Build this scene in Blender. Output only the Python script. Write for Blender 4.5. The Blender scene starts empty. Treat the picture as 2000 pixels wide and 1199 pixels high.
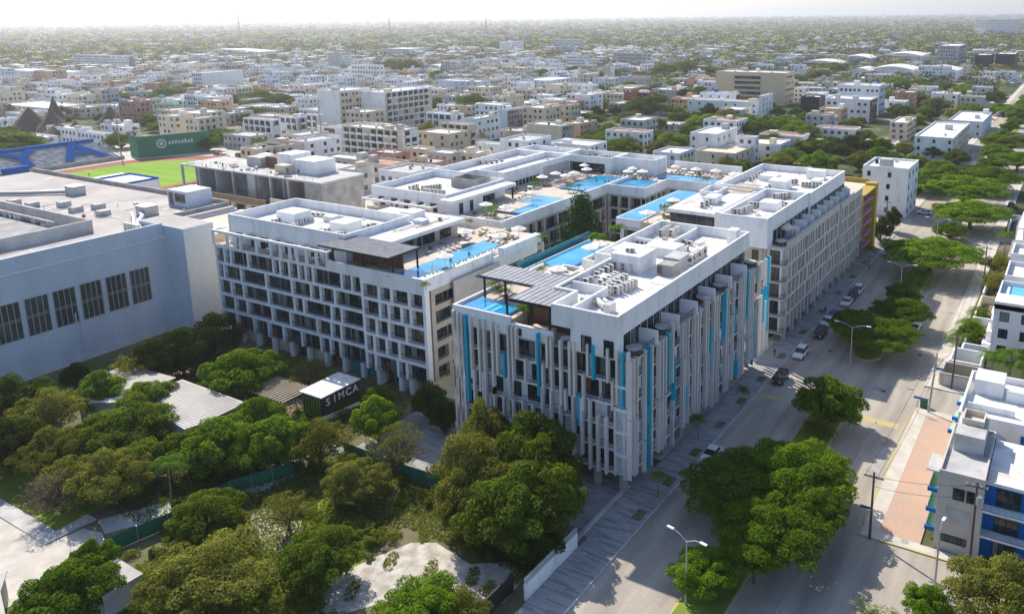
import bpy, math, random
import numpy as np
from mathutils import Matrix, Vector
scene = bpy.context.scene
COL = scene.collection
R_ = math.radians
# ---------------------------------------------------------------- camera
HC = 60.0
FPX, PITCH, ROLL, YAW, CX, CY = 1587.15, R_(12.4537), R_(-0.54546), R_(-30.908), 1159.86, 382.8
_fw = Vector((math.sin(YAW)*math.cos(PITCH), math.cos(YAW)*math.cos(PITCH), -math.sin(PITCH)))
_rt0 = Vector((math.cos(YAW), -math.sin(YAW), 0)); _up0 = _rt0.cross(_fw)
RT = _rt0*math.cos(ROLL)+_up0*math.sin(ROLL); UP = -_rt0*math.sin(ROLL)+_up0*math.cos(ROLL); FW = _fw
cam_d = bpy.data.cameras.new("camera"); cam = bpy.data.objects.new("camera", cam_d); COL.objects.link(cam)
cam_d.sensor_width = 36; cam_d.lens = FPX/2000*36
cam_d.shift_x = -(CX-1000)/2000; cam_d.shift_y = -(599.5-CY)/2000
cam_d.clip_start = 1; cam_d.clip_end = 80000
cam.matrix_world = Matrix(((RT.x, UP.x, -FW.x, 0), (RT.y, UP.y, -FW.y, 0), (RT.z, UP.z, -FW.z, HC), (0, 0, 0, 1)))
scene.camera = cam
def ray(x, y): return FW+RT*((x-CX)/FPX)-UP*((y-CY)/FPX)
def at(x, y, z=0.0):
    d = ray(x, y); t = (z-HC)/d.z
    return d.x*t, d.y*t
def project(X, Y, Z):
    d = Vector((X, Y, Z-HC)); w = d.dot(FW)
    if w < 1: return (-9999, -9999)
    return CX+FPX*d.dot(RT)/w, CY-FPX*d.dot(UP)/w
# ---------------------------------------------------------------- light
world = bpy.data.worlds.new("World"); scene.world = world; world.use_nodes = True
wn = world.node_tree; wn.nodes.clear()
wo = wn.nodes.new("ShaderNodeOutputWorld"); wb = wn.nodes.new("ShaderNodeBackground"); sky = wn.nodes.new("ShaderNodeTexSky")
sky.sky_type = 'NISHITA'; sky.sun_disc = False
SUN_EL = math.atan(1/1.176); SUN_AZ = math.atan2(-1.04, 0.55)
sky.sun_elevation = SUN_EL; sky.sun_rotation = SUN_AZ % (2*math.pi); sky.altitude = 0
sky.air_density = 1.0; sky.dust_density = 1.0; sky.ozone_density = 1.0
wb.inputs[1].default_value = 0.135
tint = wn.nodes.new('ShaderNodeMix'); tint.data_type = 'RGBA'; tint.blend_type = 'MULTIPLY'; tint.inputs[0].default_value = 1; tint.inputs[7].default_value = (0.93, 0.97, 1.09, 1)
wn.links.new(sky.outputs[0], tint.inputs[6]); wn.links.new(tint.outputs[2], wb.inputs[0]); wn.links.new(wb.outputs[0], wo.inputs[0])
sd = bpy.data.lights.new("sun", 'SUN'); sd.energy = 4.9; sd.angle = R_(0.53); sd.color = (1.0, 0.93, 0.82)
sun = bpy.data.objects.new("sun", sd); COL.objects.link(sun)
sun.rotation_euler = Vector((1.04, -0.55, -1.0)).to_track_quat('-Z', 'Y').to_euler(); sun.location = (-60, 60, 150)
scene.view_settings.view_transform = 'Standard'; scene.view_settings.look = 'None'
scene.view_settings.gamma = 1; scene.view_settings.exposure = 0.44
scene.cycles.use_denoising = True
scene.cycles.max_bounces = 5; scene.cycles.diffuse_bounces = 3; scene.cycles.glossy_bounces = 2
scene.cycles.transmission_bounces = 2; scene.cycles.transparent_max_bounces = 6; scene.cycles.volume_bounces = 0
scene.cycles.use_adaptive_sampling = True; scene.cycles.adaptive_threshold = 0.02
# ---------------------------------------------------------------- helpers
class MB:
    def __init__(s): s.v = []; s.f = []; s.m = []
    def face(s, pts, m=0):
        n = len(s.v); s.v.extend(tuple(p) for p in pts); s.f.append(tuple(range(n, n+len(pts)))); s.m.append(m); return s
    def box(s, x0, x1, y0, y1, z0, z1, m=0, skip=''):
        if x0 > x1: x0, x1 = x1, x0
        if y0 > y1: y0, y1 = y1, y0
        n = len(s.v)
        s.v.extend([(x0,y0,z0),(x1,y0,z0),(x1,y1,z0),(x0,y1,z0),(x0,y0,z1),(x1,y0,z1),(x1,y1,z1),(x0,y1,z1)])
        F = {'b':(0,3,2,1),'t':(4,5,6,7),'s':(0,1,5,4),'e':(1,2,6,5),'n':(2,3,7,6),'w':(3,0,4,7)}
        for k, q in F.items():
            if k in skip: continue
            s.f.append(tuple(n+i for i in q)); s.m.append(m)
        return s
    def rbox(s, cx, cy, z0, sx, sy, sz, rz=0, m=0):
        c, q = math.cos(rz), math.sin(rz); n = len(s.v)
        for z in (z0, z0+sz):
            for a, b in ((-1,-1),(1,-1),(1,1),(-1,1)):
                x, y = a*sx/2, b*sy/2; s.v.append((cx+x*c-y*q, cy+x*q+y*c, z))
        for f in ((0,3,2,1),(4,5,6,7),(0,1,5,4),(1,2,6,5),(2,3,7,6),(3,0,4,7)): s.f.append(tuple(n+i for i in f)); s.m.append(m)
        return s
    def tube(s, pts, r, n=6, m=0, cap=True):
        pts = [Vector(p) for p in pts]
        if not hasattr(r, '__len__'): r = [r]*len(pts)
        base = len(s.v)
        for i, p in enumerate(pts):
            d = (pts[min(i+1, len(pts)-1)]-pts[max(i-1, 0)]).normalized()
            a = Vector((0,0,1)).cross(d) if abs(d.z) < 0.95 else Vector((1,0,0)).cross(d)
            a.normalize(); b = d.cross(a)
            for k in range(n):
                t = 2*math.pi*k/n; s.v.append(tuple(p+a*(math.cos(t)*r[i])+b*(math.sin(t)*r[i])))
        for i in range(len(pts)-1):
            for k in range(n):
                q = base+i*n; s.f.append((q+k, q+(k+1)%n, q+n+(k+1)%n, q+n+k)); s.m.append(m)
        if cap:
            s.f.append(tuple(base+k for k in range(n))[::-1]); s.m.append(m)
            q = base+(len(pts)-1)*n; s.f.append(tuple(q+k for k in range(n))); s.m.append(m)
        return s
    def disc(s, cx, cy, z0, r0, z1, r1, n=12, m=0, cap=True):
        return s.tube([(cx,cy,z0),(cx,cy,z1)], [r0, r1], n, m, cap)
    def ring(s, x0, x1, y0, y1, z0, z1, t, m=0):  # four butted parapet walls
        s.box(x0, x1, y0, y0+t, z0, z1, m); s.box(x0, x1, y1-t, y1, z0, z1, m)
        s.box(x0, x0+t, y0+t, y1-t, z0, z1, m); s.box(x1-t, x1, y0+t, y1-t, z0, z1, m); return s
    def mesh(s, name):
        me = bpy.data.meshes.new(name); me.from_pydata(s.v, [], s.f); return me
    def build(s, name, mats, parent=None, smooth=False, loc=None):
        me = s.mesh(name)
        if not isinstance(mats, (list, tuple)): mats = [mats]
        for m in mats: me.materials.append(m)
        if len(mats) > 1: me.polygons.foreach_set('material_index', s.m)
        if smooth: me.polygons.foreach_set('use_smooth', [True]*len(me.polygons))
        me.update(); return link(me, name, parent, loc)
def link(me, name, parent=None, loc=None):
    o = bpy.data.objects.new(name, me); COL.objects.link(o)
    if parent is not None:
        o.parent = parent; o.matrix_parent_inverse = Matrix.Translation(-parent.location)
    elif loc: o.location = loc
    return o
def tag(o, label=None, cat=None, group=None, kind=None):
    if label: o['label'] = label
    if cat: o['category'] = cat
    if group: o['group'] = group
    if kind: o['kind'] = kind
    return o
def thing(name, label, cat, loc=(0,0,0), group=None):
    o = bpy.data.objects.new(name, None); COL.objects.link(o); o.location = loc; o.empty_display_size = 0.5
    return tag(o, label, cat, group)
def dup(root, loc, rz=0.0, label=None, scale=None, group=None):
    r = root.copy(); COL.objects.link(r); r.location = loc; r.rotation_euler = (0, 0, rz)
    if scale: r.scale = scale if hasattr(scale, '__len__') else (scale,)*3
    if label: r['label'] = label
    if group: r['group'] = group
    for ch in KIDS.get(root.name, ()):
        c = ch.copy(); COL.objects.link(c); c.parent = r
        for g in KIDS.get(ch.name, ()):
            d = g.copy(); COL.objects.link(d); d.parent = c
    return r
KIDS = {}
def proto_done(root):
    for c in root.children:
        KIDS.setdefault(root.name, []).append(c)
        for g in c.children: KIDS.setdefault(c.name, []).append(g)
    PROTOS.append(root); return root
PROTOS = []
ORD = ['first','second','third','fourth','fifth','sixth','seventh','eighth','ninth','tenth','eleventh','twelfth','thirteenth','fourteenth','fifteenth','sixteenth','seventeenth','eighteenth','nineteenth','twentieth']
def nth(i):
    if i < 20: return ORD[i]
    n = i+1; return '%d%s' % (n, 'th' if 10 < n % 100 < 14 else {1:'st',2:'nd',3:'rd'}.get(n % 10, 'th'))
# ---------------------------------------------------------------- materials
def mat(name, col, rough=0.85, noise=0.0, nscale=1.0, col2=None, spec=0.12, metal=0.0, bump=0.0, bscale=20, objvar=0.0, stretch=None, contrast=(0.35,0.65), extra=None):
    m = bpy.data.materials.new(name); m.use_nodes = True; nt = m.node_tree; b = nt.nodes['Principled BSDF']
    b.inputs['Roughness'].default_value = rough; b.inputs['Specular IOR Level'].default_value = spec; b.inputs['Metallic'].default_value = metal
    c = (*col, 1)
    b.inputs['Base Color'].default_value = c
    out = None
    geo = nt.nodes.new('ShaderNodeNewGeometry')
    def noise_node(scale, detail=4, st=None):
        n = nt.nodes.new('ShaderNodeTexNoise'); n.inputs['Scale'].default_value = scale; n.inputs['Detail'].default_value = detail
        if st:
            mp = nt.nodes.new('ShaderNodeMapping'); mp.inputs['Scale'].default_value = st
            nt.links.new(geo.outputs['Position'], mp.inputs[0]); nt.links.new(mp.outputs[0], n.inputs['Vector'])
        else: nt.links.new(geo.outputs['Position'], n.inputs['Vector'])
        return n
    if noise or col2:
        c2 = (*(col2 if col2 else tuple(x*(1-noise) for x in col)), 1)
        n = noise_node(nscale, 5, stretch); rr = nt.nodes.new('ShaderNodeMapRange')
        rr.inputs['From Min'].default_value = contrast[0]; rr.inputs['From Max'].default_value = contrast[1]
        nt.links.new(n.outputs[0], rr.inputs[0]); mx = nt.nodes.new('ShaderNodeMix'); mx.data_type = 'RGBA'
        mx.inputs[6].default_value = c; mx.inputs[7].default_value = c2
        nt.links.new(rr.outputs[0], mx.inputs[0]); out = mx.outputs[2]
        n2 = noise_node(nscale*7.3, 3); r2 = nt.nodes.new('ShaderNodeMapRange'); r2.inputs['To Min'].default_value = 0.88; r2.inputs['To Max'].default_value = 1.1
        nt.links.new(n2.outputs[0], r2.inputs[0])
        mm = nt.nodes.new('ShaderNodeMix'); mm.data_type = 'RGBA'; mm.blend_type = 'MULTIPLY'; mm.inputs[0].default_value = 1
        nt.links.new(out, mm.inputs[6]); nt.links.new(r2.outputs[0], mm.inputs[7]); out = mm.outputs[2]
    if objvar:
        oi = nt.nodes.new('ShaderNodeObjectInfo'); r3 = nt.nodes.new('ShaderNodeMapRange')
        r3.inputs['To Min'].default_value = 1-objvar; r3.inputs['To Max'].default_value = 1+objvar*0.6
        nt.links.new(oi.outputs['Random'], r3.inputs[0])
        mm = nt.nodes.new('ShaderNodeMix'); mm.data_type = 'RGBA'; mm.blend_type = 'MULTIPLY'; mm.inputs[0].default_value = 1
        if out: nt.links.new(out, mm.inputs[6])
        else: mm.inputs[6].default_value = c
        nt.links.new(r3.outputs[0], mm.inputs[7]); out = mm.outputs[2]
    if out: nt.links.new(out, b.inputs['Base Color'])
    if bump:
        n = noise_node(bscale, 4); bp = nt.nodes.new('ShaderNodeBump'); bp.inputs['Strength'].default_value = bump; bp.inputs['Distance'].default_value = 0.1
        nt.links.new(n.outputs[0], bp.inputs['Height']); nt.links.new(bp.outputs[0], b.inputs['Normal'])
    if extra: extra(m, nt, b, geo)
    return m
def facing_dirt(m, nt, b, geo): pass
M = {}
M['white'] = mat('white_plaster', (0.82,0.82,0.81), 0.8, 0.27, 0.6, stretch=(1,1,0.3), contrast=(0.5,0.8))
M['roofwhite'] = mat('white_roof_coat', (0.74,0.72,0.69), 0.9, 0.0, 0.5, col2=(0.50,0.45,0.38), contrast=(0.5,0.75))
M['cream'] = mat('cream_plaster', (0.70,0.61,0.46), 0.85, 0.16, 0.5)
M['warmgrey'] = mat('warm_grey_plaster', (0.55,0.51,0.46), 0.85, 0.1, 0.5)
M['fin'] = mat('taupe_fin', (0.72,0.68,0.645), 0.7, 0.1, 0.5, objvar=0.10)
M['cyan'] = mat('cyan_fin', (0.015,0.42,0.60), 0.45, objvar=0.12)
M['tan'] = mat('tan_stone', (0.66,0.53,0.36), 0.85, 0.1, 0.4)
M['beige'] = mat('beige_stone', (0.52,0.46,0.38), 0.8, 0.12, 0.7)
M['grey'] = mat('grey_concrete', (0.40,0.39,0.37), 0.9, 0.0, 0.4, col2=(0.27,0.26,0.25))
M['ltgrey'] = mat('pale_concrete', (0.56,0.55,0.53), 0.9, 0.0, 0.35, col2=(0.40,0.39,0.37))
M['mall'] = mat('pale_blue_grey_paint', (0.60,0.66,0.72), 0.8, 0.2, 0.25, stretch=(1,1,0.3), contrast=(0.3,0.8))
M['mallroof'] = mat('mall_roof_coat', (0.50,0.46,0.42), 0.9, 0.0, 0.1, col2=(0.38,0.35,0.33))
M['dark'] = mat('dark_metal', (0.035,0.035,0.038), 0.5)
M['rail'] = mat('railing_metal', (0.06,0.06,0.065), 0.5)
M['steel'] = mat('galvanised_steel', (0.45,0.46,0.47), 0.45, metal=0.5)
M['solar'] = mat('standing_seam_roof', (0.33,0.34,0.36), 0.6, 0.25, 0.9, metal=0.15)
M['wood'] = mat('dark_timber', (0.15,0.085,0.05), 0.7, 0.3, 2)
M['wood2'] = mat('tan_timber', (0.32,0.22,0.13), 0.8, 0.3, 2)
M['acmetal'] = mat('air_conditioner_paint', (0.62,0.60,0.56), 0.6, objvar=0.12)
M['acdark'] = mat('air_conditioner_grille', (0.12,0.115,0.11), 0.7)
M['deck'] = mat('terrace_tiles', (0.62,0.53,0.44), 0.85, 0.0, 0.6, col2=(0.50,0.43,0.36))
M['water'] = mat('pool_water', (0.008,0.19,0.40), 0.08, 0.0, 0.3, col2=(0.035,0.36,0.58), spec=0.3, bump=0.12, bscale=2.2, contrast=(0.3,0.7))
M['waterpale'] = mat('pale_pool_water', (0.12,0.50,0.55), 0.08, 0.1, 0.4, spec=0.5, bump=0.1, bscale=2.2)
M['tile'] = mat('blue_pool_tile', (0.02,0.16,0.42), 0.4)
M['step'] = mat('pool_step', (0.10,0.48,0.72), 0.4)
M['cloth'] = mat('umbrella_canvas', (0.82,0.76,0.68), 0.9, objvar=0.08)
M['lounge'] = mat('lounger_cushion', (0.62,0.55,0.46), 0.9, objvar=0.35)
M['blue'] = mat('royal_blue_paint', (0.012,0.13,0.42), 1.0, 0.12, 0.7)
M['seat'] = mat('stadium_seat_blue', (0.01,0.07,0.26), 1.0, spec=0.0)
M['red'] = mat('brick_red_paint', (0.33,0.06,0.04), 0.8, 0.2, 1)
M['orange'] = mat('orange_paint', (0.55,0.2,0.06), 0.8)
M['yellow'] = mat('yellow_paint', (0.50,0.35,0.08), 0.8, 0.2, 1)
M['kerby'] = mat('worn_yellow_kerb', (0.55,0.42,0.06), 0.8, 0.0, 1.2, col2=(0.42,0.40,0.34))
M['pink'] = mat('magenta_paint', (0.36,0.07,0.23), 0.7)
M['greenp'] = mat('green_hoarding', (0.035,0.20,0.12), 0.7, 0.15, 0.5)
M['mint'] = mat('mint_green_paint', (0.35,0.60,0.40), 0.8, 0.15, 1)
M['thatch'] = mat('palm_thatch', (0.17,0.125,0.095), 1.0, 0.35, 1.2, bump=0.6, bscale=8)
M['redroof'] = mat('weathered_red_roof', (0.42,0.18,0.12), 0.9, 0.0, 0.6, col2=(0.48,0.36,0.28))
M['brown'] = mat('brown_cladding', (0.20,0.10,0.065), 0.7, 0.2, 1)
M['carwhite'] = mat('car_paint_white', (0.72,0.73,0.74), 0.25, spec=0.5)
M['cardark'] = mat('car_paint_black', (0.02,0.02,0.025), 0.2, spec=0.5)
M['carblue'] = mat('car_paint_blue', (0.02,0.14,0.36), 0.25, spec=0.5)
M['carred'] = mat('car_paint_red', (0.30,0.02,0.02), 0.25, spec=0.5)
M['cargrey'] = mat('car_paint_grey', (0.20,0.21,0.22), 0.25, spec=0.5)
M['tyre'] = mat('tyre_rubber', (0.02,0.02,0.02), 0.9)
M['head'] = mat('lamp_glass', (0.75,0.75,0.72), 0.2)
M['tail'] = mat('tail_lamp', (0.35,0.01,0.01), 0.3)
M['skin'] = mat('skin', (0.38,0.21,0.14), 0.6)
M['trunk'] = mat('tree_bark', (0.16,0.125,0.095), 0.95, 0.3, 3, bump=0.5, bscale=12)
M['palmtrunk'] = mat('palm_bark', (0.26,0.22,0.17), 0.95, 0.3, 3)
M['interior'] = mat('warm_interior', (0.20,0.12,0.07), 0.8, 0.4, 2.0)
M['letter'] = mat('pale_lettering', (0.78,0.79,0.78), 0.6)
def glass(name, a, b2, rough=0.06):
    m = mat(name, a, rough, 0.0, 1.6, col2=b2, spec=0.6, contrast=(0.52,0.6), stretch=(1,1,0.12), objvar=0.3)
    return m
M['glass'] = glass('window_glass', (0.012,0.024,0.030), (0.045,0.072,0.085))
M['glassb'] = glass('blue_window_glass', (0.05,0.07,0.065), (0.09,0.115,0.11), 0.12)
M['curtain'] = mat('curtain', (0.25,0.26,0.25), 0.9, 0.5, 1.4, stretch=(3,3,0.1))
M['tealglass'] = mat('teal_glass_balustrade', (0.03,0.22,0.25), 0.08, spec=0.5)
def mk_paver(m, nt, b, geo):
    mp = nt.nodes.new('ShaderNodeMapping'); mp.inputs['Scale'].default_value = (0.55, 1.9, 1); nt.links.new(geo.outputs['Position'], mp.inputs[0])
    v = nt.nodes.new('ShaderNodeTexBrick'); v.inputs['Scale'].default_value = 1.0; v.inputs['Color1'].default_value = (0.36,0.35,0.33,1); v.inputs['Color2'].default_value = (0.10,0.10,0.10,1)
    v.inputs['Mortar'].default_value = (0.26,0.25,0.24,1); v.inputs['Mortar Size'].default_value = 0.012; v.inputs['Bias'].default_value = -0.45; v.inputs['Brick Width'].default_value = 1.1; v.inputs['Row Height'].default_value = 0.5
    nt.links.new(mp.outputs[0], v.inputs[0]); nt.links.new(v.outputs[0], b.inputs['Base Color'])
M['paver'] = mat('banded_paving', (0.3,0.3,0.3), 0.85, extra=mk_paver)
M['asphalt'] = mat('dusty_asphalt', (0.44,0.39,0.32), 0.92, 0.0, 0.25, col2=(0.30,0.265,0.22), stretch=(1.8,0.22,1), contrast=(0.38,0.68), bump=0.15, bscale=30)
M['walk'] = mat('pale_footpath', (0.58,0.54,0.47), 0.9, 0.0, 0.5, col2=(0.48,0.44,0.38))
M['brickwalk'] = mat('pink_brick_paving', (0.52,0.34,0.25), 0.9, 0.0, 0.45, col2=(0.46,0.34,0.26), bump=0.2, bscale=25)
M['gravel'] = mat('limestone_rubble', (0.58,0.54,0.48), 1.0, 0.0, 0.7, col2=(0.36,0.32,0.26), bump=0.6, bscale=6)
M['soil'] = mat('dry_soil', (0.22,0.17,0.12), 1.0, 0.0, 0.12, col2=(0.09,0.12,0.035), bump=0.5, bscale=4)
M['grass'] = mat('lawn', (0.24,0.29,0.045), 1.0, 0.0, 0.25, col2=(0.15,0.20,0.035), bump=0.4, bscale=10)
M['pitch'] = mat('sports_turf', (0.24,0.38,0.04), 1.0, 0.0, 0.12, col2=(0.17,0.31,0.03), stretch=(0.15,1.5,1))
M['track'] = mat('running_track', (0.33,0.13,0.085), 0.95, 0.12, 0.1)
M['corr'] = mat('corrugated_roof', (0.52,0.49,0.45), 0.8, 0.0, 0.15, col2=(0.38,0.35,0.32))
def foliage(name, c1, c2, trans=0.45):
    c1 = (c1[0]*1.3, c1[1]*1.2, c1[2]); c2 = (c2[0]*1.35, c2[1]*1.32, c2[2]*1.2)
    m = bpy.data.materials.new(name); m.use_nodes = True; nt = m.node_tree; nt.nodes.clear()
    out = nt.nodes.new('ShaderNodeOutputMaterial'); geo = nt.nodes.new('ShaderNodeNewGeometry'); oi = nt.nodes.new('ShaderNodeObjectInfo')
    mx = nt.nodes.new('ShaderNodeMix'); mx.data_type = 'RGBA'; mx.inputs[6].default_value = (*c1,1); mx.inputs[7].default_value = (*c2,1)
    nt.links.new(geo.outputs['Random Per Island'], mx.inputs[0])
    r = nt.nodes.new('ShaderNodeMapRange'); r.inputs['To Min'].default_value = 0.72; r.inputs['To Max'].default_value = 1.25
    nt.links.new(oi.outputs['Random'], r.inputs[0])
    mm = nt.nodes.new('ShaderNodeMix'); mm.data_type = 'RGBA'; mm.blend_type = 'MULTIPLY'; mm.inputs[0].default_value = 1
    nt.links.new(mx.outputs[2], mm.inputs[6]); nt.links.new(r.outputs[0], mm.inputs[7])
    d = nt.nodes.new('ShaderNodeBsdfDiffuse'); t = nt.nodes.new('ShaderNodeBsdfTranslucent'); ms = nt.nodes.new('ShaderNodeMixShader'); ms.inputs[0].default_value = trans
    g = nt.nodes.new('ShaderNodeMix'); g.data_type = 'RGBA'; g.blend_type = 'MULTIPLY'; g.inputs[0].default_value = 1; g.inputs[7].default_value = (1.5,1.5,0.5,1)
    nt.links.new(mm.outputs[2], g.inputs[6]); nt.links.new(g.outputs[2], t.inputs[0])
    nt.links.new(mm.outputs[2], d.inputs[0]); nt.links.new(d.outputs[0], ms.inputs[1]); nt.links.new(t.outputs[0], ms.inputs[2]); nt.links.new(ms.outputs[0], out.inputs[0])
    return m
F = {'mid': foliage('mid_green_leaves', (0.045,0.080,0.012), (0.145,0.20,0.030)),
     'bright': foliage('bright_green_leaves', (0.042,0.100,0.010), (0.155,0.235,0.025)),
     'dark': foliage('dark_green_leaves', (0.022,0.040,0.010), (0.065,0.095,0.02)),
     'olive': foliage('olive_leaves', (0.07,0.085,0.02), (0.20,0.21,0.055)),
     'pine': foliage('blue_green_needles', (0.018,0.045,0.018), (0.035,0.075,0.03), 0.15),
     'dry': foliage('dry_grey_twigs', (0.12,0.10,0.075), (0.17,0.145,0.11), 0.1),
     'palm': foliage('palm_fronds', (0.06,0.12,0.015), (0.11,0.18,0.03)),
     'hazed': foliage('hazed_town_leaves', (0.045,0.06,0.022), (0.085,0.10,0.04), 0.25), 'hazeddark': foliage('hazed_dark_leaves', (0.03,0.045,0.018), (0.055,0.075,0.03), 0.2),  # far-town leaves: distance haze imitated by greying the leaf colour
     'weed': foliage('weeds', (0.09,0.13,0.02), (0.17,0.19,0.05))}
# ================================================================ facade helpers
class Pool:
    """collects repeated parts of one thing; the nearest 100 become parts, the rest one stuff part"""
    def __init__(s, parent, name, mats): s.p, s.n, s.mats, s.items = parent, name, mats, []
    def add(s, mb): s.items.append(mb); return mb
    def flush(s, cap=100):
        def dist(mb):
            x = sum(v[0] for v in mb.v)/len(mb.v); y = sum(v[1] for v in mb.v)/len(mb.v); z = sum(v[2] for v in mb.v)/len(mb.v)
            return x*x+y*y+(z-HC)**2
        it = sorted(s.items, key=dist)
        for mb in it[:cap]: mb.build(s.n, s.mats, s.p)
        rest = it[cap:]
        if rest:
            a = MB()
            for mb in rest:
                n = len(a.v); a.v += mb.v; a.f += [tuple(i+n for i in f) for f in mb.f]; a.m += mb.m
            tag(a.build(s.n, s.mats, s.p), kind='stuff')
def fbox(mb, ax, p, d0, d1, u0, u1, z0, z1, m=0):
    """box on a facade: ax 'y' faces -Y at y=p, 'x' faces +X at x=p, 'w' faces -X, 'n' faces +Y; d = distance outwards"""
    if ax == 'y': mb.box(u0, u1, p-d1, p-d0, z0, z1, m)
    elif ax == 'x': mb.box(p+d0, p+d1, u0, u1, z0, z1, m)
    elif ax == 'w': mb.box(p-d1, p-d0, u0, u1, z0, z1, m)
    else: mb.box(u0, u1, p+d0, p+d1, z0, z1, m)
rw = random.Random(5)
WIN = lambda: [M['dark'], M['glass'], M['curtain'], M['white'], M['interior']]
def win(ax, p, u0, u1, z0, z1, pitch=1.1, curtain=0.35, fr=0.07):
    mb = MB(); w = u1-u0
    fbox(mb, ax, p, 0.01, 0.04, u0+fr, u1-fr, z0+fr, z1-fr, 1)
    n = max(1, round(w/pitch))
    for i in range(n):
        if rw.random() < curtain:
            a = u0+fr+(w-2*fr)*i/n; b = a+(w-2*fr)/n*rw.choice((0.35, 0.5, 1))
            fbox(mb, ax, p, 0.045, 0.06, a+0.03, b-0.03, z0+fr+.02, z1-fr-.02, 2)
        elif rw.random() < .16:
            a = u0+fr+(w-2*fr)*i/n; fbox(mb, ax, p, 0.045, 0.055, a+0.04, a+(w-2*fr)/n-.04, z0+fr+.02, z0+fr+(z1-z0)*rw.choice((.3,.5,.9)), 4)
    fbox(mb, ax, p, 0.0, 0.10, u0, u1, z0, z0+fr, 0); fbox(mb, ax, p, 0.0, 0.10, u0, u1, z1-fr, z1, 0)
    for i in range(n+1):
        c = u0+fr/2+(w-fr)*i/n; fbox(mb, ax, p, 0.0, 0.10, c-fr/2, c+fr/2, z0+fr, z1-fr, 0)
    return mb
def rail(ax, p, u0, u1, z, h=0.95, step=0.45, mb=None, m=0):
    mb = mb or MB(); fbox(mb, ax, p, 0, 0.06, u0, u1, z+h-0.06, z+h, m); fbox(mb, ax, p, 0, 0.05, u0, u1, z+0.06, z+0.1, m)
    n = max(1, int((u1-u0)/step))
    for i in range(n+1):
        c = u0+0.03+(u1-u0-0.06)*i/n; fbox(mb, ax, p, 0.01, 0.045, c-0.018, c+0.018, z+0.1, z+h-0.06, m)
    return mb
def roofbox(parent, x0, x1, y0, y1, z0, zr, zt, t=0.3, wm='white', rm='roofwhite', names=('wall','parapet','roof')):
    MB().box(x0, x1, y0, y1, z0, zr-0.02).build(names[0], M[wm], parent)
    MB().ring(x0, x1, y0, y1, zr-0.02, zt, t).build(names[1], M[wm], parent)
    MB().box(x0+t, x1-t, y0+t, y1-t, zr-0.02, zr).build(names[2], M[rm], parent)
def bays(u0, u1, choices, pier, seed):
    r = random.Random(seed); out = []; u = u0+pier
    while u < u1-pier-0.8:
        w = min(r.choice(choices), u1-pier-u)
        if u1-pier-(u+w) < 1.6+pier: w = u1-pier-u
        out.append((u, u+w)); u += w+pier
    return out
# ================================================================ finned corner block
def roof_clutter(B, areas, n, seed):
    r = random.Random(seed)
    for i in range(n):
        x0, x1, y0, y1, z = r.choice(areas); x = r.uniform(x0+.6, x1-1.2); y = r.uniform(y0+.6, y1-1.2); k = r.random()
        if k < .3: MB().box(x, min(x1-.4, x+r.uniform(1.5,5)), y, y+.09, z+.12, z+.2).build('roof_pipe', M[r.choice(('steel','white'))], B)
        elif k < .6: MB().box(x, x+.09, y, min(y1-.4, y+r.uniform(2,8)), z+.12, z+.2).build('roof_pipe', M[r.choice(('steel','white','grey'))], B)
        elif k < .72: MB().box(x, x+r.uniform(.3,.9), y, y+r.uniform(.3,.9), z, z+r.uniform(.25,.8)).build('roof_box', M[r.choice(('steel','acmetal','wood2','white'))], B)
        elif k < .85: MB().tube([(x,y,z),(x,y,z+.6),(x+.2,y,z+.72)], .07, 6).build('vent_pipe', M['steel'], B)
        else: MB().box(x, min(x1-.4, x+r.uniform(.8,3)), y, min(y1-.4, y+r.uniform(.8,3)), z+.004, z+.02).build('roof_patch', M[r.choice(('ltgrey','cream','grey'))], B)
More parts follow.
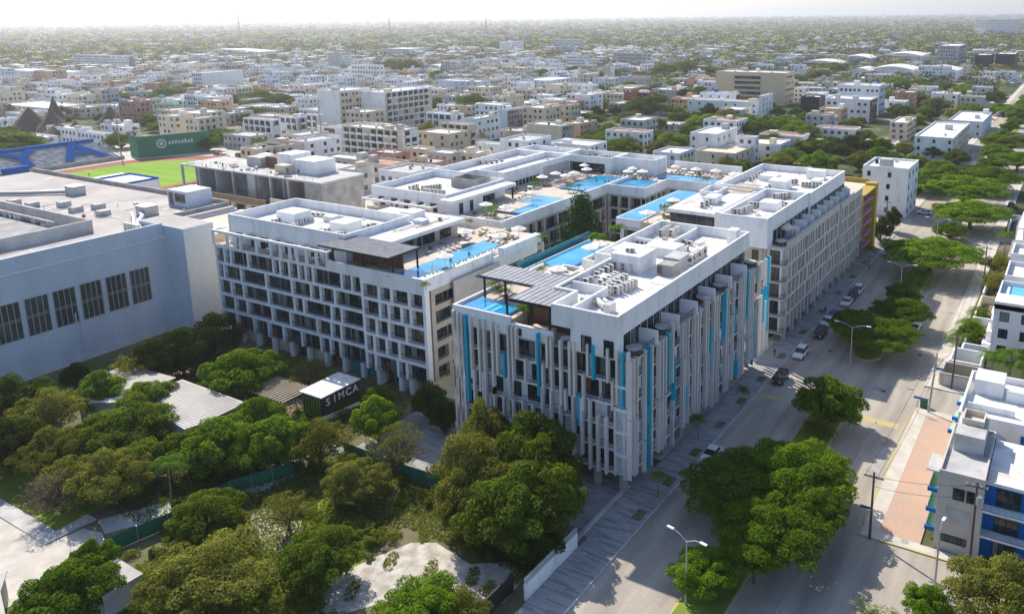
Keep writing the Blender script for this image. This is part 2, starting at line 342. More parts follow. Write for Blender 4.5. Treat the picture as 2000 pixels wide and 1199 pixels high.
def finned_block():
    B = thing('hotel_block', 'white corner hotel block wrapped in grey and turquoise vertical fins beside the avenue', 'hotel', (-58, 104, 0))
    Z = [3.0, 6.1, 9.2, 12.3, 15.4, 18.5]
    w = MB(); w.box(-72, -45.8, 83.0, 127.5, 2.9, 18.3); w.box(-76.3, -72, 104, 127.5, 0, 18.3)
    w.build('wall', M['white'], B)
    MB().box(-70.5, -48.5, 86, 126, 0, 2.7).build('ground_floor', M['glass'], B)
    p = Pool(B, 'pillar', M['grey'])
    for y in np.arange(82.4, 127, 5.55): p.add(MB().box(-45.9, -45.1, y, y+.8, 0, 2.7))
    for x in np.arange(-70.5, -47, 5.2): p.add(MB().box(x, x+.8, 82.3, 83.1, 0, 2.7))
    p.flush()
    for z in Z[:-1]:
        MB().box(-72.1, -44.45, 82.0, 82.98, z-0.28, z).box(-45.78, -44.45, 82.98, 127.6, z-0.28, z).build('floor_slab', M['white'], B)
    MB().box(-72.1, -43.9, 81.9, 127.8, 18.3, 18.55).build('terrace_floor', M['ltgrey'], B)
    W = Pool(B, 'window', WIN()); RL = Pool(B, 'balcony_railing', [M['rail']])
    r = random.Random(3)
    for i, z in enumerate(Z[:-1]):
        for (a, b) in bays(-71.8, -46.0, (2.6, 3.4, 4.2), 0.5, 40+i):
            dk = (a > -62 and i >= 3) or (a < -69 and i > 1) or r.random() < 0.35
            if dk: W.add(win('y', 83.0, a, b, z+.05, z+2.5)); RL.add(rail('y', 82.1, a-.2, b+.2, z))
            else:
                W.add(win('y', 83.0, a+.8, b-.6, z+.1, z+2.3)); RL.add(rail('y', 82.1, a+.3, b-.2, z))
        for (a, b) in bays(83.4, 127.4, (1.8, 2.6, 3.4), 1.1, 60+i):
            W.add(win('x', -45.8, a, b, z+.05, z+2.5)); RL.add(rail('x', -44.6, a-.3, b+.3, z))
    # corner balconies with solid noses
    for z in Z[1:-1]: MB().box(-45.9, -43.9, 81.2, 82.0, z-0.3, z+.02).build('balcony_nose', M['white'], B)
    # fins: (facade, u, top, bottom, blue)
    fins = []
    front = [(-71.7,20.4,9),(-70.9,20.2,5),(-70.2,20.1,12),(-69.55,20.1,7.3,1),(-68.7,20.0,11),(-67.3,20,9.4),(-66.4,20,6.4),(-65.0,20,9.5),(-64.2,19.9,12.5),(-63.1,15.9,12.3,1),(-62.3,20,9.4),(-61.6,19.9,12.3),(-61,19.9,15.6),
             (-59.6,15.8,12.5),(-57.5,19.8,11,1),(-56.8,15.8,11.3),(-56.05,19.7,15.4),(-55.4,19.7,12.3),(-54,19.6,10.6),(-52.6,19.7,12.3),(-51.9,19.8,12.3),(-50.6,15.7,10.7),(-49.9,19.9,15.8),(-49.1,19.9,15.3,1),
             (-47,19.9,15.4),(-46.3,15.7,11.8),(-45.65,19.9,12.8),(-44.87,19.8,12.3,1),(-44.15,20,12.8),(-51.25,12.8,8.4,1),(-53.35,12.9,10)]
    for f in front: fins.append(('y', f[0], f[1], f[2], len(f) > 3))
    for u in (-71.8,-71.0,-70.1,-68.4,-66.8,-65.0,-63.4,-61.8,-60.2,-58.6,-57.0,-55.6,-54.2,-52.2,-50.9,-49.7,-48.5,-47.3,-45.9,-44.6):
        t = r.choice((9.4, 10.6, 12.4)); fins.append(('y', u, t, r.choice((2.7, 2.7, 3.0, 4.4)), False))
    u = 81.2; k = 0; blues = {86.4:(19.05,1.9),91.9:(19.1,11.3),94.0:(14.8,5.3),97.9:(8.9,5.1),106.5:(14.5,7.7),112.0:(18.6,10.9),116.4:(14.7,10.8),121.9:(19.1,11),125.2:(11,1.4),130.0:(13.7,7.5),132.2:(19.0,5.1),85.9:(11.1,8.6),117.9:(5.1,2.3)}
    for bu, (t, b) in blues.items(): fins.append(('x', bu, t, b, True))
    top = 19.2; mid = 11; bot = 2
    while u < 133:
        if k == 0:
            k = r.choice((2, 3, 3)); top = r.choice((19.2, 19.0, 18.8, 20.0)); mid = r.uniform(6.5, 14); bot = r.uniform(1.3, 3.0); gap = r.choice((0, 0, 2.6))
        if min(abs(u-b) for b in blues) > 0.35:
            fins.append(('x', u, top+r.uniform(-.1,.1), mid+gap, False)); fins.append(('x', u+r.choice((0, .3)), mid-0.2, bot, False))
        k -= 1; u += 0.92 if k else 2.2
    P = Pool(B, 'fin', [M['fin'], M['cyan']])
    for ax, u, t, b, bl in fins:
        mb = MB()
        if ax == 'y': mb.box(u-.15, u+.15, 81.25, 81.85, b, t, int(bl))
        else:
            q = r.uniform(-.15, .15); mb.rbox(-43.82, u, b, 0.62, 0.2, t-b, q, int(bl))
            mb.box(-44.44, -44.2, u-.05, u+.05, t-.5, t-.42, int(bl))
        P.add(mb)
    P.flush()
    # penthouse
    W2 = W
    MB().box(-58.8, -46.3, 87.3, 127.3, 18.55, 21.4).box(-52.5, -46.3, 83, 87.3, 18.55, 21.4).box(-62.3, -58.8, 104, 127.3, 18.55, 21.4).box(-52.5, -45.6, 81.6, 83, 18.55, 21.4).box(-62.2, -55.4, 81.9, 82.3, 18.55, 20.2).box(-72.1, -62.2, 81.8, 82.1, 18.55, 21.1).box(-72.1, -71.75, 82.1, 104, 18.55, 21.1).box(-72.1, -71.9, 81.6, 81.8, 0, 20).build('upper_wall', M['white'], B)
    y = 83.6; i = 0
    for (a, b) in bays(83.2, 127.2, (1.5, 2.4, 3.0), 0.35, 77): W.add(win('x', -46.3, a, b, 18.6, 21.2))
    W.add(win('y', 81.6, -50.9, -49.4, 18.7, 20.9)); W.add(win('y', 81.6, -47.6, -46.2, 18.7, 20.9)); W.add(win('y', 81.9, -61.9, -60.4, 18.7, 19.7))
    RL.add(rail('y', 81.95, -53.6, -44.2, 18.55)); 
    for y in (88.4, 94.8, 100.9, 107.4, 114.0, 120.6): 
        MB().box(-46.25, -43.5, y-.12, y+.12, 18.55, 20.5).build('terrace_divider', M['white'], B); RL.add(rail('x', -43.95, y+.3, y+6, 18.55))
    RL.add(rail('x', -43.95, 82, 88.2, 18.55))
    # roof
    t = .35
    ro = MB(); ro.box(-55.4, -45.6, 81.6, 87.3, 21.4, 22.6); ro.box(-58.8, -45.6, 87.3, 104, 21.4, 22.6); ro.box(-62.3, -45.6, 104, 127.3, 21.4, 22.6)
    ro.build('fascia', M['white'], B)
    pr = MB()
    pr.box(-55.4, -45.6, 81.6, 81.6+t, 22.6, 24.25); pr.box(-45.6-t, -45.6, 81.6+t, 127.3-t, 22.6, 24.25); pr.box(-62.3, -45.6, 127.3-t, 127.3, 22.6, 24.25)
    pr.box(-55.4, -55.4+t, 81.6+t, 87.3, 22.6, 24.25); pr.box(-58.8, -55.4+t, 87.3, 87.3+t, 22.6, 24.25); pr.box(-58.8, -58.8+t, 87.3+t, 104, 22.6, 24.25)
    pr.box(-62.3, -58.8+t, 104, 104+t, 22.6, 24.25); pr.box(-62.3, -62.3+t, 104+t, 127.3-t, 22.6, 24.25)
    pr.box(-52.9, -52.6, 82, 91.5, 22.6, 24.0); pr.box(-58.4, -52.9, 91.2, 91.5, 22.6, 24.0); pr.box(-55.2, -54.9, 116, 126.9, 22.6, 23.9); pr.box(-61.9,-55.2,116,116.3,22.6,23.9)
    pr.build('parapet', M['white'], B)
    rf = MB(); rf.box(-55.05, -45.95, 81.95, 87.65, 22.6, 22.62); rf.box(-58.45, -45.95, 87.65, 104.35, 22.6, 22.62); rf.box(-61.95, -45.95, 104.35, 126.95, 22.6, 22.62)
    rf.build('roof', M['roofwhite'], B)
    for (x0,x1,y0,y1,z1) in ((-58.3,-53.4,102.3,107.8,25.2),(-60.5,-56.6,106.2,110.5,24.6),(-57.5,-52.2,111.5,115.5,24.2),(-51.6,-49.0,106.5,110.6,24.4),(-57.0,-54.0,95.0,97.6,23.6),(-48.5,-46.9,124.4,126.4,24.9)):
        b = MB().box(x0,x1,y0,y1,22.62,z1).build('roof_housing', M['white'] if z1 != 24.4 else M['ltgrey'], B)
    # west deck, canopy, bar
    MB().box(-71.75, -62.2, 82.1, 104, 18.5, 20.6).box(-76.3, -62.3, 104, 127.3, 18.3, 18.9).build('deck', M['deck'], B)
    pl = MB().box(-71.0, -63.2, 82.4, 86.8, 20.6, 20.85).build('swimming_pool', M['tile'], B)
    MB().box(-70.8, -63.4, 82.6, 86.6, 20.85, 20.9).build('water', M['water'], pl)
    MB().box(-67.5, -66.9, 82.7, 86.4, 20.9, 20.915).box(-66.2,-65.7,82.7,85,20.9,20.915).build('step', M['step'], pl)
    pl = MB().box(-76.0, -69.9, 105.5, 124.8, 18.9, 19.15).build('swimming_pool', M['tile'], B)
    MB().box(-75.7, -70.2, 105.8, 124.5, 19.15, 19.2).build('water', M['water'], pl)
    MB().box(-77.3, -77.2, 104, 127.4, 17.6, 20.3).build('glass_balustrade', M['tealglass'], B)
    MB().box(-76.3, -76.02, 104, 125.5, 18.9, 19.3).build('coping', M['white'], B)
    for (x0,x1,y0,y1) in ((-69.0,-65.2,101.5,105.6),(-68.0,-65.0,109.5,113.0)):
        MB().ring(x0, x1, y0, y1, 18.92, 20.9, .3).build('light_well', M['white'], B); MB().box(x0+.3, x1-.3, y0+.3, y1-.3, 18.92, 20.2).build('light_well_deck', M['wood2'], B)
    MB().box(-64.9, -62.4, 113.5, 127, 18.92, 20.4).build('planter_wall', M['white'], B)
    cn = MB()
    for (x0,x1,y0,y1) in ((-71.6,-58.2,87.3,92.9),(-61.9,-55.5,81.5,87.3),(-58.2,-55.5,87.3,87.31)):
        if y1-y0 > .1: cn.box(x0, x1, y0, y1, 23.75, 23.9)
    for x in np.arange(-71.4, -58.4, .9): cn.box(x, x+.06, 87.35, 92.85, 23.9, 23.96)
    for x in np.arange(-61.7, -55.6, .9): cn.box(x, x+.06, 81.55, 87.25, 23.9, 23.96)
    cn.build('canopy', M['solar'], B)
    MB().box(-72.2, -61.9, 87.1, 87.3, 23.55, 23.75).box(-61.95, -55.4, 81.35, 81.5, 23.5, 23.9).box(-72.2,-72.0,87.3,93,23.55,23.75).build('canopy_beam', M['dark'], B)
    for (x, y) in ((-70.6,87.2),(-66.9,87.2),(-63.5,83.0),(-59.2,82.6),(-56.3,82.6),(-70.6,92),(-63,92)):
        MB().box(x-.12, x+.12, y-.12, y+.12, 18.6 if x > -62.1 else 20.6, 23.75).build('canopy_post', M['dark'], B)
    MB().box(-62.2, -55.4, 85.8, 86.0, 18.55, 23.5).build('bar_back_wall', M['brown'], B)
    MB().box(-60, -56.5, 83.6, 84.4, 18.55, 19.7).build('bar_counter', M['cream'], B)
    W.flush(); RL.flush()
    roof_clutter(B, [(-58,-46.5,88,127,22.62),(-61.5,-56,105,126,22.62)], 34, 1)
    return B
finned_block()
# ================================================================ wide window block
def loggia_front(B, ax, p, u0, u1, Z, choices, pier, seed, depth=0.9, band=0.5, frame='white', W=None, RL=None, top=None, rl=True):
    fr = MB()
    for i in range(len(Z)-1):
        z, z2 = Z[i], Z[i+1]
        bs = bays(u0, u1, choices, pier, seed+i); prev = u0
        for a, b in bs:
            fbox(fr, ax, p, -depth, 0, prev, a, z, z2-band); prev = b
            W.add(win(ax, p-depth*(1 if ax == 'x' else -1), a, b, z+.02, z2-band-.02, pitch=1.2))
            if rl: RL.add(rail(ax, p+(-.15 if ax == 'x' else .15), a, b, z))
        fbox(fr, ax, p, -depth, 0, prev, u1, z, z2-band)
        fbox(fr, ax, p, -depth, 0.06, u0, u1, z2-band, z2)
    return fr.build('facade_frame', M[frame], B)
def wide_block():
    B = thing('hotel_block', 'long white hotel block with a grid of wide loggia windows and a striped roof canopy', 'hotel', (-111, 105, 0))
    Z = [2.6, 6.0, 9.2, 12.3, 15.4, 18.6]
    MB().box(-137.2, -85.4, 91.6, 122.6, 0, 18.3).build('wall', M['cream'], B)
    W = Pool(B, 'window', WIN()); RL = Pool(B, 'balcony_railing', [M['rail']])
    loggia_front(B, 'y', 90.4, -138, -98.6, Z, (1.3, 1.9, 3.0, 3.6, 4.4, 6.5), 0.55, 11, .75, W=W, RL=RL)
    loggia_front(B, 'y', 89.6, -98.6, -84.5, [2.6, 6.0, 9.2, 12.3, 15.4, 18.2], (1.4, 2.2, 3.2, 4.4), 0.6, 31, 1.0, W=W, RL=RL)
    MB().box(-98.6, -84.5, 89.5, 89.9, 18.2, 20.35).box(-106.7, -98.6, 90.2, 90.5, 18.6, 20.05).build('parapet', M['white'], B)
    # ground floor piers
    P = Pool(B, 'pillar', [M['white']])
    for x in (-137.9, -133, -128.5, -124, -119, -114.5, -110, -105.5, -101, -96.5, -91.5, -89.2, -85.4): P.add(MB().box(x, x+.8, 89.8 if x > -98 else 90.5, 91.2, 0, 2.6))
    P.flush()
    for (a, b) in ((-137,-133.5),(-127.5,-124.5),(-118,-115),(-109,-106),(-95.5,-92),(-88,-86)): W.add(win('y', 91.6, a, b, .1, 2.5))
    MB().box(-104.5, -97.5, 91.5, 91.58, 0.1, 2.5).build('entrance_screen', M['tealglass'], B)
    # east side
    fr = MB()
    ev = [(2.6,6.0),(6.0,9.2),(9.2,12.3),(12.3,15.4),(15.4,18.2)]
    for i, (z, z2) in enumerate(ev):
        fbox(fr, 'x', -84.5, -.85, .02, 91.0, 122.6, z2-1.0, z2); prev = 91.0
        for a, b in bays(91.0, 122.6, (2.6, 4.2, 6.0), .9, 90+i):
            fbox(fr, 'x', -84.5, -.85, 0, prev, a, z, z2-1.0); prev = b
            W.add(win('x', -85.35, a, b, z, z2-1.02)); RL.add(rail('x', -84.65, a, b, z))
        fbox(fr, 'x', -84.5, -.85, 0, prev, 122.6, z, z2-1.0)
    fr.build('side_frame', M['beige'], B)
    MB().box(-84.9, -84.45, 89.9, 106.5, 18.2, 20.35).box(-84.9, -83.9, 106.5, 119.5, 17.2, 19.6).box(-84.2,-82.9,108,119.2,19.6,21.0).build('side_parapet', M['white'], B)
    MB().box(-83.9, -83.6, 95.5, 107.5, 14.2, 18.6).build('side_panel', M['warmgrey'], B)
    # terrace
    MB().box(-98.6, -84.9, 89.9, 122.4, 18.3, 19.7).box(-137.5, -98.6, 90.4, 122.4, 18.3, 18.7).build('deck', M['deck'], B)
    pl = MB().box(-91.3, -85.9, 90.3, 112.8, 19.7, 20.0).build('swimming_pool', M['tile'], B)
    MB().box(-91.1, -86.1, 90.5, 112.6, 20.0, 20.05).build('water', M['water'], pl)
    MB().box(-85.9, -84.95, 90.0, 112.8, 19.7, 20.3).build('planter_wall', M['white'], B)
    roofbox(B, -136.2, -104.8, 92.6, 108.4, 18.7, 22.5, 24.2, .3)
    rb = MB().box(-104.8, -98.0, 96.2, 115.9, 22.2, 22.9).box(-117.2, -104.8, 108.4, 115.9, 22.2, 22.9).build('flat_roof', M['white'], B)
    MB().box(-104.5, -98.3, 96.5, 115.6, 22.9, 22.92).box(-116.9, -104.8, 108.7, 115.6, 22.9, 22.92).build('roof', M['roofwhite'], B)
    MB().box(-104.8, -99.6, 96.6, 115.6, 18.7, 22.2).box(-117, -104.8, 108.4, 115.6, 18.7, 22.2).build('pavilion_wall', M['warmgrey'], B)
    for a, b in ((97, 101), (101.2, 105.5), (105.8, 109), (110.5, 113.5)): W.add(win('x', -99.6, a, b, 19.8, 22.0))
    for (x0,x1,y0,y1,z1) in ((-108.5,-105.2,109.6,113.0,24.3),(-103.8,-101.5,108.0,110,23.6)): MB().box(x0,x1,y0,y1,22.92,z1).build('roof_housing', M['white'], B)
    for (x0,x1,y0,y1,z1) in ((-128.5,-123.5,97.5,101.5,24.6),(-113.5,-109.5,97.0,101.0,24.5),(-121,-118.5,102,104,23.6)): MB().box(x0,x1,y0,y1,22.5,z1).build('roof_housing', M['white'], B)
    for a in np.arange(-134, -108, 3.4): W.add(win('y', 92.6, a, a+2.1, 18.8, 20.9, pitch=.6))
    # pergola
    pg = MB().box(-138.1, -106.6, 90.1, 90.5, 21.1, 21.55).box(-138.1, -137.7, 90.5, 96, 21.1, 21.55)
    pg.build('pergola_beam', M['white'], B)
    for x in (-129.5, -122, -114.5, -107): MB().box(x-.15, x+.15, 90.5, 92.6, 21.15, 21.5).build('pergola_beam', M['white'], B)
    for x in (-137.9, -133.8, -131.6, -129.9, -125.4, -121.5, -118.9, -116.4, -114.6, -112.1, -109.6, -107.0): MB().box(x-.25, x+.35, 90.15, 90.45, 18.6, 21.1).build('pergola_post', M['white'], B)
    RL.add(rail('y', 90.6, -137.5, -107.2, 18.7))
    for x in (-130, -122.5, -115): MB().box(x-.1, x+.1, 90.9, 92.6, 18.7, 20.6).build('terrace_divider', M['white'], B)
    cn = MB().box(-106.2, -90.4, 88.2, 95.2, 23.3, 23.42)
    for x in np.arange(-106, -90.4, .62): cn.box(x, x+.08, 88.25, 95.15, 23.42, 23.52)
    cn.build('canopy', M['solar'], B)
    MB().box(-106.3, -90.3, 88.0, 88.2, 23.15, 23.45).box(-90.4, -90.2, 88.2, 95.3, 23.15, 23.45).build('canopy_beam', M['dark'], B)
    for x, y in ((-105.8,90.7),(-98.4,90.4),(-92.0,90.6),(-90.6,94.8),(-98,94.8)): MB().box(x-.12, x+.12, y-.12, y+.12, 18.7, 23.3).build('canopy_post', M['dark'], B)
    MB().box(-104.5, -93, 93.8, 94.1, 18.7, 22.6).build('bar_back_wall', M['brown'], B); MB().box(-103.5, -95, 92.4, 93.1, 18.7, 19.8).build('bar_counter', M['wood2'], B)
    W.flush(); RL.flush()
    roof_clutter(B, [(-135.5,-105.5,93.3,108,22.5),(-104,-98.8,97,115,22.92)], 36, 2)
wide_block()
# ================================================================ courtyard blocks
def court_blocks():
    B = thing('hotel_block', 'white hotel block behind the wide window block, with a rooftop pool and a long parapet', 'hotel', (-114, 155, 0))
    Z = [2.6, 6, 9.2, 12.3, 15.4, 18.6]
    W = Pool(B, 'window', WIN()); RL = Pool(B, 'balcony_railing', [M['rail']])
    MB().box(-134, -96.1, 125.6, 181.8, 0, 18.3).build('wall', M['white'], B)
    loggia_front(B, 'x', -95.2, 124.6, 164.9, Z, (1.6, 2.4, 3.4, 4.4), .7, 200, .9, frame='warmgrey', W=W, RL=RL)
    loggia_front(B, 'y', 124.6, -134, -96.1, [12.3, 15.4, 18.6], (1.6, 2.6, 3.6), .7, 230, 1.0, W=W, RL=RL)
    MB().box(-95.5, -95.1, 124.4, 181, 18.6, 20.8).box(-110, -95.5, 124.4, 124.7, 18.6, 20.5).build('parapet', M['white'], B)
    MB().box(-133.6, -95.5, 125, 181, 18.3, 19.5).build('deck', M['deck'], B)
    pl = MB().box(-104.6, -95.7, 133.5, 150.2, 19.5, 19.95).build('swimming_pool', M['tile'], B)
    MB().box(-104.3, -96.0, 142.2, 149.9, 19.95, 20.0).box(-100.2, -96.0, 133.8, 142.2, 19.95, 20.0).build('water', M['water'], pl)
    MB().box(-104.6, -100.5, 133.5, 141.9, 19.95, 20.05).build('pool_terrace', M['deck'], B)
    roofbox(B, -134.2, -112.4, 127.2, 147.5, 19.5, 22.2, 23.6, .35)
    MB().box(-112.4, -108.9, 125.2, 147.3, 22.3, 23.0).build('flat_roof', M['white'], B)
    MB().box(-112.0, -109.2, 125.5, 147.0, 23.0, 23.02).build('roof', M['roofwhite'], B)
    MB().box(-112.4, -109.6, 127, 136, 19.5, 22.3).build('pavilion_wall', M['white'], B)
    for a, b in ((128, 129.2), (131.5, 132.5), (137, 140), (140.3, 143.5)): W.add(win('x', -109.6 if b < 136 else -112.35, a, b, 19.6, 21.9))
    for x in (-109.3,): MB().box(x-.15, x+.15, 146.2, 146.5, 19.5, 22.3).build('canopy_post', M['dark'], B)
    MB().ring(-121.5, -114.5, 139.5, 145, 22.2, 24.4, .25).build('plant_screen', M['grey'], B)
    roofbox(B, -134.2, -124.1, 147.5, 181.9, 19.5, 22.4, 24.0, .4)
    roofbox(B, -124.1, -115.6, 151.5, 181.9, 19.5, 22.6, 24.0, .35)
    for y in np.arange(153, 166, 1.5): W.add(win('x', -115.6, y, y+1.1, 19.8, 21.2, pitch=.55))
    for a, b in ((168.2, 172), (172.4, 176), (176.4, 180)): MB().box(-115.58, -115.45, a, b, 19.6, 22.6).build('door', M['ltgrey'], B)
    MB().box(-134.0, -113.6, 123.9, 124.3, 21.1, 21.5).build('pergola_beam', M['white'], B)
    for x in (-133.8, -129, -124.5, -120, -117, -113.8): MB().box(x-.15, x+.15, 124.3, 127.2, 21.15, 21.45).build('pergola_beam', M['white'], B); MB().box(x-.2, x+.3, 124.0, 124.35, 18.6, 21.1).build('pergola_post', M['cream'], B)
    for x in np.arange(-132, -113, 3.8): W.add(win('y', 127.2, x, x+1.8, 19.6, 21.4))
    W.flush(); RL.flush()
    roof_clutter(B, [(-133.5,-113,128,147,22.2),(-133.5,-124.8,148,181,22.4),(-123.5,-116.2,152,181,22.6)], 44, 4)
    # rear block
    B = thing('hotel_block', 'rear white hotel block with a zigzag rooftop pool above the courtyard', 'hotel', (-98, 186, 0))
    W = Pool(B, 'window', WIN()); RL = Pool(B, 'balcony_railing', [M['rail']])
    MB().box(-95.0, -86.1, 166.2, 195.6, 0, 18.3).box(-86.1, -73, 178.6, 195.6, 0, 18.3).box(-134.1, -95.2, 182.0, 195.6, 0, 18.3).build('wall', M['white'], B)
    loggia_front(B, 'y', 165.2, -95.1, -85.2, Z, (2.2, 3.0, 4.2), .6, 300, 1.0, frame='warmgrey', W=W, RL=RL)
    loggia_front(B, 'x', -85.2, 165.2, 177.6, Z, (2.2, 3.0, 4.2), .6, 310, .9, frame='warmgrey', W=W, RL=RL)
    loggia_front(B, 'y', 177.6, -85.2, -73.0, Z, (2.2, 3.0, 4.2), .6, 320, 1.0, frame='warmgrey', W=W, RL=RL)
    MB().box(-95.1, -85.1, 165.1, 165.4, 18.6, 20.8).box(-85.4, -85.1, 165.4, 177.5, 18.6, 20.8).box(-85.1, -72.9, 177.5, 177.8, 18.6, 20.8).box(-91.5, -72.6, 195.2, 195.6, 18.6, 22.0).box(-73,-72.6,177.8,195.2,18.6,20.8).build('parapet', M['white'], B)
    MB().box(-94.9, -85.5, 165.5, 195.2, 18.3, 19.7).box(-85.5, -73, 177.9, 195.2, 18.3, 19.7).box(-115.4, -94.9, 182, 183, 18.3, 19.7).build('deck', M['deck'], B)
    MB().box(-115, -95.5, 150.6, 181.9, 19.5, 19.7).build('terrace', M['deck'], B)
    pl = MB().box(-104.9, -87.4, 168.6, 177.1, 19.7, 19.95).box(-104.9, -97.3, 159.2, 168.6, 19.7, 19.95).build('swimming_pool', M['tile'], B)
    MB().box(-104.6, -87.6, 168.6, 176.8, 19.95, 20.0).box(-104.6, -97.6, 159.5, 168.6, 19.95, 20.0).build('water', M['water'], pl)
    pl = MB().box(-90.6, -74.2, 181.4, 186.8, 19.7, 19.95).build('swimming_pool', M['tile'], B)
    MB().box(-90.4, -74.4, 181.6, 186.6, 19.95, 20.0).build('water', M['water'], pl)
    roofbox(B, -134.2, -118.0, 181.95, 190.4, 18.3, 22.4, 24.0, .4)
    roofbox(B, -118.0, -103.1, 181.0, 190.4, 18.3, 22.4, 24.0, .35)
    roofbox(B, -103.1, -91.5, 183.2, 190.4, 18.3, 22.4, 24.0, .35)
    W.add(win('y', 181.0, -117, -111.2, 19.8, 22.2, 1.4)); W.add(win('y', 181.0, -110.6, -105, 19.8, 22.2, 1.4))
    W.flush(); RL.flush()
    # avenue block
    B = thing('hotel_block', 'pale hotel block with narrow vertical windows behind the finned block on the avenue', 'hotel', (-60, 168, 0))
    W = Pool(B, 'window', WIN()); RL = Pool(B, 'balcony_railing', [M['rail']])
    Z = [2.1, 5.4, 8.7, 11.9, 15.1, 18.3]
    MB().box(-78.0, -44.1, 140.6, 196, 1.9, 18.0).build('wall', M['white'], B)
    MB().box(-77, -46, 142, 195, 0, 1.9).build('ground_floor', M['glass'], B)
    fr = MB(); X = -43.1
    for i in range(5):
        z, z2 = Z[i], Z[i+1]; rr = random.Random(400+i)
        for (y0, y1, p) in ((141.6, 178.0, X), (178.0, 197.5, X+.35)):
            fbox(fr, 'x', p, -1.0, .03, y0, y1, z2-.55, z2); prev = y0; u = y0+.5
            while u < y1-1.2:
                w_ = rr.choice((.9, 1.1, 1.5, 1.9)); 
                fbox(fr, 'x', p, -1.0, 0, prev, u, z, z2-.55)
                W.add(win('x', p-.95, u, u+w_, z, z2-.57, 1.0)); prev = u+w_; u = prev+rr.choice((.45, .6, 1.0))
            fbox(fr, 'x', p, -1.0, 0, prev, y1, z, z2-.55)
    fbox(fr, 'x', X, -.5, .03, 141.6, 178, 18.3, 19.2); fbox(fr, 'x', X+.35, -.5, .03, 178, 197.5, 18.3, 19.2)
    fr.build('facade_frame', M['warmgrey'], B)
    MB().box(-57, -47.2, 139.6, 140.6, 2, 18.0).build('side_wall', M['beige'], B)
    for z in Z[:-1]:
        MB().box(-47.4, -43.1, 139.6, 141.6, z-.3, z).build('balcony', M['warmgrey'], B); RL.add(rail('y', 139.6, -46.6, -43.2, z)); RL.add(rail('x', -43.2, 139.7, 141.4, z))
        W.add(win('y', 140.6, -46.3, -44.4, z+.05, z+2.5)); W.add(win('y', 139.6, -49.4, -48.2, z+.5, z+2.4)); W.add(win('y', 139.6, -52.6, -51.4, z+.5, z+2.4))
    MB().box(-47.3, -46.9, 139.6, 141.0, 2, 18).build('balcony_wall', M['warmgrey'], B)
    P = Pool(B, 'pillar', [M['warmgrey']])
    for y in np.arange(141.7, 197, 5.0): P.add(MB().box(-44, -43.3, y, y+.6, 0, 1.9))
    P.flush()
    for (a, b) in ((-77,-74),(-71,-67),(-65,-61)): 
        for z in (12.0, 15.2): W.add(win('y', 140.6, a, b, z, z+2.4))
    MB().box(-78.4, -43.6, 140.3, 196, 18.0, 18.35).build('terrace_floor', M['ltgrey'], B)
    MB().box(-78.4, -57.2, 140.3, 171, 18.35, 19.7).build('deck', M['deck'], B)
    pl = MB().box(-78.7, -73.1, 140.1, 170.2, 18.4, 20.0).build('swimming_pool', M['white'], B)
    MB().box(-78.4, -73.4, 140.4, 169.9, 20.0, 20.05).build('water', M['water'], pl)
    MB().box(-79.8, -79.7, 142, 170, 17.6, 19.6).build('glass_balustrade', M['tealglass'], B)
    roofbox(B, -55.4, -46.2, 138.2, 163.6, 18.35, 22.5, 24.0, .35)
    roofbox(B, -66.0, -45.7, 163.6, 191.5, 18.35, 22.5, 24.0, .4)
    roofbox(B, -57.6, -55.4, 141, 163.6, 18.35, 22.2, 23.4, .3)
    MB().box(-67.6, -57.6, 141.0, 162.3, 22.3, 23.0).build('flat_roof', M['white'], B); MB().box(-67.3, -57.9, 141.3, 162, 23.0, 23.02).build('roof', M['roofwhite'], B)
    MB().box(-66.5, -57.6, 149, 162.2, 19.7, 22.3).build('pavilion_wall', M['grey'], B)
    MB().ring(-66.9, -63, 155, 161.5, 23.02, 24.0, .25).build('parapet_ring', M['white'], B)
    lt = MB()
    for y in np.arange(160.5, 168, .55): lt.box(-62.8, -57.7, y, y+.22, 23.6, 23.75)
    lt.build('roof_lattice', M['cream'], B)
    MB().box(-67, -57.6, 141.1, 141.4, 19.7, 22.3).build('glass_front', M['glass'], B)
    W.add(win('y', 140.6, -57, -54.6, 18.4, 19.6))
    for y in np.arange(141.5, 191, 2.5): W.add(win('x', -46.2 if y < 162 else -45.7, y, y+1.9, 18.5, 21.0))
    for y in (149.5, 154.5, 159.5, 164.5, 169, 174, 178.8, 184, 189): MB().box((-46.2 if y < 163 else -45.7), -43.7, y-.1, y+.1, 18.35, 20.4).build('terrace_divider', M['white'], B)
    for (x0,x1,y0,y1,z1) in ((-52,-48.5,150,153.5,24.2),(-63,-60.5,148,152,24.4),(-57,-53,170,174,24.5),(-49.5,-47.5,176,180,24.1),(-62,-58,178,182,23.8),(-53,-49,185,187.5,24.6)): MB().box(x0,x1,y0,y1,22.5 if x0 > -60 or y0 > 165 else 23.02,z1).build('roof_housing', M['white'], B)
    W.flush(); RL.flush()
    roof_clutter(B, [(-54.8,-46.8,139,163,22.5),(-65,-46.5,165,190,22.5),(-67,-58,142,154,23.02)], 46, 3)
court_blocks()
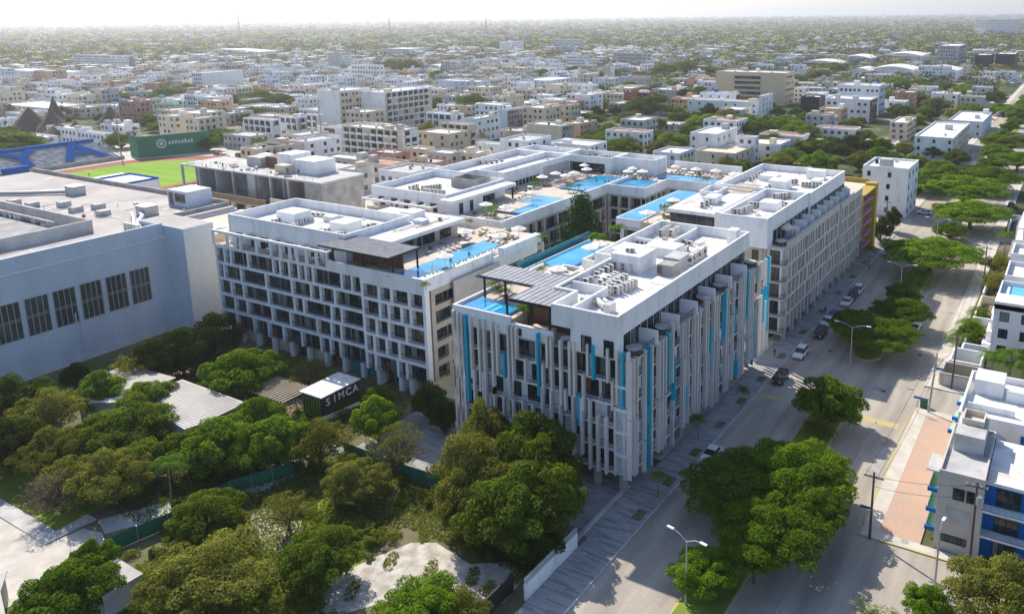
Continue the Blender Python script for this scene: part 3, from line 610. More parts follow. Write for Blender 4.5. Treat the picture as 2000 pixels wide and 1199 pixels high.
# ================================================================ big hall on the left
def hall():
    B = thing('exhibition_hall', 'huge pale blue windowed hall with a flat grey roof at the left edge', 'hall', (-190, 70, 0))
    MB().box(-250, -152.3, 20, 89.6, 0, 18.5).box(-250, -161, 89.6, 112, 0, 18.5).build('wall', M['mall'], B)
    MB().box(-161, -146.2, 89.6, 96.0, 0, 20.6).build('tower', M['mall'], B); MB().box(-160.8,-146.4,89.8,95.8,20.6,20.62).build('tower_roof', M['mallroof'], B)
    MB().box(-152.3, -152.1, 20, 89.5, 18.3, 18.55).build('ledge', M['white'], B)
    MB().box(-153.2, -152.7, 20, 89.5, 18.5, 21.1).build('parapet', M['mall'], B)
    MB().box(-249.8, -153.2, 20, 83.5, 18.5, 19.0).box(-249.8, -161.2, 83.5, 111.5, 18.5, 19.0).box(-161.2,-153.2,83.5,89.4,18.5,19).build('roof', M['mallroof'], B)
    MB().box(-161, -146.5, 96.2, 113, 0, 18.0).build('rear_wing', M['cream'], B)
    MB().box(-250, -163.5, 111.5, 112, 18.5, 20.0).box(-163.7, -163.2, 96, 111.5, 18.5, 19.8).build('rear_parapet', M['grey'], B)
    # recessed court
    MB().box(-232, -167, 83.0, 83.5, 19.0, 21.4).box(-167.0, -166.5, 40, 83.5, 19.0, 21.4).box(-232, -175, 80.3, 80.7, 19.0, 20.6).build('court_wall', M['ltgrey'], B)
    MB().box(-232, -172, 60, 79.9, 19.0, 19.4).build('court_deck', M['grey'], B)
    W = Pool(B, 'window', [M['steel'], M['glassb'], M['curtain'], M['white']])
    for x in np.arange(-230, -176, 6): W.add(win('y', 80.3, x, x+4, 19.1, 20.3))
    for (x, y) in [(-152.3, c) for c in (28.5, 33.1, 37.7, 42.3, 46.9, 51.5, 56.1, 60.7, 65.25, 69.8, 74.4, 79.0, 83.5)]:
        mb = MB(); fbox(mb, 'x', x, -.02, .05, y-1.9, y+1.9, 6.7, 13.4, 1)
        for u in (-1.85, -.95, 0, .95, 1.85): fbox(mb, 'x', x, .05, .12, y+u-.06, y+u+.06, 6.7, 13.4, 0)
        for z in (6.7, 9.9, 10.25, 13.35): fbox(mb, 'x', x, .05, .13, y-1.9, y+1.9, z, z+.09, 0)
        W.add(mb)
    W.flush()
    for y in (71.0, 71.8):
        MB().tube([(-151.9, y, 8.6), (-151.9, y, 1.4), (-151.9, y+2.2, .9)], .12, 8).build('drain_pipe', M['mall'], B)
    for (x, y) in ((-208, 88), (-201, 88.5), (-195.5, 92.5), (-187.5, 91.0), (-186, 95), (-178.5, 92)): 
        MB().box(x-1.1, x+1.1, y-1.1, y+1.1, 19.0, 20.2).build('roof_vent', M['ltgrey'], B)
    MB().rbox(-170.5, 97.0, 19.0, 3.5, 3, 2.2, 0).build('duct_housing', M['steel'], B); MB().rbox(-207, 101, 19.0, 3.5, 3, 2.2, 0).build('duct_housing', M['steel'], B)
    MB().tube([(-172, 96, 19.9), (-168, 94.5, 19.6), (-163, 90.5, 19.6), (-158, 88, 19.6)], .5, 8).build('air_duct', M['steel'], B); MB().tube([(-172, 94.5, 19.7), (-167, 92, 19.6), (-160, 88, 19.6)], .4, 8).build('air_duct', M['steel'], B); MB().tube([(-209, 100, 19.7), (-216, 95, 19.6), (-224, 90, 19.6)], .5, 8).build('air_duct', M['steel'], B)
    MB().box(-176, -168.5, 105.2, 111.2, 19, 22.6).build('roof_room', M['mall'], B)
    mb = MB(); fbox(mb, 'y', 105.2, 0, .06, -175.4, -173.8, 19.2, 22, 1); fbox(mb, 'y', 105.2, 0, .06, -173.2, -169.4, 20.0, 22, 1); mb.build('window', WIN(), B)
    roof_clutter(B, [(-245,-170,85,110,19.0),(-200,-165,85,105,19.0),(-165,-154,30,82,19.0)], 60, 9)
    for i in range(5): MB().box(-162.4+i*1.0, -161.7+i*1.0, 87.2, 87.9, 19, 20.5).build('roof_unit', M['acmetal'], B)
hall()
# ================================================================ ground and streets
def sheet(name, pts, z, m, kind='structure', label=None):
    o = MB().face([(x, y, z) for x, y in pts]).build(name, M[m]); tag(o, kind=kind)
    return o
def slab(name, pts, z, m, base=0.0):
    mb = MB(); n = len(pts); mb.face([(x, y, z) for x, y in pts])
    a = sum(pts[i][0]*pts[(i+1)%n][1]-pts[(i+1)%n][0]*pts[i][1] for i in range(n))
    if a < 0: mb.f[0] = mb.f[0][::-1]
    for i in range(n):
        p, q = pts[i], pts[(i+1)%n]
        if a < 0: p, q = q, p
        mb.face([(p[0],p[1],base),(q[0],q[1],base),(q[0],q[1],z),(p[0],p[1],z)])
    return tag(mb.build(name, M[m]), kind='structure')
def rect(x0, x1, y0, y1): return [(x0,y0),(x1,y0),(x1,y1),(x0,y1)]
M['oldpatch'] = mat('old_road_patch', (0.37,0.33,0.275), 0.95, 0.0, 0.6, col2=(0.30,0.27,0.225))
def mk_city(m, nt, b, geo):
    n1 = nt.nodes.new('ShaderNodeTexNoise'); n1.inputs['Scale'].default_value = 0.02; n1.inputs['Detail'].default_value = 8; n1.inputs['Roughness'].default_value = 0.7
    nt.links.new(geo.outputs['Position'], n1.inputs['Vector'])
    cr = nt.nodes.new('ShaderNodeValToRGB'); e = cr.color_ramp.elements
    e[0].position = 0.50; e[0].color = (0.06,0.08,0.028,1); e[1].position = 0.66; e[1].color = (0.36,0.33,0.29,1)
    k = e.new(0.57); k.color = (0.14,0.13,0.08,1)
    nt.links.new(n1.outputs[0], cr.inputs[0]); nt.links.new(cr.outputs[0], b.inputs['Base Color'])
M['city'] = mat('city_ground', (0.3,0.3,0.3), 1.0, extra=mk_city)
gm = MB()
gx = [-42000,-20000,-9000,-4000,-2000,-1000,-500,-250,-120,0,120,250,500,1000,2000,4000,9000,20000,42000]; gy = [-3000,-1000,0,120,250,500,1000,2000,4000,8000,14000,25000,45000]
for x0, x1 in zip(gx, gx[1:]):
    for y0, y1 in zip(gy, gy[1:]): gm.face([(x0,y0,0),(x1,y0,0),(x1,y1,0),(x0,y1,0)])
tag(gm.build('ground', M['city']), kind='structure')
sheet('park_ground', rect(-152, -40, 15, 92), 0.012, 'soil')
sheet('courtyard_ground', rect(-152, -40, 92, 215), 0.012, 'walk')
sheet('avenue', rect(-40.2, -17.2, 15, 1400), 0.02, 'asphalt')
sheet('side_street', rect(-17.2, 120, 55, 88.7), 0.024, 'asphalt')
sheet('side_street', rect(-17.2, 120, 125.6, 133.8), 0.024, 'asphalt')
sheet('side_street', rect(-150, -40.2, 236, 262), 0.024, 'asphalt')
sheet('side_street', rect(-17.2, 120, 236, 246), 0.024, 'asphalt')
slab('pavement', rect(-44.5, -40.2, 15, 236), 0.16, 'paver')
slab('forecourt', [(-84,72.3),(-44.5,72.3),(-44.5,90),(-84,90)], 0.13, 'paver')
slab('kerb', rect(-40.2, -40.0, 15, 236), 0.17, 'ltgrey')
slab('pavement', rect(-17.0, -15.2, 88.9, 125.4), 0.16, 'walk'); slab('kerb', rect(-17.2, -17.0, 88.7, 125.6), 0.165, 'kerby')
slab('pavement', rect(-15.2, -10.6, 88.9, 90.4), 0.157, 'walk'); slab('pavement', rect(-10.6, 30, 88.9, 90.3), 0.157, 'walk'); slab('kerb', rect(-17.0, 30, 88.7, 88.9), 0.165, 'kerby')
slab('pavement', rect(-15.2, 30, 123.5, 125.4), 0.157, 'walk')
slab('brick_path', rect(-15.2, -10.6, 90.4, 123.5), 0.15, 'brickwalk')
slab('pavement', rect(-17.2, -14.4, 134, 236), 0.16, 'walk'); slab('pavement', rect(-17.2, -14.4, 246, 900), 0.16, 'walk'); slab('pavement', rect(-43.5, -40.2, 262, 900), 0.16, 'walk')
slab('pavement', rect(-14.4, 0, 133.9, 136), 0.158, 'walk')
# worn centre line and patches
sheet('road_line', rect(-21.4, -21.3, 60, 118), 0.028, 'ltgrey'); sheet('road_patch', rect(-25, -22.6, 128.6, 130.2), 0.029, 'grey')
sheet('worn_hump', rect(-24.6, -18.2, 117.2, 118.8), 0.028, 'kerby'); sheet('worn_hump', rect(-39, -32, 117.2, 118.4), 0.028, 'kerby')
for i, (x0, x1, y0, y1) in enumerate(((-22.5,-20.2,95,99),(-19.6,-18,103,111),(-37,-34.5,88,92),(-35,-33,150,158),(-22,-19,150,153),(-10,-6,78,84),(-24,-21,176,184),(-37,-35,176,179),(-4,0,70,76))): sheet('road_patch', rect(x0, x1, y0, y1), 0.029, 'grey' if i % 2 else 'oldpatch')
# medians
def median(y0, y1, name='median'):
    r = 2.6; pts = [(-30.8,y0+r),(-30.2,y0+.9),(-28.3,y0),(-26.6,y0+.9),(-25.7,y0+r),(-25.7,y1-r),(-26.6,y1-.9),(-28.3,y1),(-30.2,y1-.9),(-30.8,y1-r)]
    slab('kerb', pts, 0.17, 'kerby')
    c = (-28.25, (y0+y1)/2); ins = [(c[0]+(x-c[0])*.9, y+(.35 if y < c[1] else -.35)) for x, y in pts]
    sheet('median', ins, 0.19, 'grass')
for a, b in ((20, 123), (139.5, 228), (268, 430), (440, 640), (650, 900)): median(a, b)
# park surfaces
sheet('car_park', [(-140,10),(-91.2,30),(-91.5,42.4),(-95.6,43.9),(-98.4,43.2),(-99,39.2),(-140,39.2)], 0.03, 'walk')
slab('path', [(-140,39.2),(-99,39.2),(-98.8,45),(-100.8,45),(-100.6,41.2),(-140,41.2)], 0.14, 'ltgrey')
sheet('lawn', [(-140,41.4),(-100.8,41.4),(-100.9,47),(-140,49)], 0.036, 'grass')
sheet('path', [(-98.6,45),(-95,43.9),(-86,60),(-84,72.3),(-88,72.3),(-90.5,60)], 0.034, 'ltgrey')
sheet('gravel_clearing', [(-62,61.1),(-59.4,62.6),(-53.6,61.6),(-50.4,63.8),(-46.9,63.9),(-46.6,58.6),(-47.7,54),(-57.3,52.5),(-59.5,49.4),(-62,46),(-65.2,52.6),(-63.6,57.3)], 0.04, 'gravel')
sheet('bare_clearing', [(-84,55.9),(-79.7,58.8),(-75.2,56.7),(-73,52.5),(-77,50.5)], 0.04, 'gravel')
sheet('yard', [(-70,62),(-66,58),(-60,50),(-62,40),(-80,38),(-78,50),(-84,62)], 0.016, 'grass')
for i, y in enumerate((78, 86.5, 95, 104, 113, 122, 133, 146, 159, 172, 185, 198, 211)):
    slab('tree_pit', rect(-41.9, -40.7, y, y+2.2), .2, 'soil')
for i, (x, y) in enumerate(((-36, 99), (-34.5, 141), (-22.6, 129), (-20, 147), (-9, 79), (-37.5, 168), (-21, 205))): tag(MB().disc(x, y, .02, .4, .034, .4, 14).build('manhole_cover', M['dark']), 'dark manhole cover in the road, %s counting up the avenue' % ORD[i], 'manhole cover')
# ================================================================ park structures
def fence_run(pts, label):
    B = thing('mesh_fence', label, 'fence', (pts[0][0], pts[0][1], 0)); mb = MB()
    for (a, b) in zip(pts, pts[1:]):
        mb.face([(a[0],a[1],.05),(b[0],b[1],.05),(b[0],b[1],1.9),(a[0],a[1],1.9)])
        mb.face([(a[0]+.03,a[1]+.03,.05),(a[0]+.03,a[1]+.03,1.9),(b[0]+.03,b[1]+.03,1.9),(b[0]+.03,b[1]+.03,.05)])
        n = max(1, int(math.dist(a, b)/2.5))
        for i in range(n): 
            x = a[0]+(b[0]-a[0])*i/n; y = a[1]+(b[1]-a[1])*i/n
            MB().disc(x, y-.06, 0, .05, 2.05, .05, 6).build('post', M['steel'], B)
    mb.build('mesh_panel', M['greenp'], B)
fence_run([(-91,41.9),(-89.5,48.6),(-89.3,57),(-86,64)], 'green mesh fence along the path left of the thicket')
fence_run([(-84,71.2),(-73.3,71.0),(-62.9,71.6),(-56,71.9)], 'green mesh fence between the paved forecourt and the vacant lot')
def pavilion(pts, z, label, wallm='ltgrey'):
    B = thing('pavilion', label, 'pavilion', (pts[0][0], pts[0][1], 0))
    mb = MB(); mb.face([(x,y,z) for x,y in pts]); mb.face([(x,y,z-.12) for x,y in pts][::-1])
    n = len(pts)
    for i in range(n): p, q = pts[i], pts[(i+1)%n]; mb.face([(p[0],p[1],z-.12),(q[0],q[1],z-.12),(q[0],q[1],z),(p[0],p[1],z)])
    x0 = min(p[0] for p in pts); x1 = max(p[0] for p in pts); y0 = min(p[1] for p in pts); y1 = max(p[1] for p in pts)
    mb.build('roof', M['corr'], B)
    cx = sum(p[0] for p in pts)/n; cy = sum(p[1] for p in pts)/n
    sm = [(cx+(x-cx)*.93, cy+(y-cy)*.93) for x, y in pts]; wb_ = MB()
    for i in range(n): p, q = sm[i], sm[(i+1)%n]; wb_.face([(p[0],p[1],0),(q[0],q[1],0),(q[0],q[1],z-.12),(p[0],p[1],z-.12)])
    wb_.build('wall', M[wallm], B)
    rb = MB(); y = y0+.5
    while y < y1-.3:
        rb.box(x0+1.0 if y < y0+3.4 else x0+.4, x1-.4, y, y+.07, z, z+.06); y += .5
    if label.startswith('grey'): rb.build('roof_rib', M['corr'], B)
pavilion([(-118.9,66.7),(-118.7,69.6),(-102.7,69.5),(-102.6,62),(-103.2,59.9),(-111,61)], 4.0, 'grey ribbed flat roof pavilion half hidden by the park trees')
pavilion([(-133,62),(-133,69),(-121,70),(-121,60),(-126,57)], 3.6, 'small pale flat roof shed beside the windowed hall')
pavilion([(-86.6,40.1),(-79.9,40),(-80,35.8),(-86,36)], 3.0, 'white flat roof hut at the end of the green mesh fence')
pavilion([(-93,33),(-90.0,31),(-84,29),(-84,20),(-93,20)], 3.0, 'tan flat roof hut cut by the bottom left corner', 'cream')
B = thing('garden_pergola', 'slatted timber pergola over pink paving beside the dark sign kiosk', 'pergola', (-104, 77, 0))
for i in range(15): MB().box(-109.6+i*.7, -109.45+i*.7, 73.4, 79.4, 2.9, 3.05).build('slat', M['cream'], B)
for x in (-109.3, -104.5, -100): 
    for y in (73.8, 79): MB().box(x-.08, x+.08, y-.08, y+.08, 0, 2.8).build('post', M['wood2'], B)
for y in (73.8, 79): MB().box(-109.8, -99.4, y-.06, y+.06, 2.8, 2.9).build('beam', M['wood2'], B)
sheet('pink_paving', rect(-110, -99.5, 72.8, 79.8), .05, 'brickwalk')
# sign kiosk
B = thing('sign_kiosk', 'dark box kiosk with a white roof and big pale letters on its side', 'kiosk', (-96.4, 80, 0))
MB().box(-98.6, -94.2, 76.3, 83.7, 0, 3.9).build('wall', M['dark'], B)
MB().box(-98.9, -93.9, 76.0, 83.9, 3.9, 4.05).build('roof', M['roofwhite'], B)
for i in range(7): MB().box(-98.4+i*.6, -98.1+i*.6, 76.15, 76.28, .3, 3.6).build('screen_slat', M['grass'], B)
MB().box(-94.18, -94.12, 76.5, 83.5, .3, 1.6).build('hedge_panel', F['dark'], B)
MB().face([(-93.4,75,0),(-93.4,83,0),(-93.4,83,.6),(-93.4,75,1.2)]).face([(-93.55,75,0),(-93.55,75,1.2),(-93.55,83,.6),(-93.55,83,0)]).face([(-93.4,75,1.2),(-93.4,83,.6),(-93.55,83,.6),(-93.55,75,1.2)]).build('ramp_wall', M['white'], B)
def text_on(parent, s, loc, rot, size, m, depth=.06, name='lettering', align='CENTER', sx=1.0):
    c = bpy.data.curves.new(name, 'FONT'); c.body = s; c.size = size; c.offset = size*(.007 if size < 5 else .018); c.extrude = depth; c.align_x = align; c.align_y = 'CENTER'; c.materials.append(m)
    tmp = bpy.data.objects.new(name, c); me = bpy.data.meshes.new_from_object(tmp); bpy.data.objects.remove(tmp)
    me.materials.clear(); me.materials.append(m)
    o = bpy.data.objects.new(name, me); COL.objects.link(o)
    o.location = Vector(loc)-parent.location; o.rotation_euler = rot; o.scale = (sx, 1, 1); o.parent = parent; return o
for ch, y in zip('SIMCA', (77.4, 78.7, 80.0, 81.5, 82.9)): text_on(B, ch, (-94.1, y, 2.75), (R_(90), 0, R_(90)), 1.7, M['letter'])
# white boundary wall
B = thing('boundary_wall', 'white wall with a perforated top strip beside the banded pavement', 'wall', (-44.6, 65, 0))
MB().box(-44.9, -44.6, 59.9, 70.1, 0, 2.0).build('wall', M['white'], B)
mb = MB().box(-44.85, -44.65, 59.9, 70.1, 2.55, 2.65)
for i in range(26): mb.box(-44.85, -44.65, 59.95+i*.4, 60.1+i*.4, 2.0, 2.55)
mb.build('screen_top', M['ltgrey'], B)
tag(MB().box(-46.9, -46.7, 40, 60.5, 0, 2.2).build('site_hoarding', M['dark']), 'black hoarding running on from the white perforated wall', 'hoarding')
MBc = MB().box(-45.6, -45.2, 70.4, 84, 0, .5); tag(MBc.build('low_kerb_wall', M['ltgrey']), 'low grey kerb wall along the pavement under the finned block', 'low wall')
# ================================================================ right hand buildings
def bal(B, x0, x1, y0, y1, z, m='white'):
    MB().box(x0, x1, y0, y1, z-.2, z).build('balcony', M[m], B)
B = thing('apartment_building', 'grey and blue apartment building with a curved blue front beside the pink brick path', 'apartments', (-3, 97, 0))
MB().box(-9.3, -4.6, 90.6, 103, 0, 9.6).build('wall', M['warmgrey'], B)
MB().box(-4.6, 14, 92.2, 103, 0, 9.0).build('blue_wall', M['blue'], B)
MB().ring(-9.3, -4.6, 90.6, 103, 9.6, 10.0, .2).build('parapet', M['warmgrey'], B)
MB().box(-4.6, 14, 92.0, 92.2, 8.8, 9.2).box(-4.5, 14, 92.3, 102.8, 9.0, 9.05).build('roof', M['roofwhite'], B)
MB().box(-9.1,-4.8,90.8,102.8,9.6,9.63).build('tower_roof', M['ltgrey'], B)
MB().box(-8.6, -5.4, 96.5, 102.8, 9.63, 11.8).build('roof_room', M['ltgrey'], B)
MB().ring(-8.2,-5.8,99.5,102.4,11.8,12.5,.15).build('plant_screen', M['cream'], B)
for a, b, z0, z1 in ((-7.7,-6.5,6.8,8.2),(-6.3,-5.3,6.8,8.2)): win('y', 90.6, a, b, z0, z1, 1.2).build('window', WIN(), B)
MB().box(-8.3, -5.7, 90.5, 90.6, 4.0, 5.6).build('shutter', M['ltgrey'], B)
for a in (-8.5,): win('y', 90.6, a, a+2.6, 1.3, 2.2, .4).build('window', WIN(), B)
for i, z in enumerate((.2, 3.2, 6.3)):
    if z > 1: MB().box(-4.6, 14, 90.7, 92.2, z-.25, z).build('balcony', M['white'], B); rail('y', 90.75, -4.5, 14, z, .9, .7, m=0).build('balcony_railing', [M['tealglass']], B)
    for a in (-3.4, 1.5, 6.4): win('y', 92.2, a, a+2.4, z+.05, z+2.2, 1.2).build('window', WIN(), B)
for z in (1.0, 3.4, 6.0): MB().box(-10.4, -9.3, 93.0, 98.6, z-.15, z).build('balcony', M['mint'], B); MB().box(-10.45,-10.38,93,98.6,z,z+.7).build('balcony_panel', M['tealglass'], B); MB().box(-10.6,-9.3,92.6,93,z-.15,z+.3).build('awning', M['blue'], B)
MB().box(-10.9, -9.3, 93, 97, 8.2, 8.35).build('entrance_canopy', M['ltgrey'], B)
MB().box(-9.3, 14, 103, 103.4, 0, 8).build('party_wall', M['cream'], B)
B = thing('apartment_building', 'white apartment building with an arched balcony window behind the blue fronted one', 'apartments', (-3, 110, 0))
MB().box(-9.3, 14, 106.5, 121, 0, 9.0).build('wall', M['white'], B); MB().ring(-9.3, 14, 106.5, 121, 9.0, 9.9, .25).build('parapet', M['white'], B)
MB().box(-9.05, 13.7, 106.8, 120.7, 9.0, 9.02).build('roof', M['roofwhite'], B)
MB().box(-9.3, 14, 103.4, 103.8, 0, 8.6).box(-9.3,-8.9,103.8,106.5,0,8.2).build('front_wall', M['cream'], B)
MB().box(-8.4,-4.8,115,119,9.02,11.2).build('roof_room', M['white'], B)
MB().box(-8.6,-3,110,110.2,9.02,9.9).build('roof_wall', M['white'], B)
MB().box(-4.4,3,114.5,114.8,9.02,10.6).build('roof_wall', M['white'], B)
mb = MB(); n = 10
arc = [(-6.9+1.6*math.cos(math.pi*k/n)*-1+1.6, 6.9+.9*math.sin(math.pi*k/n)) for k in range(n+1)]
mb.face([(-6.9,106.42,5.2),(-3.7,106.42,5.2)]+[(x,106.42,z) for x, z in arc[::-1]]); mb.build('arched_window', M['glass'], B)
mb = MB()
for k in range(n):
    a = arc[k]; b = arc[k+1]; f_ = lambda p, s: (-5.3+(p[0]+5.3)*s, 6.9+(p[1]-6.9)*s)
    a2 = f_(a,1.22); b2 = f_(b,1.22); a1 = f_(a,1.02); b1 = f_(b,1.02)
    mb.face([(a1[0],105.6,a1[1]+.05),(b1[0],105.6,b1[1]+.05),(b2[0],105.6,b2[1]+.05),(a2[0],105.6,a2[1]+.05)]); mb.face([(a2[0],105.6,a2[1]+.05),(b2[0],105.6,b2[1]+.05),(b2[0],106.5,b2[1]+.05),(a2[0],106.5,a2[1]+.05)])
mb.build('arched_hood', M['corr'], B); MB().box(-7.2, -3.4, 105.5, 106.5, 5.0, 5.2).build('balcony', M['mint'], B); rail('y', 105.55, -7.2, -3.4, 5.2).build('balcony_railing', [M['tealglass']], B)
for z in (1.6, 6.2): MB().box(-2, 2.2, 106.3, 106.5, z-.2, z+2.2).build('blue_panel', M['blue'], B); win('y', 106.3, -.8, 1.4, z+.1, z+1.6).build('window', WIN(), B)
for y in (108, 112, 117):
    for z in (3.4, 6.2): MB().box(-10.3, -9.3, y, y+2.6, z-.15, z).build('balcony', M['mint'], B); MB().box(-10.5,-9.3,y-.4,y,z-.15,z+.3).build('awning', M['blue'], B)
# garage yard and villas
B = thing('walled_yard', 'low yard of rough walls round a grey garage gate behind the street corner', 'walled yard', (-11, 137, 0))
MB().ring(-15.2, -9.3, 135.8, 141, 0, 2.3, .3).build('wall', M['beige'], B); MB().box(-14.6, -10, 135.74, 135.8, .2, 2.0).build('gate', M['ltgrey'], B)
MB().ring(-14.6,-9.6,141.2,147.5,0,2.6,.3).build('planter_wall', M['white'], B)
def villa(label, x0, y0, w, d, h, pool, cat='villa'):
    B = thing('villa', label, cat, (x0+w/2, y0+d/2, 0)); x1, y1 = x0+w, y0+d
    MB().box(x0, x1, y0, y1, 0, h).build('wall', M['white'], B); MB().ring(x0, x1, y0, y1, h, h+.9, .25).build('parapet', M['white'], B)
    MB().box(x0+.25, x1-.25, y0+.25, y1-.25, h, h+.02).build('roof', M['roofwhite'], B)
    if pool:
        px0, px1, py0, py1 = pool; pl = MB().box(px0, px1, py0, py1, h+.02, h+.6).build('swimming_pool', M['tile'], B); MB().box(px0+.35, px1-.35, py0+.35, py1-.35, h+.6, h+.64).build('water', M['waterpale'], pl)
    for z in np.arange(.6, h-2.2, 3.1):
        for a in np.arange(x0+1, x1-2, 3.4): win('y', y0, a, a+1.5, z+.3, z+2).build('window', WIN(), B)
    return B
v = villa('white villa with a pale green rooftop pool beside the palm row on the avenue', -9.2, 152, 20, 15, 9.2, (-7.5, 6, 157, 165))
MB().box(-9.2,-4.5,152,157,9.22,10.6).build('roof_room', v and M['white'], v)
villa('white villa with a turquoise corner pool, next up the avenue from the green pool', -9.0, 170, 20, 11, 9.4, (-3, 8, 172, 179))
villa('white villa with a small grey shuttered opening on its roof wall', -9.0, 184, 20, 9, 10.2, None)
w_ = thing('house', 'low house with a dark weathered flat roof past the villas on the avenue', 'house', (-2, 203, 0))
MB().box(-10, 10, 197, 212, 0, 6.5).build('wall', M['cream'], w_); MB().box(-10.3, 10.3, 196.7, 212.3, 6.5, 6.8).build('roof', M['grey'], w_)
w_ = thing('house', 'white three storey house with stacked terraces at the right edge of the avenue', 'house', (-6, 235, 0))
for i in range(4): MB().box(-10.5+i*.3, 8, 215, 234, i*3.0, i*3.0+.3).build('floor_slab', M['white'], w_)
for i in range(3): MB().box(-8.5, 8, 216, 233, i*3.0+.3, i*3.0+3.0).build('wall', M['white' if i else 'glass'], w_)
for i in range(3):
    for a in np.arange(216.5, 232, 2.6): MB().box(-10.1,-9.9,a,a+.2,i*3+.3,i*3+3.0).build('pillar', M['white'], w_)
for i, (y0, y1, m_) in enumerate(((148,152,'white'),(153,167,'white'),(169,181,'cream'),(183,195,'white'),(246.5,262,'white'))):
    B = thing('garden_wall', '%s garden wall with a hedge in front of the villas, %s going up the avenue' % (m_, ORD[i]), 'garden wall', (-13, (y0+y1)/2, 0))
    MB().box(-13.6, -13.3, y0, y1, 0, 2.0).box(-13.3, -9.6, y1-.3, y1, 0, 2.0).build('wall', M[m_], B); MB().box(-12.6, -9.8, y0, y1-.5, 0, .5).build('bed', M['soil'], B)
for i, (y0, h) in enumerate(((153.5, 5.4), (171, 5.8), (185, 6.2))):
    B = thing('stepped_terrace', 'white stepped terrace at the front of a villa, %s going up the avenue' % ORD[i], 'terrace', (-9.8, y0, 0))
    for k in range(3): MB().box(-9.25-.5*(3-k), -9.25, y0+k*1.2, y0+k*1.2+4.5, k*2.0, k*2.0+1.9).build('terrace_level', M['white'], B)
# ================================================================ yellow building and concrete frame
B = thing('apartment_building', 'yellow apartment building with magenta balconies at the end of the avenue hotel', 'apartments', (-52, 206, 0))
MB().box(-62, -45.2, 199, 214, 0, 17).build('wall', M['cream'], B); MB().box(-62,-45,214,214.5,0,18.2).box(-45.2,-42.4,211.5,214,0,17.6).box(-45.2,-42.6,198.4,199,6,17).build('yellow_fin', M['yellow'], B)
MB().box(-61,-52,200,209,17,20.5).build('roof_room', M['grey'], B); MB().box(-45.2,-42.4,199,211.5,16.6,17).build('yellow_beam', M['yellow'], B)
for i in range(5):
    z = 2.6+i*2.9; MB().box(-45.2, -43, 199.2, 211.4, z-.2, z).build('balcony', M['cream'], B); MB().box(-43.1,-42.95,200+(i%2)*1.5,210,z,z+.9).build('balcony_panel', M['pink'], B)
    win('x', -45.2, 200.5, 204, z, z+2.1).build('window', WIN(), B); win('x', -45.2, 205.5, 209.5, z, z+2.1).build('window', WIN(), B)
# ================================================================ construction block
B = thing('construction_building', 'unfinished grey concrete apartment block with an open top floor behind the wide window hotel', 'construction site', (-190, 142, 0))
MB().box(-219, -160.5, 135.6, 150, 19.6, 20).box(-205,-190,150,156,19.6,20).box(-186,-172,150,158,19.6,20).build('roof_slab', M['ltgrey'], B)
MB().box(-219, -160.8, 141.5, 149.8, 0, 19.6).build('core_wall', M['grey'], B)
MB().box(-166.8, -160.5, 135.6, 141.5, 0, 19.6).build('gable_wall', M['grey'], B)
for x in (-218.8, -211, -196, -189.5, -180.5, -173.6): MB().box(x, x+(.5 if x != -189.5 else 3), 135.7, 136.3, 13, 19.6).build('column', M['ltgrey'], B)
for x in (-213,-204,-186,-176): MB().box(x, x+.3, 136.3, 141.4, 13, 19.6).build('partition', M['ltgrey'], B)
MB().box(-214, -176.8, 131.5, 141.5, 12.6, 13).box(-182,-166.8,133,141.5,12.6,13).build('floor_slab', M['grey'], B)
MB().box(-205, -177, 131.4, 131.7, 13, 14.6).build('slab_edge_formwork', M['wood2'], B)
MB().box(-176.8, -166.8, 132.6, 133.0, 12.6, 15.0).build('edge_wall', M['cream'], B)
for i, x in enumerate((-214, -208, -203, -198, -192, -186, -181)): MB().box(x, x+.4+(i%3)*1.0, 131.9, 132.6, 0, 12.6).build('column', M['cream'], B)
MB().box(-214, -170, 136, 141, 8.6, 9).box(-214,-170,133,141,4.6,5).build('floor_slab', M['grey'], B)
MB().box(-228,-214,131,140,0,10.5).build('side_wing', M['wood2'], B)
for (x0,x1,y0,y1,z1,m_) in ((-199,-193,143,149,22.6,'ltgrey'),(-186,-180,143,149.5,24.5,'white'),(-192,-187,144,148,23,'brown'),(-178,-170,142,149,23.6,'white'),(-182,-178,139,142,22.3,'cream')):
    MB().box(x0,x1,y0,y1,20,z1).build('roof_room', M[m_], B)
rk = random.Random(31)
for i in range(34):
    x = rk.uniform(-214, -178); y = rk.uniform(132.2, 135); MB().rbox(x, y, 13, rk.uniform(.3,2.4), rk.uniform(.15,.8), rk.uniform(.1,.7), rk.uniform(0,3), 0).build('building_material', M[rk.choice(('wood2','grey','ltgrey','redroof','wood2'))], B)
for i in range(26):
    x = rk.uniform(-217, -163); y = rk.uniform(136.2, 149); MB().rbox(x, y, 20, rk.uniform(.3,2.2), rk.uniform(.2,1), rk.uniform(.1,.6), rk.uniform(0,3), 0).build('building_material', M[rk.choice(('wood2','grey','ltgrey','cream'))], B)
for i in range(16): MB().disc(-217+i*3.5, 136+rk.uniform(0,1), 20, .05, 21.1, .05, 5).build('rebar_post', M['wood2'], B)
for i in range(12): MB().box(-213.5+i*3.1, -213.3+i*3.1, 131.2, 131.35, 9, 12.6).build('prop', M['wood2'], B)
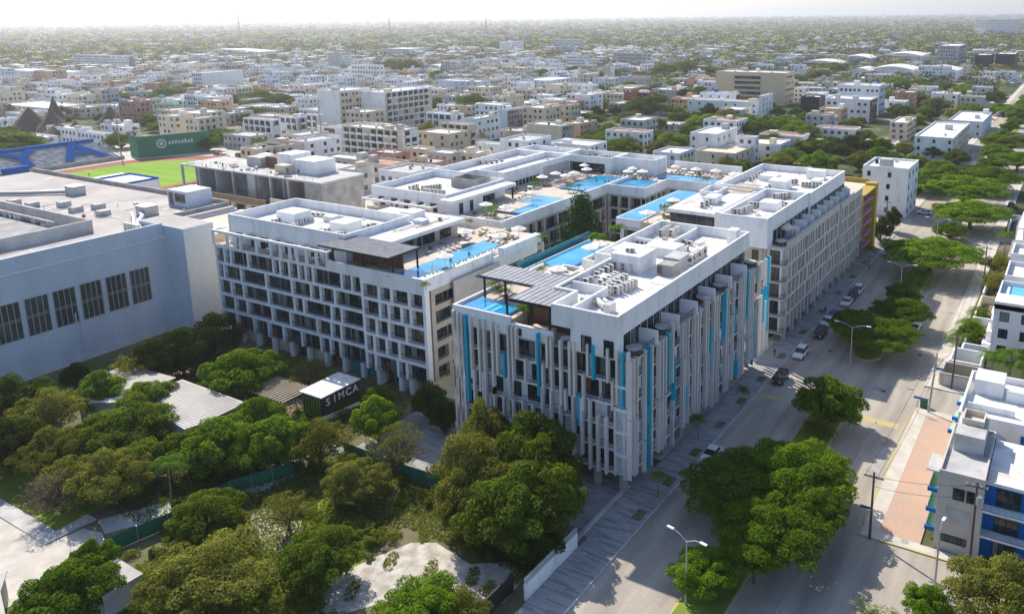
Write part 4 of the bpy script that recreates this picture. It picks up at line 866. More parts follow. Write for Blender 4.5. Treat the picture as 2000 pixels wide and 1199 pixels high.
# ================================================================ stadium
def strip(name, pts_in, pts_out, z, m):
    mb = MB()
    for i in range(len(pts_in)-1):
        a, b, c, d = pts_in[i], pts_in[i+1], pts_out[i+1], pts_out[i]; mb.face([(a[0],a[1],z),(b[0],b[1],z),(c[0],c[1],z),(d[0],d[1],z)])
    tag(mb.build(name, M[m]), kind='structure')
sheet('city_block_ground', rect(-420, -150, 60, 260), 0.014, 'walk')
sheet('sports_pitch', [(-348.5,60),(-288,60),(-288,188)]+[(-318.3+30.2*math.cos(t),188+26*math.sin(t)) for t in np.linspace(0.1, math.pi-.1, 14)]+[(-348.5,188)], 0.03, 'pitch')
inn = [(-348.7,60)]+[(-318.3-30.4*math.cos(t),188+27*math.sin(t)) for t in np.linspace(0, math.pi, 20)]+[(-288,60)]
out = [(-357.5,60)]+[(-318.3-39.4*math.cos(t),188+38*math.sin(t)) for t in np.linspace(0, math.pi, 20)]+[(-279,60)]
strip('running_track', inn, out, 0.034, 'track')
B = thing('stadium_stand', 'sloping blue stadium stand with big seat letters beside the running track', 'grandstand', (-370, 150, 0))
N = 16; mb = MB()
for i in range(N):
    x = -362.5-i*.95; z = .8+i*.42; mb.box(x-.95, x, 66, 198.5-i*.25, 0, z, 0)
    for j in range(40):
        if (j*7+i*3) % 11 < 7: mb.box(x-.75, x-.35, 67+j*3.25, 69.4+j*3.25, z, z+.06, 1)
mb.build('tiers', [M['ltgrey'], M['seat']], B)
MB().box(-379.5, -377.7, 66, 195, 0, 8.6).build('back_wall', M['blue'], B); MB().box(-362.4, -361.9, 66, 199, 0, 1.6).build('front_wall', M['grey'], B)
sl = MB()
for y in (66, 195.2): sl.face([(-362.4,y+3.4*(y>100),1.3),(-377.8,y,8.1),(-377.8,y+.5,8.1),(-362.4,y+.5+3.4*(y>100),1.3)])
sl.build('end_rail', M['tealglass'], B)
ang = math.atan2(.42, .95)
for ch, y in zip('PLAYA', (89, 113.5, 138, 162.5, 185)):
    o = text_on(B, ch, (-370.1, y, 4.55), (0, 0, 0), 19.5, M['seat'], .05, sx=1.0)
    o.matrix_basis = Matrix.Translation(Vector((-370.1, y, 4.75))-B.location) @ Matrix.Rotation(R_(90), 4, 'Z') @ Matrix.Rotation(ang, 4, 'X')
    o.scale = (1.35, 1, 1)
MB().box(-363.5, -361.2, 151, 160, .3, 3.4).build('gate_box', M['blue'], B)
B = thing('green_hoarding', 'tall green fabric hoarding with a faded pale emblem beside the stand', 'hoarding', (-353, 217, 0))
hp = lambda t, z: (-358.1+10.1*t, 203+28*t, z)
MB().face([hp(0,0),hp(1,0),hp(1,9.5),hp(0,9.5)]).face([hp(0,9.5),hp(1,9.5),(-348.3,231.2,9.5),(-358.4,203.1,9.5)]).face([(-358.4,203.1,0),(-358.4,203.1,9.5),(-348.3,231.2,9.5),(-348.3,231.2,0)]).face([hp(0,0),hp(0,9.5),(-372.2,207.6,9.3),(-372.2,207.6,0)]).build('fabric', M['greenp'], B)
for t in np.linspace(0, 1, 9): MB().disc(hp(t,0)[0]-.3, hp(t,0)[1]+.15, 0, .1, 9.6, .1, 6).build('post', M['steel'], B)
em = MB(); c0 = hp(.33, 5.6)
for k in range(20):
    a, b = 2*math.pi*k/20, 2*math.pi*(k+1)/20
    for r0, r1 in ((1.5, 2.1), (0, .9)):
        P3 = lambda r, t: (c0[0]+.08+r*math.cos(t)*.34, c0[1]+r*math.cos(t)*.94, c0[2]+r*math.sin(t))
        em.face([P3(r0,a),P3(r1,a),P3(r1,b),P3(r0,b)])
em.build('emblem', M['mall'], B)
mb = MB()
for i in range(8):
    t0 = .43+i*.045; mb.face([tuple(v+d for v, d in zip(hp(t0+a, z), (.08,-.03,0))) for a, z in ((0,5.0),(.03,5.0),(.03,6.3+(i%3)*.25),(0,6.3+(i%3)*.25))])
mb.build('faded_lettering', M['mall'], B)
def mast(x, y, h, label, cat='mast', rows=3, r=.22, lattice=False):
    B = thing('floodlight_mast' if rows else 'radio_mast', label, cat, (x, y, 0))
    if lattice:
        for dx, dy in ((-1,-1),(1,-1),(0,1)): MB().tube([(x+dx*r*4, y+dy*r*4, 0), (x+dx*r, y+dy*r, h)], r*.5, 5).build('leg', M['grey'], B)
        mb = MB()
        for i in range(12):
            z0, z1 = h*i/12, h*(i+1)/12; s0 = r*(4-3*i/12); mb.tube([(x-s0,y-s0,z0),(x+s0,y-s0,z1)], r*.3, 4); mb.tube([(x+s0,y-s0,z0),(x,y+s0,z1)], r*.3, 4)
        mb.build('bracing', M['grey'], B)
    else: MB().disc(x, y, 0, r*1.4, h, r*.7, 8).build('pole', M['grey'], B)
    for i in range(rows): MB().box(x-.9, x+.9, y-.15, y+.15, h-.9-i*1.3, h-.2-i*1.3).build('lamp_row', M['steel'], B)
mast(-275, 234.6, 27, 'tall grey floodlight mast beside the yellow balcony apartments', 'floodlight')
mast(-371.7, 203, 24.4, 'tall slim floodlight mast behind the end of the blue stand', 'floodlight', 2)
for (px, py, h, l) in ((470,86,115,'lattice radio mast, tallest on the hazy horizon at the left'),(607,68,100,'faint lattice radio mast between the two darker horizon masts'),(763,86,120,'lattice radio mast on the horizon above the blue and white school roof'),(951,84,100,'lattice radio mast on the horizon above the white slab hotel'),(434,64,130,'faintest radio mast, just left of the tallest one')):
    X, Y = at(px, py); k = math.hypot(X, Y)/1587.15; mast(X, Y, (py-36)*k*.98, l, 'radio mast', 0, .75, True)
# ================================================================ hand placed city buildings
EXCL = [(-46,-13,-100,1500),(-155,-40,0,200),(-255,-140,0,115),(-222,-158,128,162),(-420,-279,55,232),(-16,40,60,170),(-66,-40,195,216),(-16,22,150,246),(-160,-40,232,266)]
rb = random.Random(17)
CITY = []
def rooftop(B, x0, x1, y0, y1, z, n=None, seed=0):
    r = random.Random(seed); w, d = x1-x0, y1-y0
    if min(w, d) < 4: return
    for i in range(n if n is not None else r.choice((1, 2, 3))):
        a = r.uniform(x0+.6, x1-2.6); b = r.uniform(y0+.6, y1-2.6); k = r.random()
        if k < .4: MB().box(a, min(a+r.uniform(2,4), x1-.4), b, min(b+r.uniform(2,4), y1-.4), z, z+r.uniform(1.6,2.6)).build('roof_room', M[r.choice(('white','cream','ltgrey'))], B)
        elif k < .75: MB().disc(a+.6, b+.6, z+.02, .55, z+1.3, .5, 10).build('water_tank', M[r.choice(('dark','cream','ltgrey'))], B)
        else: MB().box(a, a+1, b, b+.4, z+.02, z+1).build('roof_unit', M['acmetal'], B)
def bl(cx, yt, lx, rx, H, wm='white', wm2=None, st=None, label=None, name='apartment_building', style='win', roof='roofwhite', cat=None, nroof=None, dep=None, big=False, frontwin=True, sidewin=True):
    X0, Y0 = at(cx, yt, H)
    X1 = X0
    while project(X1, Y0, H)[0] > lx and X1 > X0-200: X1 -= .25
    if dep: Y1 = Y0+dep
    else:
        Y1 = Y0
        while project(X0, Y1, H)[0] < rx and Y1 < Y0+120: Y1 += .25
    Y1 = max(Y1, Y0+4)
    B = thing(name, label, cat or name.split('_')[0] if name != 'apartment_building' else 'apartments', ((X0+X1)/2, (Y0+Y1)/2, 0))
    EXCL.append((X1-3, X0+3, Y0-3, Y1+3))
    st = st or max(1, round(H/3.1)); fh = (H-.6)/st; t = .3
    MB().box(X1, X0, Y0, Y1, 0, H-.7).build('wall', M[wm], B)
    MB().ring(X1, X0, Y0, Y1, H-.7, H, t).build('parapet', M[wm], B)
    MB().box(X1+t, X0-t, Y0+t, Y1-t, H-.7, H-.66).build('roof', M[roof], B)
    if wm2: MB().box(X0, X0+.12, Y0, Y1, .2, H-.8).build('side_cladding', M[wm2], B)
    r = random.Random(int(cx*7+yt)); XX = X0+(.12 if wm2 else 0)
    mats = WIN(); W = Pool(B, 'window', mats); BA = Pool(B, 'balcony', [M['white']])
    near = Y0 < 420
    def cheap(ax, p, a, b, z0, z1):
        if near: W.add(win(ax, p, a, b, z0, z1, 1.4, fr=.09))
        else:
            mb = MB(); fbox(mb, ax, p, 0, .12, a, b, z0, z1, 1); W.add(mb)
    if style == 'bands':
        for i in range(st):
            z = i*fh+.9; a = X1+1
            if frontwin: cheap('y', Y0, X1+(X0-X1)*.3, X0-(X0-X1)*.3, z+.4, z+fh-1.2)
            if sidewin: cheap('x', XX, Y0+1, Y1-1, z+.4, z+fh-1.2)
    else:
        stp = {'win':3.4,'dense':2.6,'sparse':6.0,'balc':4.2}[style]; ww = {'win':1.5,'dense':1.5,'sparse':1.0,'balc':2.8}[style]
        for i in range(st):
            z = i*fh+.8; h = min(1.5, fh-1.2) if style != 'balc' else fh-1.2
            if frontwin:
                a = X1+1.0+r.uniform(0,.6)
                while a < X0-ww-.6:
                    if r.random() < .88: cheap('y', Y0, a, a+ww, z+(.3 if style != 'balc' else -.2), z+.3+h)
                    if style == 'balc' and near: BA.add(MB().box(a-.4, a+ww+.4, Y0-1.1, Y0, z-.45, z-.3).box(a-.4,a+ww+.4,Y0-1.1,Y0-1.0,z-.3,z+.5))
                    a += stp
            if sidewin:
                a = Y0+1.0+r.uniform(0,.6)
                while a < Y1-ww-.6:
                    if r.random() < .88: cheap('x', XX, a, a+ww, z+(.3 if style != 'balc' else -.2), z+.3+h)
                    if style == 'balc' and near: BA.add(MB().box(XX, XX+1.1, a-.4, a+ww+.4, z-.45, z-.3).box(XX+1.0,XX+1.1,a-.4,a+ww+.4,z-.3,z+.5))
                    a += stp
    W.flush(60); BA.flush(60)
    rooftop(B, X1, X0, Y0, Y1, H-.66, nroof, int(cx))
    return B, (X1, X0, Y0, Y1)
bl(662,178,618,722,22,'white','cream',6,'left half of a tall bare white apartment complex with a cream side',style='dense',frontwin=False,nroof=4)
bl(751,181,704,842,21,'white','cream',6,'right half of a tall bare white apartment complex with balconied cream side',style='balc',frontwin=False,nroof=5)
bl(742,128,686,750,20,'white',None,5,'white rooftop block rising behind the tall bare white complex',style='win')
bl(668,250,619,676,11,'white','cream',3,'white banded low building joined to the cream balcony apartments',style='bands')
bl(785,255,668,816,13,'cream','white',4,'cream four storey apartments with yellowish balconies near the floodlight mast',style='balc',nroof=6)
bl(935,160,851,958,14,'mall',None,4,'pale blue four storey building with small square windows left of the big round tree',style='sparse')
bl(890,224,832,906,11,'white',None,3,'white apartments between the cream balcony block and the arch windowed house',style='balc')
bl(915,244,860,930,11,'cream',None,3,'cream apartments with small balconies in front of the arch windowed house',style='balc')
bl(931,232,907,976,12,'mall','white',3,'pale blue ended house with arched windows on its long white side',style='win',frontwin=False)
bl(990,215,975,1030,12,'mall','grey',4,'blue grey apartment building with glazed side beside the arch windowed house',style='dense',frontwin=False)
bl(1096,246,1029,1120,12,'cream','grey',4,'plain beige stepped block behind the rear hotel roof',style='dense',frontwin=False,nroof=2)
bl(995,284,932,1010,8,'white','cream',2,'white house with a thatched roof hut directly behind the hotel',style='sparse',name='house')
for i, (cx, yt, lx, rx, H, m_, l) in enumerate(((770,300,720,800,8,'redroof','rust roofed row house'),(830,292,790,850,8,'cream','cream row house with a yellow lattice'),(880,300,835,905,8,'warmgrey','grey row house'),(930,300,885,960,8,'cream','cream row house with a rust terrace'),(700,312,630,730,8,'ltgrey','pale grey row house'),(760,322,700,800,8,'cream','cream row house with a white tank'),(850,318,800,880,8,'redroof','rust red row house'),(690,332,650,730,9,'ltgrey','grey row house beside the concrete frame'),(800,338,740,860,9,'white','white roofed row house beside the long hotel parapet'))):
    bl(cx,yt,lx,rx,H,m_,None,2,l+', '+('left' if cx < 780 else 'right')+' of the row behind the hotel',style='win',name='house',roof=rb.choice(('redroof','roofwhite','ltgrey')))
bl(395,143,373,474,17,'white',None,5,'white block with one windowless long side left of the tall white complex',style='dense',sidewin=False)
bl(664,104,640,685,20,'ltgrey','white',6,'narrow white tower block far behind the tall white complex',style='dense',frontwin=False)
bl(800,96,743,842,11,'mall','white',3,'long blue and white school like building near the horizon masts',style='win')
bl(530,235,474,545,11,'white',None,3,'white three storey apartments nearest the green hoarding',style='balc')
bl(580,230,545,598,11,'white','beige',3,'white three storey apartments with beige stair towers, middle of three',style='balc')
bl(620,225,596,632,11,'white',None,3,'white three storey apartments touching the floodlight mast',style='balc')
bl(250,110,143,262,17,'white','grey',5,'long dark windowed block on the far left skyline',style='dense')
bl(120,142,0,172,9,'white',None,2,'long white mall like building at the far left',style='win')
bl(240,246,196,272,7,'white',None,2,'white low house under the tall green hoarding end',style='win',name='house')
bl(150,252,90,180,8,'white',None,2,'white villa under the low thatched roofs behind the blue stand',style='win',name='villa')
bl(205,262,150,212,7,'white',None,2,'white villa with dark doors just above the blue stand',style='win',name='villa')
bl(90,268,40,112,6,'white',None,2,'white villa half hidden by trees at the left of the blue stand',style='win',name='villa')
bl(95,212,0,175,6,'white',None,2,'long low white villa row behind the thatched cones',style='sparse',name='villa')
bl(388,222,344,440,12,'cream',None,4,'cream apartment house behind the green hoarding',style='win')
bl(340,205,300,352,10,'mint',None,3,'pale green house behind the green hoarding trees',style='sparse',name='house')
bl(283,198,222,300,7,'blue',None,2,'blue fronted low house with a white shade roof',style='sparse',name='house')
ob, (ox0, ox1, oy0, oy1) = bl(1535,143,1399,1553,22,'tan','tan',5,'large tan office block with recessed rows of windows',style='dense',frontwin=False,nroof=5)
oa, oe = ox0+(ox1-ox0)*.27, ox0+(ox1-ox0)*.66
MB().box(oa, oe, oy0-.1, oy0-.03, 3, 20.6).build('recess_wall', M['cream'], ob)
for i in range(5):
    MB().box(oa+.4, oe-.4, oy0-.16, oy0-.1, 3.2+i*3.5, 5.2+i*3.5).build('window_band', M['glass'], ob); MB().box(oa, oe, oy0-1.3, oy0-.1, 5.6+i*3.5, 6.3+i*3.5).build('gallery', M['tan'], ob)
bl(1480,200,1344,1490,8,'white',None,2,'long low white building in front of the tan office block',style='sparse')
bl(1438,184,1367,1446,11,'white','red',3,'white upper storey with a red end in front of the tan office block',style='sparse')
bl(1490,188,1482,1510,14,'white',None,4,'slim white stair tower beside the tan office block',style='sparse')
bl(1600,190,1565,1612,13,'dark',None,3,'small black modern house with a white frame',style='sparse')
bl(1700,195,1612,1714,13,'white','brown',3,'black and white modern apartments with orange window strips',style='win')
bl(1718,168,1637,1730,18,'white','mall',4,'pale grey block rising behind the black and white modern apartments',style='dense')
bl(1400,262,1349,1440,12,'white',None,3,'white three storey house with a stepped top near the rooftop umbrellas',style='sparse',name='house')
bl(1436,300,1358,1480,7,'cream',None,2,'peach coloured house with an orange roof terrace behind the umbrellas',style='sparse',name='house',roof='cream')
bl(1476,268,1440,1482,11,'white',None,3,'white house with a blue window on its end behind the peach house',style='win',name='house')
bl(1775,330,1687,1795,15,'white',None,4,'white four storey house with umbrellas on its roof past the yellow building',style='sparse',name='house',nroof=3)
bl(1862,270,1787,1894,10,'white','cream',3,'white apartment house with a brown panel beside the avenue trees',style='sparse')
bl(1920,238,1853,1938,8,'mall','mall',2,'pale blue hall with a red shed roof near the far avenue',style='sparse')
bl(1772,240,1738,1790,9,'cream',None,3,'cream narrow house behind the brown panelled apartments',style='win',name='house')
bl(1270,182,1219,1278,12,'red','red',3,'dark red balcony apartments in the middle distance',style='balc')
bl(1262,152,1200,1272,9,'ltgrey',None,2,'long pale wall building beside the tan tower',style='sparse')
bl(1192,128,1180,1200,18,'beige','white',4,'slim tan tower left of the long pale wall building',style='sparse',frontwin=False)
bl(1146,110,1106,1152,17,'mall','white',5,'pale grey slab block with vertical fins',style='dense')
bl(1255,105,1198,1264,15,'ltgrey',None,4,'grey unfinished frame block with open arches',style='dense')
bl(1072,158,1018,1126,13,'mall','white',4,'white building with a dark windowed end beside a phone mast',style='sparse')
bl(1875,90,1832,1890,24,'ltgrey',None,6,'grey balcony tower on the right skyline',style='dense')
bl(1935,108,1905,1942,16,'dark',None,4,'dark red topped block on the right skyline',style='sparse')
bl(1984,106,1945,1990,16,'dark',None,4,'dark glass block beside the right skyline tower',style='dense')
bl(1000,82,975,1022,20,'white',None,5,'white slab hotel far away under the right horizon mast',style='sparse')
bl(1130,78,1081,1140,18,'mall',None,5,'pale long hotel near the horizon above the rooftop pools',style='dense')
bl(1990,38,1906,1999,42,'white',None,10,'far white resort tower row at the right end of the horizon',style='dense')
def arch_hall(cx, yt, lx, H, dep, label, m_='white', n=10):
    X0, Y0 = at(cx, yt, H); X1 = X0
    while project(X1, Y0, H)[0] > lx and X1 > X0-300: X1 -= .5
    B = thing('warehouse', label, 'warehouse', ((X0+X1)/2, Y0, 0)); EXCL.append((X1, X0, Y0, Y0+dep)); MB().box(X1, X0, Y0, Y0+dep, 0, H-1.5).build('wall', M[m_], B)
    mb = MB(); pr = [(X1+(X0-X1)*k/n, H-1.5+3.0*math.sin(math.pi*k/n)) for k in range(n+1)]
    for a, b in zip(pr, pr[1:]): mb.face([(a[0],Y0-.3,a[1]),(b[0],Y0-.3,b[1]),(b[0],Y0+dep,b[1]),(a[0],Y0+dep,a[1])])
    mb.face([(p[0],Y0-.3,p[1]) for p in pr]); mb.build('roof', M['roofwhite'], B)
for a in ((505,100,375,10,40,'long silver roofed warehouse on the left skyline'),(868,130,820,8,22,'small white dome roofed court behind the tall white complex'),(1783,134,1700,9,45,'arched white warehouse nearest the raised rail line'),(1870,136,1790,9,45,'arched white warehouse, right of the pair by the raised rail line'),(1700,137,1660,8,35,'small arched white warehouse, left of the pair by the raised rail line'),(1800,107,1724,10,60,'wide pale warehouse beyond the raised rail line'),(1700,112,1640,9,50,'blue grey warehouse beyond the raised rail line'),(1640,122,1560,8,40,'red fronted warehouse beyond the raised rail line')):
    arch_hall(*a, m_='mall' if 'blue' in a[5] else 'red' if 'red' in a[5] else 'white')
B = thing('rail_viaduct', 'long grey raised rail viaduct crossing the right middle distance', 'viaduct', (-200, 1060, 0))
MB().box(-420, 60, 1060, 1068, 7, 9).build('deck', M['grey'], B)
for i in range(24): MB().box(-415+i*20, -413+i*20, 1062, 1066, 0, 7).build('pier', M['grey'], B)
# thatched roofs
def thatch(ax, ay, lx, rx, by, H, label, rect_=False):
    X, Y = at(ax, ay, H); k = math.hypot(X, Y)/1587; r = (rx-lx)*k/2; hb = max(2.6, H-(by-ay)*k*1.05)
    B = thing('thatched_roof_hut', label, 'thatched hut', (X, Y, 0)); n = 14; mb = MB()
    lv = [(1.0, hb), (.62, hb+(H-hb)*.33), (.3, hb+(H-hb)*.68), (.03, H)]
    pts = [[(X+r*s*math.cos(2*math.pi*j/n)*(1.25 if rect_ else 1), Y+r*s*math.sin(2*math.pi*j/n), z) for j in range(n)] for s, z in lv]
    for a, b in zip(pts, pts[1:]):
        for j in range(n): mb.face([a[j],a[(j+1)%n],b[(j+1)%n],b[j]])
    mb.face(pts[0][::-1]); mb.build('roof', M['thatch'], B)
    MB().disc(X, Y, 0, r*.78, hb, r*.78, 12).build('wall', M['cream'], B); EXCL.append((X-r, X+r, Y-r, Y+r))
for a in ((55,210,14,88,252,15,'broad thatched cone roof at the far left behind the stand'),(102,189,88,120,225,19,'tall steep thatched cone, the sharpest of the group'),(100,217,66,130,248,13,'dark thatched cone in front of the steep one'),(214,207,186,232,236,12,'thatched cone roof behind the right end of the stand'),(18,203,0,34,216,10,'small thatched cone cut by the left edge'),(112,238,82,132,256,10,'low thatched roof over the white villa, left one'),(146,237,122,166,256,10,'low thatched roof over the white villa, right one'),(940,258,930,962,268,11,'small thatched hut on the white house behind the hotel')): thatch(*a)
# flat court roof
B = thing('sports_hall', 'low building with a pale blue rooftop court beside the pitch', 'sports hall', (-262, 138, 0))
MB().box(-276,-254,128,150,0,9.8).build('wall', M['white'], B); MB().box(-270,-254.5,132,149.5,9.8,9.9).build('court', M['mall'], B); MB().ring(-270.3,-254.2,131.7,149.8,9.8,10.4,.3).build('edge', M['blue'], B)
EXCL.append((-278,-252,126,152))
B = thing('apartment_building', 'cream walled building between the hall roof and the concrete frame', 'apartments', (-236, 122, 0))
MB().box(-246,-229,118,127,0,13).build('wall', M['cream'], B); MB().ring(-246,-229,118,127,13,13.7,.3).build('parapet', M['cream'], B)
for a in (-244,-240): win('y',118,a,a+1.5,10,11.2).build('window', WIN(), B)
EXCL.append((-260,-226,114,130))
# ================================================================ trees
def np_mesh(name, V, Fq, mats, smooth=False):
    me = bpy.data.meshes.new(name); nv, nf = len(V), len(Fq); k = Fq.shape[1]
    me.vertices.add(nv); me.vertices.foreach_set('co', V.astype(np.float32).ravel())
    me.loops.add(nf*k); me.loops.foreach_set('vertex_index', Fq.astype(np.int32).ravel())
    me.polygons.add(nf); me.polygons.foreach_set('loop_start', np.arange(0, nf*k, k, dtype=np.int32)); me.polygons.foreach_set('loop_total', np.full(nf, k, dtype=np.int32))
    for m in mats: me.materials.append(m)
    me.update(calc_edges=True); return me
def leaf_quads(P, Nrm, size, rng, aspect=.55):
    """a leaf-sized quad at every point, lying roughly across the given normal"""
    n = len(P); Nn = Nrm/(np.linalg.norm(Nrm, axis=1, keepdims=True)+1e-9)
    T = np.cross(Nn, rng.normal(size=(n,3))); T /= np.linalg.norm(T, axis=1, keepdims=True)+1e-9; Bt = np.cross(Nn, T)
    s = (size*rng.uniform(.6, 1.4, n))[:,None]
    V = np.empty((n,4,3)); V[:,0] = P-T*s*.5; V[:,1] = P-Bt*s*aspect*.5+Nn*s*.06; V[:,2] = P+T*s*.5; V[:,3] = P+Bt*s*aspect*.5+Nn*s*.06
    return V.reshape(-1,3), np.arange(n*4).reshape(-1,4)
def crown_points(rng, lobes, per, flat):
    Ps, Ns = [], []
    for (c, r) in lobes:
        n = int(per*(r**2)); d = rng.normal(size=(n,3)); d /= np.linalg.norm(d, axis=1, keepdims=True)
        d[:,2] = np.where(d[:,2] < -.25, -d[:,2], d[:,2])
        # clumpy sub-bulges
        k = 9; sb = rng.normal(size=(k,3)); sb /= np.linalg.norm(sb, axis=1, keepdims=True)
        bump = np.max(d@sb.T, axis=1); rad = r*(.62+.42*np.clip(bump, 0, 1)**3)*rng.uniform(.78, 1.06, n)
        p = np.array(c)+d*rad[:,None]*np.array([1,1,flat]); keep = rng.random(n) < .35+.65*np.clip(bump, 0, 1)**2
        Ps.append(p[keep]); Ns.append((d+rng.normal(size=d.shape)*.55+np.array([0,0,.5]))[keep])
    return np.concatenate(Ps), np.concatenate(Ns)
def make_tree(kind, seed, fol, nlobe=13, flat=.7, per=3300, leaf=.034, spread=1.0, hz=.85, trunk_h=.5, sparse=1.0):
    per *= 3.9; leaf *= 1.22; trunk_h *= .75
    """unit tree: crown radius about 1, base at z=0"""
    rng = np.random.default_rng(seed); lobes = []
    nlobe = int(nlobe*2.5)
    for i in range(nlobe):
        if i == 0: a, rr = 0, 0
        else: a = i*2.4+rng.uniform(-.3,.3); rr = math.sqrt(i/nlobe)*.78*spread
        r = rng.uniform(.15, .29)*(1.12-.35*rr); z = trunk_h+hz*(1-.62*rr**1.6)*rng.uniform(.55,1.0)
        lobes.append(((rr*math.cos(a), rr*math.sin(a), z), r))
        if rng.random() < .75: lobes.append(((rr*.9*math.cos(a+.25), rr*.9*math.sin(a+.25), trunk_h+.1+(z-trunk_h)*.42), r*.9))
    P, Nn = crown_points(rng, lobes, per*sparse, flat); V, Fq = leaf_quads(P, Nn, leaf, rng)
    root = thing(kind, 'tree', 'tree', (0,0,0)); cr = link(np_mesh('crown', V, Fq, [fol]), 'crown', root)
    tb = MB(); tb.tube([(0,0,0),(.01,.01,trunk_h*.6),(.0,.0,trunk_h)], [.055,.042,.034], 7)
    for c, r in lobes[::3]:
        mx, my = c[0]*.45, c[1]*.45; tb.tube([(0,0,trunk_h*.75),(mx,my,trunk_h+(c[2]-trunk_h)*.35),(c[0]*.95,c[1]*.95,c[2])], [.03,.018,.006], 5, cap=False)
        if sparse < .6:
            for j in range(4): e = rng.normal(size=3)*.22; tb.tube([(mx,my,trunk_h+(c[2]-trunk_h)*.35),(c[0]+e[0],c[1]+e[1],c[2]+abs(e[2])*.7)], [.012,.003], 4, cap=False)
    tb.build('trunk', M['trunk'], root); return proto_done(root)
T = {}
T['rain'] = [make_tree('rain_tree', 1, F['bright'], 17, .5, 4200, .030, 1.12, .55, .45), make_tree('rain_tree', 2, F['mid'], 17, .48, 4200, .030, 1.15, .5, .45)]
T['mid'] = [make_tree('broadleaf_tree', 3, F['mid'], 14, .8, 3600, .036, 1.0, .95, .16), make_tree('broadleaf_tree', 4, F['mid'], 12, .75, 3600, .034, 1.0, .85, .2)]
T['bright'] = [make_tree('broadleaf_tree', 5, F['bright'], 12, .8, 3600, .038, .95, .95, .16), make_tree('broadleaf_tree', 6, F['bright'], 15, .7, 3600, .034, 1.05, .8, .18)]
T['dark'] = [make_tree('broadleaf_tree', 7, F['dark'], 13, .85, 3600, .036, .95, .95, .12)]
T['olive'] = [make_tree('broadleaf_tree', 8, F['olive'], 14, .75, 2600, .034, 1.05, .85, .4, .75), make_tree('broadleaf_tree', 9, F['olive'], 15, .8, 3200, .032, 1.0, .95, .2)]
T['sparse'] = [make_tree('thin_tree', 10, F['olive'], 11, .8, 1500, .034, 1.1, 1.0, .5, .5)]
T['bare'] = [make_tree('bare_tree', 11, F['dry'], 13, .8, 1500, .03, 1.1, .9, .4, .55)]
def make_bush(seed, fol, kind='bush'):
    rng = np.random.default_rng(seed); lobes = [((rng.uniform(-.6,.6), rng.uniform(-.6,.6), rng.uniform(.15,.5)), rng.uniform(.3,.5)) for i in range(7)]
    P, Nn = crown_points(rng, lobes, 1500, .8); P[:,2] = np.maximum(P[:,2], .02); V, Fq = leaf_quads(P, Nn, .07, rng)
    root = thing(kind, 'bush', 'bush'); link(np_mesh('foliage', V, Fq, [fol]), 'foliage', root)
    tb = MB()
    for c, r in lobes: tb.tube([(0,0,0),(c[0]*.9,c[1]*.9,c[2])], [.04,.01], 5, cap=False)
    tb.build('stem', M['trunk'], root); return proto_done(root)
T['bush'] = [make_bush(20, F['weed']), make_bush(21, F['mid']), make_bush(22, F['bright'])]
def make_palm(seed, nf=16, kind='palm_tree', h=1.0, fol='palm', flen=.55):
    rng = np.random.default_rng(seed); root = thing(kind, 'palm', 'palm tree'); mb = MB()
    lean = rng.uniform(-.06, .06, 2); mb.tube([(0,0,0),(lean[0]*.4,lean[1]*.4,h*.5),(lean[0],lean[1],h)], [.03,.022,.02], 7); mb.build('trunk', M['palmtrunk'], root)
    c0 = np.array([lean[0], lean[1], h])
    Vs = []
    for i in range(nf):
        a = 2*math.pi*i/nf+rng.uniform(-.15,.15); up = rng.uniform(.1, .9); L = flen*rng.uniform(.85, 1.1); d = np.array([math.cos(a), math.sin(a), 0]); s = np.array([-math.sin(a), math.cos(a), 0]); prev = None
        for j in range(11):
            t = j/10; p = c0+d*L*t*(1-.15*up)+np.array([0,0,1])*(L*(up*t-1.15*t*t*(.45+.5*up)))
            w = L*.24*math.sin(math.pi*min(1, .12+t*.9))**.7
            if prev is not None:
                q = (prev+p)/2; u = p-prev
                for sg in (1, -1):
                    for e in (0, .5):
                        b = prev+u*e; tip = b+s*sg*w+u*.9-np.array([0,0,.32*w]); Vs += [b, b+u*.42, tip, tip-u*.1]
            prev = p
    V = np.array(Vs); link(np_mesh('frond', V, np.arange(len(V)).reshape(-1,4), [F[fol]]), 'crown', root); return proto_done(root)
T['palm'] = [make_palm(31), make_palm(32, 13)]; T['fanpalm'] = [make_palm(33, 20, 'palm_tree', .35, 'palm', .75)]; T['potpalm'] = [make_palm(34, 11, 'potted_palm', .45, 'palm', .6)]
def make_pine():
    rng = np.random.default_rng(41); root = thing('conifer_tree', 'conifer', 'tree'); tb = MB(); tb.tube([(0,0,0),(0,0,2.6)], [.08,.01], 7); P = []; Nn = []
    for i in range(70):
        z = .25+2.3*(i/70); L = 1.05*(1-(i/70)**1.3)*rng.uniform(.7,1.1)+.12; a = i*2.4; d = np.array([math.cos(a), math.sin(a), .28])
        tb.tube([(0,0,z),tuple(np.array([0,0,z])+d*L)], [.018,.005], 4, cap=False)
        n = int(320*L)+40; t = rng.uniform(.15, 1, n)[:,None]; P.append(np.array([0,0,z])+d*L*t+rng.normal(size=(n,3))*np.array([.11,.11,.07])*(1.2-.6*t)); Nn.append(rng.normal(size=(n,3))+np.array([0,0,.8])+d)
    V, Fq = leaf_quads(np.concatenate(P), np.concatenate(Nn), .075, rng, .4); link(np_mesh('crown', V, Fq, [F['pine']]), 'crown', root); tb.build('trunk', M['trunk'], root); return proto_done(root)
T['pine'] = [make_pine()]
rt = random.Random(99)
TREES = []
